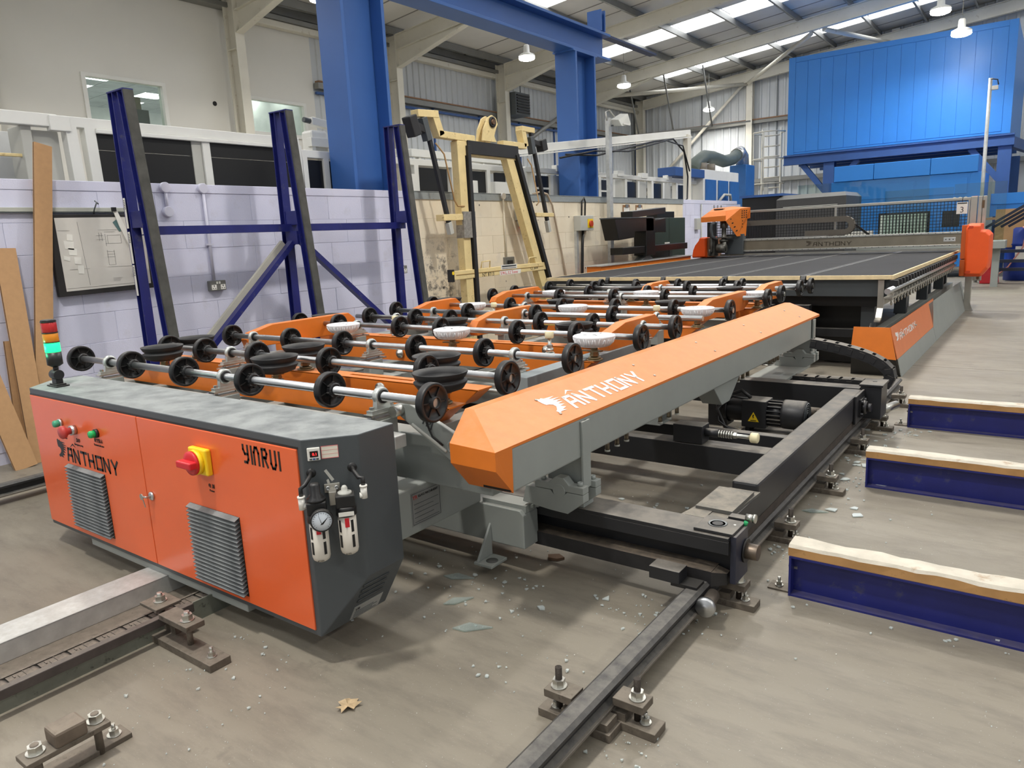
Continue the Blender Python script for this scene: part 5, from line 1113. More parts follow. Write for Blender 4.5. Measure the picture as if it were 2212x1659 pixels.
mb = MB(); mb.hull8([(-5.46,11.1,1.38),(-5.26,11.1,1.38),(-5.26,11.55,1.37),(-5.46,11.55,1.37),(-5.46,11.1,1.56),(-5.26,11.1,1.56),(-5.26,11.55,1.60),(-5.46,11.55,1.60)]); mb.build('side_box', m_blackp, t, bev=.004)
mb = MB(); mb.bar((-5.36,10.35,1.655),(-5.36,11.55,1.72), .20, .10); mb.build('screen_back', m_blackp, t, bev=.006)
t = thing('green_cabinet', 'dark green metal cabinet behind the black machine by the wall', 'cabinet', (-5.65, 12.2, 0))
for a, b_ in ((11.62,12.30),(12.31,13.0)): MB().box(-5.80,-5.54,a,b_,.1,1.61).build('door_panel', m_grn, t, bev=.004)
mb = MB(); mb.box(-5.80,-5.56,11.65,12.98,0,.1); mb.build('plinth', m_bplast, t)
mb = MB(); mb.box(-5.535,-5.53,12.1,12.3,1.15,1.19); mb.build('label_strip', m_wpl, t)
mb = MB(); mb.box(-5.78,-5.58,11.9,12.62,1.612,1.72); solo(mb, 'black_box', m_blackp, 'flat black box lying on top of the dark green cabinet', 'box', (-5.68,12.2,1.612), bev=.006)
# ================================================================== WALL-SIDE THINGS
# --- navy glass rack with three leaning posts (one welded frame)
RK = thing('glass_rack', 'navy blue steel A-frame rack with three rubber faced posts against the wall', 'rack', (-5.4, 4.2, 0))
for i, y in enumerate((2.87, 4.25, 5.62)):
    h_ = .036
    mb = MB(); mb.box(-5.630,-5.622,y-h_,y+h_,0,2.56); mb.box(-5.568,-5.560,y-h_,y+h_,0,2.56); mb.box(-5.622,-5.568,y-.003,y+.003,0,2.56); mb.build('rear_post', m_navy, RK)
    top = Vector((-5.472,y,2.55)); bot = Vector((-5.245,y,.15)); ax = (bot-top).normalized(); q = Vector((ax.z,0,-ax.x)); q = q if q.x > 0 else -q; s_ = Vector((0,1,0))
    mb = MB()
    for o in (-.018, .050): mb.gprism([(-h_,0),(h_,0),(h_,2.42),(-h_,2.42)], top+q*o, s_, ax, q, 0, .008)
    mb.gprism([(-.003,0),(.003,0),(.003,2.42),(-.003,2.42)], top, s_, ax, q, -.010, .050); mb.build('leaning_post', m_navy, RK)
    mb = MB(); mb.gprism([(-h_,0),(h_,0),(h_,2.42),(-h_,2.42)], top, s_, ax, q, .058, .078); mb.build('rubber_facing', M('worn rubber strip', (72,72,68), .8, var=.25, scale=10, bump=.3, bs=40), RK, bev=.004)
    MB().box(-5.635,-5.40,y-.038,y+.038,2.555,2.565).build('top_cap', m_navy, RK)
    MB().box(-5.560,-5.40,y-.03,y+.03,1.60,1.72).build('stub_beam', m_navy, RK)
mb = MB(); mb.box(-5.555,-5.49,2.9,5.66,1.545,1.552); mb.box(-5.555,-5.49,2.9,5.66,1.602,1.609); mb.box(-5.497,-5.49,2.9,5.66,1.552,1.602); mb.build('cross_rail', m_navy, RK)
MB().box(-5.555,-5.40,4.20,4.30,1.43,1.545).build('gusset', m_navy, RK)
MB().bar((-5.5,4.24,1.47),(-5.5,3.10,.45),.045,.065,(1,0,0)).build('brace', m_navy, RK); MB().bar((-5.5,4.30,1.47),(-5.5,5.55,.40),.045,.065,(1,0,0)).build('brace', m_navy, RK)
MB().bar((-5.545,4.15,1.45),(-5.545,3.05,.46),.05,.03,(1,0,0)).build('pale_strip', M('pale grey strip', (170,168,156), .7), RK)
for y in (2.87, 4.25, 5.62): MB().box(-5.75,-4.9,y-.06,y+.06,0,.09).build('foot_beam', m_navy, RK)
for k, (z0, z1) in enumerate(((1.60,1.82),(1.34,1.575),(1.10,1.33))):
    st = MB().box(-5.618,-5.592,2.8315,2.8335,z0,z1).build('paper_strip', m_paper, RK)
    mb = MB()
    for j in range(6): mb.box(-5.612,-5.598,2.8308,2.8315,z1-.02-j*.012,z1-.014-j*.012)
    mb.build('strip_print', m_lblack, st)

# --- cream lifting frame leaning by the wall
LF = thing('lifting_frame', 'cream painted lifting frame with black padding leaning on the cream wall', 'lifting frame', (-5.6, 7.4, 0)); lx = -5.62
def pbar(name, pts, wd, dp, mat, x=lx, bev=.004):
    mb = MB()
    for a, b_ in zip(pts[:-1], pts[1:]):
        A = Vector((x,a[0],a[1])); B = Vector((x,b_[0],b_[1])); mb.bar(A, B, dp, wd, Vector((0,-(B-A).z,(B-A).y)) if abs((B-A).z) > 1e-6 else (0,0,1))
    return mb.build(name, mat, LF, bev=bev)
pbar('left_leg', [(6.73,2.50),(6.77,.02)], .13, .10, m_cream); pbar('right_leg', [(7.66,2.40),(8.66,.0)], .14, .10, m_cream)
pbar('leg_padding', [(6.845,2.46),(6.875,.02)], .055, .12, m_rubber, lx+.02); pbar('leg_padding', [(7.80,2.42),(8.80,.0)], .06, .12, m_rubber, lx+.02)
pbar('top_beam', [(6.68,2.435),(7.82,2.43)], .17, .09, m_cream); pbar('top_padding', [(6.84,2.445),(7.84,2.44)], .15, .02, m_rubber, lx+.055)
pbar('top_arm', [(6.38,2.555),(7.0,2.545)], .075, .10, m_cream); pbar('top_arm', [(7.55,2.535),(8.05,2.535)], .07, .10, m_cream)
pbar('hook_post', [(6.33,2.75),(6.42,2.54)], .10, .10, m_cream); pbar('hook_arm', [(6.05,2.74),(6.38,2.76)], .075, .11, m_cream)
pbar('hook_post', [(7.99,2.74),(8.05,2.53)], .09, .10, m_cream); pbar('hook_arm', [(7.96,2.745),(8.24,2.74)], .065, .11, m_cream)
pbar('swing_rod', [(6.16,2.74),(6.46,1.60)], .042, .042, m_rubber, lx+.03, 0); pbar('swing_rod', [(8.17,2.73),(8.50,1.56)], .042, .042, m_rubber, lx+.03, 0)
pbar('rod_clamp', [(6.13,2.70),(6.20,2.47)], .08, .08, m_dgrey, lx+.03); pbar('rod_clamp', [(8.15,2.66),(8.20,2.45)], .08, .08, m_dgrey, lx+.03)
pbar('clamp_arm', [(5.98,2.62),(6.2,2.56)], .07, .07, m_rubber, lx+.03); pbar('clamp_arm', [(8.2,2.60),(8.42,2.57)], .06, .07, m_rubber, lx+.03)
pbar('clamp_pad', [(5.93,2.70),(6.0,2.50)], .12, .12, m_rubber, lx+.03, .01); pbar('clamp_pad', [(8.40,2.64),(8.44,2.50)], .12, .11, m_rubber, lx+.03, .01)
pbar('lower_arm', [(6.35,1.655),(6.82,1.66)], .07, .12, m_cream); pbar('lower_arm', [(8.20,1.68),(8.62,1.675)], .05, .12, m_cream)
pbar('rod_end', [(6.45,1.60),(6.485,1.47)], .06, .06, m_lgrey, lx+.03); pbar('rod_end', [(8.48,1.60),(8.52,1.45)], .055, .055, m_lgrey, lx+.03)
ob = MB().tube([(lx+.05,6.3,2.45),(lx+.06,6.42,2.34),(lx+.06,6.55,1.84),(lx+.06,6.6,1.78),(lx+.05,6.73,1.78)], .009, 6).build('handle_wire', M('tan wire', (176,140,92), .5), LF)
ob = MB().tube([(lx+.05,8.05,2.38),(lx+.06,8.12,2.30),(lx+.06,8.26,1.84),(lx+.06,8.2,1.80)], .009, 6).build('handle_wire', M('tan wire', (176,140,92), .5), LF)
rb = pbar('rating_beam', [(6.44,1.0),(8.43,1.005)], .10, .06, m_cream, lx+.03)
MB().box(lx+.06,lx+.064,6.5,8.3,1.0,1.008).build('beam_groove', M('groove ochre', (150,122,70), .6), rb)
text_obj('NT 8713', .065, (lx+.0610,6.98,.952), (0,1,0), (0,0,1), 'beam_text', m_lblack, rb)
lb = MB().box(lx+.06,lx+.062,7.33,7.78,.945,1.003).build('load_label', m_wpl, rb); text_obj('S.W.L. 3.2 Tonne', .052, (lx+.0625,7.345,.953), (0,1,0), (0,0,1), 'load_text', m_red, lb)
text_obj('CE 2014', .05, (lx+.0610,8.0,.975), (0,1,0), (0,0,1), 'beam_text', m_lblack, rb)
lb = MB().box(lx+.06,lx+.062,7.36,7.70,1.012,1.07).build('maker_plate', m_wpl, rb); mb = MB(); mb.box(lx+.0622,lx+.0626,7.38,7.68,1.02,1.028); mb.box(lx+.0622,lx+.0626,7.38,7.68,1.04,1.06); mb.build('plate_print', m_dgrey, lb)
for y in (7.0, 8.0): MB().tube([(lx+.03,y,1.05),(lx+.05,y,1.13),(lx+.05,y+.16,1.135),(lx+.03,y+.17,1.05)], .008, 6).build('handle', m_cream, LF)
MB().box(lx+.0,lx+.075,6.415,6.45,.93,1.07).build('beam_end', m_bplast, LF); MB().cyl((lx+.075,6.43,1.03),(lx+.077,6.43,1.03),.02,n=10).build('yellow_dot', m_yel, LF)
for xo in (-.03, .06):
    mb = MB(); mb.gprism([(7.10,2.53),(7.13,2.66),(7.22,2.80),(7.30,2.835),(7.38,2.81),(7.41,2.74),(7.36,2.66),(7.33,2.60),(7.37,2.53)], (lx+xo,0,0), (0,1,0), (0,0,1), (1,0,0), 0, .022); mb.build('lifting_eye', m_cream, LF, bev=.003)
mb = MB(); mb.cyl((lx-.05,7.295,2.755),(lx+.115,7.295,2.755),.03,n=14); mb.build('eye_pin', M('brown pin', (110,84,64), .4, .6), LF); mb = MB(); mb.lathe([(.034,0),(.062,0),(.062,.016),(.034,.016)], (lx+.083,7.295,2.755), (1,0,0), 20, close=True); mb.build('eye_washer', m_rubber, LF)
MB().box(lx-.05,lx+.07,6.68,6.90,1.42,1.72).build('tape_wrap', M('silver grey tape', (150,146,138), .4, .3, var=.3, scale=30), LF)

# --- notice board, trunking, conduits and sockets on the wall
W_ = WX+.002
t = thing('notice_board', 'black framed board with a pinned drawing hanging askew on the lilac wall', 'notice board', (WX+.06, 2.7, 1.4))
def wq(mb, pts, x0, x1): return mb.gprism(pts, (0,0,0), (0,1,0), (0,0,1), (1,0,0), x0, x1)
wq(MB(), [(2.365,1.715),(3.075,1.715),(3.07,1.143),(2.365,1.130)], W_+.01, W_+.055).build('backing', M('charcoal board', (40,38,37), .7), t, bev=.003)
dr = wq(MB(), [(2.41,1.690),(3.05,1.694),(3.045,1.180),(2.415,1.165)], W_+.0555, W_+.057).build('drawing_sheet', M('aged drawing paper', (214,210,202), .8, var=.05, scale=5), t)
mb = MB()
for a in ([(2.42,1.60),(2.50,1.60)],[(2.70,1.60),(2.85,1.60)],[(2.74,1.585),(2.82,1.585)],[(2.68,1.53),(2.74,1.53)],[(2.74,1.50),(2.86,1.50)],[(2.76,1.56),(2.86,1.56)],[(2.76,1.56),(2.76,1.50)],[(2.86,1.56),(2.86,1.50)],[(2.745,1.57),(2.745,1.48)],[(2.74,1.44),(2.80,1.44)],[(2.74,1.42),(2.80,1.42)],[(2.74,1.40),(2.80,1.40)],[(2.745,1.45),(2.745,1.34)],[(2.795,1.45),(2.795,1.34)],[(2.745,1.34),(2.795,1.34)],[(2.73,1.325),(2.95,1.325)],[(2.46,1.32),(2.60,1.322)],[(2.56,1.66),(2.585,1.20)],[(2.42,1.185),(3.03,1.195)],[(2.76,1.24),(2.83,1.24)],[(2.76,1.23),(2.82,1.23)],[(2.76,1.22),(2.81,1.22)],[(2.90,1.26),(3.0,1.26)],[(2.90,1.25),(3.0,1.25)],[(2.90,1.24),(2.98,1.24)],[(2.68,1.56),(2.73,1.56)],[(2.70,1.58),(2.70,1.52)],[(2.72,1.58),(2.72,1.52)]):
    mb.bar((W_+.0573,*a[0]),(W_+.0573,*a[1]),.0008,.0032,(1,0,0))
ob = mb.build('drawing_lines', M('ink grey', (92,90,90), .8), dr); ob['kind'] = 'stuff'
for pts in ([(2.475,1.575),(2.515,1.57),(2.51,1.525),(2.47,1.53)],[(2.445,1.53),(2.515,1.52),(2.51,1.46),(2.45,1.47)],[(2.47,1.475),(2.53,1.468),(2.525,1.42),(2.472,1.425)],[(2.43,1.425),(2.475,1.41),(2.47,1.38),(2.43,1.395)],[(2.50,1.41),(2.55,1.405),(2.545,1.355),(2.50,1.36)],[(2.515,1.35),(2.56,1.345),(2.555,1.285),(2.515,1.29)]): wq(MB(), pts, W_+.058, W_+.060).build('pinned_note', m_paper, t)
wq(MB(), [(2.83,1.735),(2.86,1.735),(2.955,1.475),(2.915,1.472),(2.86,1.62)], W_+.06, W_+.066).build('hanging_paper', m_paper, t); wq(MB(), [(2.815,1.655),(2.845,1.675),(2.87,1.59),(2.855,1.585)], W_+.0575, W_+.0595).build('photo_print', M('teal print', (86,116,116), .5), t)
mb = MB(); mb.box(W_+.055,W_+.075,2.82,2.85,1.735,1.765); mb.build('bulldog_clip', m_bplast, t)
MB().tube([(W_+.03,2.70,1.72),(W_+.05,2.70,1.75),(W_+.06,2.72,1.80),(W_+.05,2.735,1.79),(W_+.04,2.715,1.815)], .005, 6).build('hanging_hook', m_dgrey, t)
t = thing('cable_trunking', 'flat grey trunking strip running along the lilac wall above the board', 'trunking', (W_, 2, 1.74)); MB().box(W_-.002, W_+.022, 1.2, 2.95, 1.735, 1.765).build('cover_strip', M('grey green trunking', (178,180,170), .6), t, bev=.003)
MB().box(W_-.002, W_+.03, 1.2, 2.95, 1.726, 1.733).build('base_strip', m_dgrey, t)
def jbox(mb, y, z): return mb.cyl((W_-.004,y,z),(W_+.035,y,z),.042,n=20)
t = thing('conduit_loop', 'short lilac painted conduit between two round boxes on the wall', 'conduit', (W_, 3.29, 1.73))
for z in (1.925, 1.735): jbox(MB(), 3.29, z).build('round_box', m_conduit, t, bev=.004)
MB().cyl((W_+.015,3.29,1.735),(W_+.015,3.29,1.925),.013,n=12).build('conduit_pipe', m_conduit, t)
t = thing('conduit_drop', 'lilac conduit dropping from a round box to the twin socket', 'conduit', (W_, 3.62, 1.16))
jbox(MB(), 3.62, 1.925).build('round_box', m_conduit, t, bev=.004); MB().cyl((W_+.015,3.62,1.16),(W_+.015,3.62,1.925),.013,n=12).build('conduit_pipe', m_conduit, t); MB().box(W_-.004,W_+.03,3.59,3.65,1.455,1.47).build('saddle_clip', m_conduit, t)
def socket(y, z, lab):
    t = thing('wall_socket', lab, 'socket', (W_, y, z), 'metal twin sockets on the block wall')
    MB().box(W_-.004, W_+.045, y-.074, y+.074, z-.043, z+.043).build('back_box', m_sock, t, bev=.006)
    MB().box(W_+.045, W_+.049, y-.072, y+.072, z-.041, z+.041).build('face_plate', m_sock, t, bev=.002)
    for s_ in (-1, 1):
        o = MB().box(W_+.049, W_+.0515, y+s_*.042-.022, y+s_*.042+.022, z-.034, z+.008).build('outlet', m_wpl, t)
        mb = MB()
        for a, b_, c_, d in ((-.004,.004,-.008,.004),(-.016,-.006,-.026,-.020),(.006,.016,-.026,-.020)): mb.box(W_+.0515,W_+.0520,y+s_*.042+a,y+s_*.042+b_,z+c_,z+d)
        mb.build('pin_holes', m_bplast, o)
        MB().box(W_+.049,W_+.054,y+s_*.012-.007,y+s_*.012+.007,z+.014,z+.034).build('switch', m_wpl, t)
    return t
socket(3.635, 1.114, 'grey metal twin socket left of the middle navy rack post'); socket(5.88, 1.11, 'grey metal twin socket just behind the right navy rack post')
t = thing('conduit_drop', 'pale conduit behind the right navy post above its socket', 'conduit', (W_, 5.8, 1.15)); MB().cyl((W_+.013,5.82,1.15),(W_+.013,5.82,1.60),.011,n=10).build('conduit_pipe', m_conduit, t)
t = thing('conduit_drop', 'white conduit from round box down to the socket behind the lifting frame', 'conduit', (W_, 7.85, 1.15)); jbox(MB(), 7.84, 1.93).build('round_box', m_wpl, t, bev=.004); MB().cyl((W_+.015,7.85,1.15),(W_+.015,7.84,1.93),.013,n=12).build('conduit_pipe', M('cream conduit', (224,214,192), .6), t)
t = thing('wall_socket', 'metal socket with a black plug behind the lifting frame', 'socket', (W_, 7.88, 1.10)); MB().box(W_-.004,W_+.04,7.80,8.0,1.04,1.15).build('back_box', m_sock, t, bev=.005); MB().box(W_+.04,W_+.09,7.83,7.90,1.05,1.11).build('plug', m_bplast, t, bev=.008)
t = thing('switch_socket', 'grey isolator with red industrial socket on the cream wall', 'socket', (W_, 8.2, 1.6)); MB().box(W_-.004,W_+.09,8.10,8.26,1.62,1.78).build('isolator_box', m_lgrey, t, bev=.008); MB().cyl((W_+.09,8.24,1.70),(W_+.11,8.24,1.70),.035,n=18).build('rotary_switch', M('orange red knob', (200,70,40), .4), t)
mb = MB(); mb.cyl((W_+.04,8.17,1.62),(W_+.06,8.18,1.55),.055,n=18); mb.build('socket_neck', m_lgrey, t); MB().cyl((W_+.06,8.18,1.56),(W_+.09,8.20,1.50),.058,n=18).build('red_cap', m_red, t)
jb = jbox(MB(), 8.17, 1.92).build('round_box', m_wpl, t); MB().cyl((W_+.015,8.17,1.78),(W_+.015,8.17,1.92),.012,n=10).build('conduit_pipe', m_wpl, t)
t = thing('isolator_switch', 'grey isolator box with red knob and black cables on the cream wall', 'switch', (W_, 9.8, 1.55)); MB().box(W_-.004,W_+.12,9.60,9.98,1.45,1.67).build('enclosure', m_lgrey, t, bev=.008); MB().cyl((W_+.12,9.88,1.55),(W_+.15,9.88,1.55),.045,n=18).build('red_knob', M('orange red knob', (200,70,40), .4), t); MB().box(W_+.12,W_+.125,9.80,9.96,1.49,1.62).build('yellow_plate', m_yel, t)
MB().tube([(W_+.03,9.78,1.67),(W_+.04,9.78,1.88),(W_+.05,9.83,1.93),(W_+.04,9.88,1.88),(W_+.03,9.88,1.67)], .013, 8).build('cable_loop', m_bplast, t); MB().box(W_-.002,W_+.04,9.60,9.66,.02,1.45).build('cable_channel', m_galv, t); MB().tube([(W_+.05,9.78,1.46),(W_+.055,9.74,1.25),(W_+.055,9.70,.6),(W_+.055,9.70,.05)], .022, 8).build('down_cable', m_bplast, t)
t = thing('hanging_cable', 'beige cable looping over the grey wall capping right of the lifting frame', 'cable', (W_, 9.0, 1.0)); MB().tube([(W_-.04,8.6,1.97),(W_+.02,8.7,2.0),(W_+.035,8.85,1.97),(W_+.03,8.98,1.82),(W_+.025,9.15,1.3),(W_+.025,9.3,.8),(W_+.025,9.38,.02)], .014, 8).build('cable_run', M('beige cable', (178,160,138), .6), t)
for y, lab in ((11.28,'white clipboard hanging on the cream wall left above the black machine'),(11.75,'second white clipboard, nearer the dark green cabinet')):
    t = thing('clipboard', lab, 'clipboard', (W_, y, 1.7)); MB().box(W_,W_+.008,y-.12,y+.12,1.60,1.84).build('board', M('hardboard', (150,110,72), .7), t); MB().box(W_+.008,W_+.012,y-.10,y+.10,1.58,1.80).build('sheets', m_paper, t); MB().box(W_+.012,W_+.022,y-.05,y+.05,1.80,1.85).build('clip', m_zinc, t)

# --- cardboard edge strips leaning at the left
def strip(lab, y, yl, z, w_, lean, cut=0):
    t = thing('cardboard_strip', lab, 'cardboard', (WX+.1, y, 0), 'cardboard strips leaning on the lilac wall')
    xb = WX+.07+lean; xt = WX+.045; s_ = Vector((0,1,0)); A = Vector((xb,y,0)); B = Vector((xt,yl,z)); ax = (B-A); L_ = ax.length; ax.normalize(); n_ = s_.cross(ax).normalized(); n_ = n_ if n_.x > 0 else -n_; s2 = ax.cross(n_); s2 = s2 if s2.y > 0 else -s2
    pts = [(-w_/2,0),(w_/2,0),(w_/2,L_-cut),(-w_/2,L_)]
    MB().gprism([(-w_/2+.002,.001),(w_/2-.002,.001),(w_/2-.002,L_-cut-.001),(-w_/2+.002,L_-.001)], A, s2, ax, n_, -.010, .010).build('fluted_core', m_cardin, t)
    for o in (-.012, .010): MB().gprism(pts, A, s2, ax, n_, o, o+.002).build('liner_board', m_card, t)
    return t
strip('tallest cardboard strip, reaching above the lilac wall top', 2.06, 2.42, 2.20, .115, .05, .01); strip('long slanting cardboard strip left of the tallest one', 2.02, 2.07, 1.49, .13, .10)
strip('cardboard strip cut off by the left picture edge, leaning right', 1.90, 1.62, 1.75, .14, .16); strip('short cardboard strip standing behind the slanting ones', 1.97, 2.02, .86, .11, .03)

# --- blue crane portal behind the low wall
t = thing('crane_portal', 'two tall blue steel columns carrying a blue crane beam behind the wall', 'crane frame', (-6.45, 8.5, 0))
for y0, y1, zt in ((5.70,6.34,4.19),(10.44,11.06,4.19)):
    mb = MB(); mb.box(-6.62,-6.24,y0,y0+.045,0,zt); mb.box(-6.62,-6.24,y1-.045,y1,0,zt); mb.box(-6.445,-6.415,y0+.045,y1-.045,0,zt); mb.build('column', m_cblue, t, bev=.004)
MB().box(-6.62,-6.24,10.38,11.12,4.185,4.21).build('cap_plate', m_cblue, t)
mb = MB(); mb.box(-6.60,-6.26,3.0,11.62,4.21,4.25); mb.box(-6.60,-6.26,3.0,11.62,4.585,4.625); mb.box(-6.445,-6.415,3.0,11.62,4.25,4.585); mb.build('crane_beam', m_cblue, t, bev=.004)
mb = MB(); mb.box(-6.50,-6.36,3.0,13.6,4.627,4.66); mb.build('crane_rail', M('dark blue rail', (36,52,92), .5), t)
mb = MB(); mb.box(-6.56,-6.30,11.38,11.41,4.66,4.98); mb.box(-6.56,-6.30,11.50,11.53,4.66,4.98); mb.box(-6.44,-6.42,11.41,11.50,4.66,4.98); mb.build('stop_post', m_cblue, t)
for x in (-6.5, -6.36): MB().hexa((x,10.6,4.16),(0,0,1),.025,.02).build('cap_bolt', m_dgrey, t)

# --- white framed washing line with black panels behind the wall
t = thing('white_glass_line', 'white framed glass washing line with black panels showing above the wall', 'machine', (-6.9, 8, 1.0)); xf = -6.68
def wbox(name, y0, y1, z0, z1, x0, x1, mat, bev=.006): return MB().box(x0, x1, y0, y1, z0, z1).build(name, mat, t, bev=bev)
wbox('top_rail', -1.5, 2.93, 2.46, 2.56, xf-.1, xf, m_white); wbox('top_rail', 2.96, 5.35, 2.47, 2.555, xf-.1, xf, m_white)
wbox('corner_block', 2.86, 3.02, 2.43, 2.55, xf-.06, xf+.02, m_white)
def post(y, yb, w_, mat=None, z1=2.48, z0=.2):
    mb = MB(); mb.hull8([(xf-.10,yb,z0),(xf,yb,z0),(xf,yb+w_,z0),(xf-.10,yb+w_,z0),(xf-.10,y,z1),(xf,y,z1),(xf,y+w_,z1),(xf-.10,y+w_,z1)]); return mb.build('post', mat or m_white, t, bev=.004)
post(2.98,3.03,.09); post(3.13,3.17,.09); post(4.20,4.21,.08); post(5.30,5.34,.07)
wbox('back_panel', -1.5, 2.92, .3, 2.47, xf-.55, xf-.5, M('pale grey panel', (198,200,200), .4)); wbox('inner_post', 2.66, 2.74, .3, 2.46, xf-.3, xf-.05, m_lgrey); wbox('grab_bar', -1.5, 2.76, 2.22, 2.245, xf-.12, xf-.09, m_cream); wbox('shadow_panel', 2.74, 2.96, .3, 2.44, xf-.25, xf-.1, m_lgrey)
def bpanel(y0, y1, z1=2.44):
    wbox('black_panel', y0, y1, .4, 2.30, xf-.06, xf-.03, m_blackp, 0); wbox('black_panel', y0, y1, 2.305, z1, xf-.06, xf-.03, m_blackp, 0)
bpanel(3.24, 4.10); bpanel(4.28, 5.28); wbox('side_stile', 4.10, 4.20, .3, 2.46, xf-.08, xf-.02, m_lgrey)
wbox('rail_lip', 3.22, 5.30, 2.435, 2.47, xf-.02, xf+.02, m_white)
# second half: lower line beyond the blue column
wbox('top_rail', 5.36, 9.6, 2.36, 2.44, xf-.2, xf, m_white); wbox('top_rail', 9.6, 16.4, 2.38, 2.46, xf-.1, xf, m_white)
for a, b_ in ((5.42,5.66),(5.74,6.05),(7.22,7.78),(8.32,8.62),(8.85,9.1)): wbox('black_panel', a, b_, .4, 2.34, xf-.06, xf-.03, m_blackp, 0)
for a in (5.36,5.66,7.12,7.85,8.62,9.1,9.55): wbox('post', a, a+.08, .3, 2.37, xf-.1, xf, m_white)
wbox('white_cover', 6.9, 7.12, .4, 2.25, xf-.03, xf+.02, m_white); wbox('white_cover', 7.86, 8.3, .4, 2.20, xf-.03, xf+.08, m_white); wbox('white_cover', 8.7, 9.5, .4, 2.2, xf-.03, xf+.08, m_white)
wbox('motor_grille', 5.76, 6.04, 1.9, 2.06, xf-.02, xf+.02, m_blackp)
for k in range(7): wbox('grille_bar', 5.785+k*.034, 5.80+k*.034, 1.92, 2.04, xf+.02, xf+.024, m_lgrey, 0)
y = 9.75
k = 0
for a in (9.85, 11.0, 11.95, 12.95, 14.1, 15.3):
    wbox('black_panel', a, a+.42, .4, 2.34, xf-.06, xf-.03, m_blackp, 0); wbox('light_panel', a+.46, a+.86, .4, 2.36, xf-.06, xf-.02, m_lgrey, .003)
    wbox('post', a-.09, a, .3, 2.38, xf-.1, xf, m_white); mb = MB(); mb.hull8([(xf-.08,a+.38,.3),(xf,a+.38,.3),(xf,a+.45,.3),(xf-.08,a+.45,.3),(xf-.08,a+.44,2.36),(xf,a+.44,2.36),(xf,a+.52,2.36),(xf-.08,a+.52,2.36)]); mb.build('post', m_white, t)
    wbox('corner_block', a+.6, a+.85, 2.42, 2.52, xf-.08, xf+.02, m_white)
for a in (9.85, 11.0, 11.95): wbox('glazing_bar', a, a+.42, 2.13, 2.16, xf-.03, xf-.02, m_white, 0)
# pipes, arms and catwalk rail above
t = thing('white_jib', 'white jib arms and rails above the washing line behind the blue column', 'lifting arm', (-7.2, 5.6, 2.4)); xj = -7.2
mb = MB(); mb.box(xj-.1,xj+.1,5.88,6.12,2.3,2.74); mb.build('pedestal', m_white, t, bev=.03)
mb = MB(); mb.bar((xj,5.95,2.85),(xj,7.2,2.74),.10,.09); mb.build('arm', m_white, t, bev=.01); mb = MB(); mb.bar((xj,7.18,2.78),(xj,7.25,2.50),.12,.10); mb.build('elbow', m_white, t, bev=.01)
mb = MB(); mb.cyl((xj,5.86,2.86),(xj,5.96,2.85),.03,n=12); mb.build('pivot', m_dgrey, t)
for y0, y1, z in ((5.80,6.75,2.60),(7.45,9.6,2.58)): MB().box(xj+.1,xj+.18,y0,y1,z-.06,z+.04).build('rail', m_white, t, bev=.004)
for y in (5.82,6.2,6.62,7.6,8.4,9.0,9.5): MB().box(xj+.1,xj+.16,y,y+.05,2.36,2.58).build('rail_post', m_white, t)
MB().box(xj-.3,xj+.1,7.3,7.5,2.40,2.62).build('end_block', m_white, t, bev=.006); MB().box(xj-.1,xj+.1,9.0,9.6,2.4,2.6).build('end_block', m_white, t, bev=.006)

# --- light pole, white monorail, cabinets on the right part of the wall
t = thing('floodlight_pole', 'galvanised pole with a small floodlight in front of the cream wall', 'light', (-5.74, 10.6, 0)); MB().box(-5.78,-5.72,10.50,10.60,0,3.14).build('pole', m_galv, t)
mb = MB(); mb.hull8([(-5.72,10.62,3.02),(-5.55,10.62,3.0),(-5.55,10.92,3.05),(-5.72,10.92,3.07),(-5.74,10.60,3.12),(-5.60,10.60,3.10),(-5.60,10.92,3.22),(-5.74,10.92,3.24)]); hd_ = mb.build('flood_head', m_lgrey, t, bev=.006); MB().box(-5.549,-5.545,10.66,10.88,3.03,3.06).build('lens', m_wpl, hd_)
MB().bar((-5.75,10.55,3.02),(-5.66,10.72,3.04),.03,.02).build('flood_bracket', m_dgrey, t); MB().tube([(-5.75,10.5,3.10),(-5.74,10.45,3.22),(-5.7,10.5,3.24),(-5.68,10.62,3.15)], .012, 6).build('flood_cable', m_wpl, t)
t = thing('white_monorail', 'white overhead monorail beam on a post behind the floodlight pole', 'monorail', (-5.95, 14.1, 0)); MB().box(-6.03,-5.93,14.05,14.22,0,3.2).build('post', m_frame, t, bev=.006)
mb = MB(); mb.bar((-6.0,14.25,3.24),(-6.35,8.6,2.58),.10,.12); mb.build('beam', m_white, t, bev=.006); mb = MB(); mb.bar((-6.0,14.25,3.16),(-6.35,8.6,2.50),.16,.02); mb.build('beam_flange', m_white, t)
MB().tube([(-5.95,9.6,2.56),(-5.93,10.5,2.60),(-5.92,12.5,2.95),(-5.90,13.3,3.05),(-5.90,13.8,2.85),(-5.90,13.98,2.4),(-5.90,13.95,1.98),(-5.9,13.7,1.9)], .016, 6).build('black_cable', m_bplast, t); MB().tube([(-5.93,9.4,2.50),(-5.92,10.4,2.66),(-5.9,11.5,2.72),(-5.90,13.0,3.0),(-5.88,13.7,2.95),(-5.88,14.02,2.5)], .014, 6).build('black_cable', m_bplast, t)
t = thing('blue_white_machine', 'blue and white glass machine at the far end of the low wall', 'machine', (-6.6, 17.4, 1.3)); xb = -6.5
MB().box(xb-.4,xb,14.75,16.35,2.50,2.68).build('blue_hood', m_bdark, t, bev=.01); MB().box(xb-.4,xb-.02,16.32,18.6,1.0,2.70).build('white_body', m_white, t, bev=.01)
for a in (16.42,17.2,17.95): MB().box(xb-.02,xb+.01,a,a+.62,1.2,2.48).build('blue_door', M('denim blue door', (44,100,164), .45), t, bev=.004)
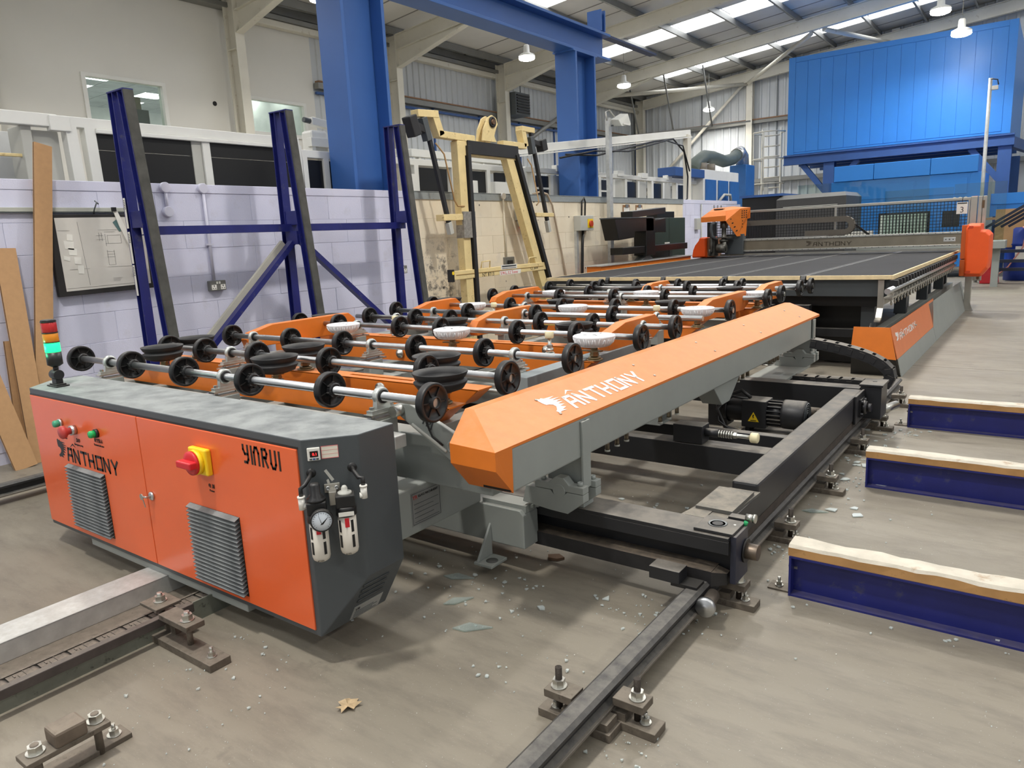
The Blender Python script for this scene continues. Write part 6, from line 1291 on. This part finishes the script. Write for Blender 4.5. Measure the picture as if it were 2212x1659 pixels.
MB().tube([(xb+.05,17.0,1.95),(xb+.1,17.3,2.15),(xb+.1,17.7,2.15),(xb+.05,17.9,1.95)], .03, 8).build('grey_hose', m_lgrey, t)
t = thing('extraction_duct', 'grey flexible duct with foil elbow on a blue vertical pipe', 'duct', (-6.8, 19, 1)); xd = -6.9
MB().tube([(xd,16.6,2.72),(xd,16.75,2.86),(xd,17.3,3.06),(xd,17.9,3.07),(xd,18.6,3.02),(xd,19.2,3.10),(xd,19.6,3.26)], .15, 12).build('flexible_duct', M('grey green duct', (86,96,90), .5), t)
mb = MB(); mb.tube([(xd,19.5,3.22),(xd,19.75,3.30),(xd,19.95,3.20),(xd,19.97,2.98)], .17, 12); mb.build('foil_elbow', M('crinkled foil', (200,200,198), .3, .9, var=.2, scale=30, bump=.6, bs=30), t); MB().box(xd-.22,xd+.22,19.62,20.3,.4,2.98).build('blue_pipe', M('denim blue door', (44,100,164), .45), t, bev=.02)
for k, y in enumerate((16.9,17.4)):
    mb = MB(); mb.cyl((xd+.1,y,2.70),(xd+.1,y,2.88),.13,n=14); mb.build('motor', M('brown motor', (120,112,100), .5), t)
# lilac panel things at the end of the wall
t = thing('tool_hooks', 'row of small hooks with keys on the far lilac wall end', 'hooks', (W_, 15, 1.7))
for y in (14.5,15.2,15.4,15.6): MB().bar((W_+.01,y,1.86),(W_+.01,y,1.74),.03,.02,(1,0,0)).build('hook', m_zinc, t)
t = thing('wall_conduit', 'thin grey conduit and switch box on the far lilac wall end', 'conduit', (W_, 14.4, 1)); MB().cyl((W_+.015,14.5,.2),(W_+.015,14.5,1.88),.014,n=8).build('conduit_pipe', m_lgrey, t); MB().box(W_-.002,W_+.06,14.18,14.36,1.38,1.6).build('switch_box', m_lgrey, t, bev=.006)
# heater high on the outer wall
t = thing('unit_heater', 'grey box heater with louvres hanging by the outer wall column', 'heater', (-14.5, 20.4, 5.6)); MB().box(-14.85,-14.2,20.0,20.8,5.24,5.92).build('casing', m_dgrey, t, bev=.01)
for k in range(7): MB().box(-14.2,-14.16,20.06,20.74,5.30+k*.085,5.34+k*.085).build('louvre_blade', m_bplast, t)
for y in (20.1, 20.7): MB().cyl((-14.5,y,5.92),(-14.5,y,6.75),.012,n=6).build('hanger', m_dgrey, t)
t = thing('cable_tray', 'slim grey cable tray hung on long rods near the gable', 'tray', (-11, 26, 5)); MB().bar((-13.6,26.5,5.0),(-9.2,27.4,5.08),.06,.05).build('tray', m_purlin, t)
for x, y in ((-13.2,26.6),(-11.9,26.85),(-10.5,27.1)): MB().cyl((x,y,5.02),(x-.25,y-.3,roofz(x)-.2),.03,n=6).build('rod', m_purlin, t)

# ================================================================== FAR END
t = thing('blue_enclosure', 'huge bright blue panelled enclosure raised on a blue steel stand', 'enclosure', (-3.7, 22, 0)); EY = 22.0
ex0, ex1, ez0, ez1 = -6.34, -1.12, 3.30, 5.86
MB().box(ex0, ex1, EY+.012, EY+5, ez0, ez1).build('shell', m_blue, t, bev=.01)
n = 15; pw = (ex1-ex0-.36)/n
for k in range(n): MB().box(ex0+.18+k*pw+.004, ex0+.18+(k+1)*pw-.004, EY, EY+.014, ez0+.06, ez1-.14).build('cladding_panel', m_blue, t, bev=.003)
for a in ((ex0,ex0+.175),(ex1-.175,ex1)): MB().box(a[0],a[1],EY-.004,EY+.014,ez0,ez1).build('corner_trim', m_blue, t)
MB().box(ex0+.18,ex1-.18,EY-.004,EY+.014,ez1-.13,ez1).build('top_trim', m_blue, t)
for xa, xz in ((-6.42,-1.02),):
    mb = MB(); mb.box(xa,xz,EY-.06,EY+.10,3.02,3.05); mb.box(xa,xz,EY-.06,EY+.10,3.25,3.29); mb.box(xa,xz,EY+.0,EY+.03,3.05,3.25); mb.build('front_beam', m_bdark, t)
for y in (23.2,24.4,25.6): MB().box(ex0,ex1,y,y+.15,3.05,3.27).build('floor_joist', m_bdark, t)
for x in (-5.22, -1.20):
    for y in (EY+.02, 26.4):
        mb = MB(); mb.box(x-.14,x+.14,y,y+.02,0,3.02); mb.box(x-.14,x+.14,y+.26,y+.28,0,3.02); mb.box(x-.01,x+.01,y+.02,y+.26,0,3.02); mb.build('leg', m_bdark, t)
for x, s_ in ((-5.22,-1),(-5.22,1),(-1.2,-1)): MB().bar((x+s_*.1,EY+.12,2.25),(x+s_*.72,EY+.12,3.02),.14,.14,(0,1,0)).build('knee_brace', m_bdark, t)
MB().bar((-1.1,EY+.1,3.1),(-.8,EY+3,3.1),.14,.25).build('side_beam', m_bdark, t)
t = thing('blue_washing_machine', 'bright blue machine with three top boxes standing under the raised enclosure', 'machine', (-3, 20, 0)); BY = 20.0
MB().box(-4.66,-1.45,BY,BY+1.6,.25,2.36).build('main_body', m_blue, t, bev=.008); 
for a, b_ in ((-4.6,-3.71),(-3.70,-2.51),(-2.50,-1.56)): MB().box(a,b_,BY-.03,BY+1.2,2.365,2.73).build('top_box', m_blue, t, bev=.008)
for a, b_ in ((-4.6,-2.82),(-2.78,-1.75)): MB().box(a,b_,BY-.008,BY+.002,1.90,2.25).build('access_panel', m_blue, t, bev=.003)
MB().box(-1.70,-1.46,BY-.006,BY+.002,.3,2.34).build('access_panel', m_blue, t, bev=.003)
for k in range(3): MB().cyl((-1.98+k*.11,BY-.004,1.79),(-1.98+k*.11,BY-.008,1.79),.04,n=14).build('safety_sign', m_wpl, t)
MB().box(-1.64,-1.52,BY-.010,BY-.004,1.76,1.83).build('warning_sticker', M('red white sticker', (230,120,120), .5), t)
MB().box(-2.205,-1.85,BY-.012,BY+.002,1.17,1.53).build('inspection_window', m_blackp, t, bev=.03)
MB().box(-3.55,-2.45,BY-.012,BY+.002,.9,1.55).build('opening', m_blackp, t)
for k in range(14): MB().box(-3.5+k*.072,-3.45+k*.072,BY-.03,BY-.013,.9,1.50).build('curtain_strip', m_wpl, t)
MB().box(-1.3,1.2,BY+.3,BY+1.5,1.35,1.86).build('side_duct', m_blue, t, bev=.01); MB().box(-1.28,1.2,BY+.28,BY+.31,1.62,1.86).build('duct_edge', m_blue, t)
mb = MB(); mb.box(-1.5,1.2,BY+.2,BY+.3,1.28,1.33); mb.build('timber_ledge', M('tan ledge', (190,140,96), .6), t)
t = thing('black_conveyor_end', 'big black machine with a sloped charcoal hood behind the wire fence', 'machine', (-4.5, 16, 0)); KY = 16.0
MB().box(-5.56,-4.76,KY+.1,KY+1.5,.3,1.99).build('tunnel_body', m_blackp, t, bev=.01); MB().box(-5.6,-4.7,KY+.05,KY+1.5,1.99,2.04).build('blue_edge', m_bdark, t)
mb = MB(); mb.hull8([(-4.80,KY,.5),(-3.44,KY,.5),(-3.44,KY+1.4,.5),(-4.80,KY+1.4,.5),(-4.80,KY,1.90),(-3.44,KY,1.91),(-3.44,KY+1.4,1.91),(-4.80,KY+1.4,1.90)]); mb.build('hood_body', M('charcoal hood', (62,62,62), .45), t)
mb = MB(); mb.hull8([(-4.80,KY,1.90),(-3.44,KY,1.91),(-3.44,KY+1.4,1.91),(-4.80,KY+1.4,1.90),(-4.72,KY+.15,1.99),(-3.50,KY+.15,1.99),(-3.50,KY+1.3,1.99),(-4.72,KY+1.3,1.99)]); mb.build('hood_bevel', M('light charcoal', (112,112,108), .4), t)
MB().box(-4.66,-3.6,KY-.006,KY,1.74,1.752).build('hood_line', m_lgrey, t)
MB().bar((-3.44,KY-.1,1.50),(-2.7,KY-.1,.9),.04,.04).build('slope_rail', m_blackp, t); MB().box(-3.42,-2.9,KY-.12,KY-.11,.9,1.2).build('slope_plate', m_lgrey, t)
for x0, x1, z0, z1, y, lab in ((-4.7,-2.15,.95,2.22,17.2,'large upright sheet of clear glass in front of the blue machine'),(-3.0,-1.75,.95,1.98,17.5,'smaller glass sheet standing behind the large one'),(-1.72,-.85,.9,2.02,17.3,'narrow glass sheet right of the fence post')):
    solo(MB().box(x0,x1,y,y+.008,z0,z1), 'glass_sheet', m_glass, lab, 'glass', ((x0+x1)/2,y,z0))
t = thing('glass_trolley', 'low grey trolley holding the upright glass sheets', 'trolley', (-3, 17.3, 0)); MB().box(-4.8,-.8,17.1,17.7,.75,.9).build('deck', m_grey, t, bev=.01)
for x in (-4.6,-.95): MB().box(x-.06,x+.06,17.3,17.5,0,.75).build('leg', m_grey, t)
t = thing('cage_ladder', 'white caged access ladder left of the blue enclosure', 'ladder', (-7, 23, 0)); LYY = 23.0
for x in (-7.35,-6.80): MB().cyl((x,LYY,0),(x,LYY,4.2),.035,n=8).build('stile', m_frame, t)
for k in range(14): MB().cyl((-7.35,LYY,.3*k+.1),(-6.80,LYY,.3*k+.1),.02,n=6).build('rung', m_frame, t)
for z in (2.6,3.3,4.05): MB().tube([(-7.35,LYY,z),(-7.55,LYY-.3,z),(-7.4,LYY-.65,z),(-7.07,LYY-.75,z),(-6.75,LYY-.65,z),(-6.6,LYY-.3,z),(-6.8,LYY,z)], .02, 6).build('cage_hoop', m_frame, t)
for x, y in ((-7.4,LYY-.65),(-7.07,LYY-.75)): MB().cyl((x,y,2.4),(x,y,4.05),.015,n=6).build('cage_bar', m_frame, t)
t = thing('stacked_profiles', 'bundle of pale profiles standing beside the ladder', 'profiles', (-6.7, 21.5, 0))
for k, x in enumerate((-6.95,-6.78,-6.62)): MB().box(x,x+.10,21.4,21.5,0,2.2+.25*(k%2)).build('profile', m_lgrey, t)
t = thing('camera_pole', 'tall thin grey pole with a small camera in front of the blue enclosure', 'pole', (-1.33, 18.5, 0)); MB().cyl((-1.345,18.5,0),(-1.345,18.5,4.1),.035,n=10).build('pole', m_galv, t)
MB().box(-1.31,-1.2,18.42,18.5,3.86,3.94).build('camera_body', m_wpl, t, bev=.01); MB().tube([(-1.33,18.45,4.08),(-1.22,18.45,4.05),(-1.2,18.45,3.95)], .012, 6).build('cable', m_bplast, t)
# drum, canister, tilted rack at the right edge
t = thing('blue_drum', 'blue plastic drum standing at the right edge with a white label', 'drum', (-.60, 19.2, 0)); bx, by = -.60, 19.2
MB().lathe([(.29,0),(.30,.02),(.30,.36),(.312,.38),(.30,.40),(.30,.74),(.312,.76),(.30,.78),(.30,1.08),(.28,1.11),(0,1.11)], (bx,by,0), (0,0,1), 30).build('drum_body', m_barrel, t)
MB().box(bx-.10,bx+.22,by-.312,by-.30,.42,.72).build('label', m_paper, t)
t = thing('blue_canister', 'small blue canister with a label standing on the blue drum', 'canister', (-.68, 19.2, 1.11)); MB().box(bx-.22,bx+.14,by-.16,by+.16,1.11,1.40).build('body', m_barrel, t, bev=.04); MB().box(bx-.18,bx+.05,by-.166,by-.16,1.18,1.32).build('label', m_paper, t); MB().cyl((bx-.1,by,1.40),(bx-.1,by,1.45),.04,n=12).build('cap', m_barrel, t)
t = thing('pink_hose', 'thin pink hose looping from the drum down to the floor', 'hose', (-.9, 18.9, 0)); MB().tube([(bx-.0,by-.33,1.12),(bx+.07,by-.34,1.05),(bx+.03,by-.34,.7),(bx-.2,by-.36,.3),(bx-.45,by-.4,.06),(bx-.7,by-.45,.015)], .014, 8).build('hose', M('pink hose', (206,140,126), .5), t)
t = thing('tilted_glass_rack', 'dark blue tilted glass rack with sloping bars behind the drum', 'rack', (-.4, 17.6, 0)); 
for k in range(4): MB().bar((-1.20+k*.12,18.0+.2*k,1.14-.0*k),(.2+k*.12,18.0+.2*k,2.05),.05,.08,(0,1,0)).build('sloping_bar', M('ink blue steel', (32,38,58), .4), t)
for z in (.25,.42,.62): MB().box(-1.3,1.2,18.2,18.35,z,z+.06).build('base_bar', M('ink blue steel', (32,38,58), .4), t)
for x in (-1.25,.8): MB().box(x,x+.1,18.2,18.9,0,.7).build('leg', M('ink blue steel', (32,38,58), .4), t)
MB().box(-1.1,1.2,18.95,19.0,.7,1.5).build('back_board', M('tan board', (176,140,100), .7), t)
t = thing('red_base', 'red plastic base on the floor behind the orange end cover', 'base', (-1.0, 18.4, 0)); mb = MB(); mb.hull8([(-1.25,18.1,0),(-.92,18.1,0),(-.92,18.5,0),(-1.25,18.5,0),(-1.15,18.15,.5),(-.98,18.15,.5),(-.98,18.45,.5),(-1.15,18.45,.5)]); mb.build('red_block', m_red, t, bev=.02)
solo(MB().lathe([(0,-.16),(.08,-.14),(.14,-.08),(.16,0),(.14,.08),(.08,.14),(0,.16)], (-.42,18.0,1.52), (0,0,1), 20), 'white_globe', m_wpl, 'white round globe cut by the right picture edge above the drum', 'globe', (-.42,18.0,1.52))

# ================================================================== FLOOR DEBRIS
def shard_mesh(r_, n, h):
    pts = []; a = r_.uniform(0, 6)
    for k in range(n): a += 2*pi/n*r_.uniform(.7,1.3); d = r_.uniform(.4,1); pts.append((cos(a)*d, sin(a)*d))
    return pts
r_ = random.Random(11)
def frag_field(mb, x0, x1, y0, y1, n, smin, smax, dens=None):
    for _ in range(n):
        x = r_.uniform(x0,x1) if dens is None else r_.gauss((x0+x1)/2,(x1-x0)/4); y = r_.uniform(y0,y1) if dens is None else r_.gauss((y0+y1)/2,(y1-y0)/4)
        s_ = smin*(smax/smin)**(r_.random()**2); pts = [(x+a*s_, y+b*s_) for a, b in shard_mesh(r_, r_.choice((3,4,5)), 1)]; z = .0015+r_.uniform(0,.002)
        mb.prism(pts, 'z', z, z+min(.005, s_*.5+.001))
mb = MB()
frag_field(mb,-2.3,-1.1,2.75,3.45,150,.004,.022,1); frag_field(mb,-2.4,-1.2,1.9,2.5,60,.003,.03,1); frag_field(mb,-1.9,-1.1,1.6,2.4,50,.003,.012); frag_field(mb,-.95,-.65,3.7,5.3,120,.005,.05,1); frag_field(mb,-1.9,-1.1,4.0,5.0,140,.005,.05); frag_field(mb,-2.4,-1.9,.7,1.4,60,.002,.010); frag_field(mb,-.9,1.2,1.2,4.2,60,.002,.009); frag_field(mb,-1.3,-.85,2.1,2.5,60,.003,.014,1); frag_field(mb,-.95,-.75,1.45,1.75,40,.002,.010,1); frag_field(mb,-.8,1.5,2.6,2.72,24,.003,.016); frag_field(mb,-3.2,-1.5,.3,1.2,50,.002,.008); frag_field(mb,-3.2,-2.0,1.5,2.3,50,.003,.02); frag_field(mb,-.95,-.8,2.9,3.3,30,.003,.02,1); frag_field(mb,-.8,-.6,5.1,5.5,30,.003,.02,1)
solo(mb, 'glass_splinters', m_splin, 'fine broken glass splinters strewn over the floor around the rails', 'glass', (0,0,0), kind='stuff')
mb = MB(); frag_field(mb,-2.5,1.6,.4,4.5,420,.0012,.003); solo(mb, 'white_grit', m_wpl, 'white grit specks scattered across the concrete', 'grit', (0,0,0), kind='stuff')
SHD = [((-1.93,2.16),.055,.3,'clear triangular glass shard left of the small scraper block'),((-1.80,2.00),.05,.9,'clear glass shard lying nearer than the triangular one'),((-1.62,1.87),.06,.5,'long narrow glass sliver on the floor left of the near rail'),((-1.70,3.12),.05,2.0,'glass shard lying in the open bay inside the black carriage'),((-2.25,2.02),.045,1.2,'yellowish glass shard behind the grey cabinet'),((-.86,3.62),.05,.2,'dark edged shard beside the rail between two blue beams')]
for (x, y), s_, a, lab in SHD:
    pts = [(cos(a)*1.2*s_,sin(a)*1.2*s_),(cos(a+2.2)*s_*.6,sin(a+2.2)*s_*.6),(cos(a+3.3)*s_*1.3,sin(a+3.3)*s_*1.3),(cos(a+4.0)*s_*.7,sin(a+4.0)*s_*.7)]
    solo(MB().prism([(x+p,y+q) for p, q in pts], 'z', .002, .007), 'glass_shard', m_shard if 'yellow' not in lab else glassmat('yellow glass', (214,206,110), .1), lab, 'glass shard', (x,y,.002))
mb = MB(); cxl, cyl_ = -1.66, 1.30
pts = [(0,.045),(.014,.026),(.034,.030),(.024,.010),(.036,-.006),(.016,-.012),(.010,-.034),(0,-.026),(-.012,-.036),(-.016,-.010),(-.034,-.008),(-.020,.010),(-.026,.030),(-.010,.024)]
vs_ = [(cxl+a,cyl_+b,.004+.012*abs(a)*25*.03+.006*((i*7)%3)) for i, (a, b) in enumerate(pts)]+[(cxl,cyl_,.010)]
mb.add(vs_, [(i,(i+1)%len(pts),len(pts)) for i in range(len(pts))]); lf = solo(mb, 'dry_leaf', M('dry leaf', (178,156,122), .8, var=.2, scale=60), 'dry brown leaf lying on the concrete in the foreground', 'leaf', (cxl,cyl_,.004))
md = lf.modifiers.new('thick','SOLIDIFY'); md.thickness = .0008
solo(MB().prism([(-1.72,2.52),(-1.68,2.55),(-1.64,2.53),(-1.66,2.50),(-1.70,2.49)], 'z', .001, .012), 'wood_scrap', M('dirty wood scrap', (96,74,56), .9), 'small dark wood scrap on the floor behind the glass shards', 'scrap', (-1.68,2.52,.001))
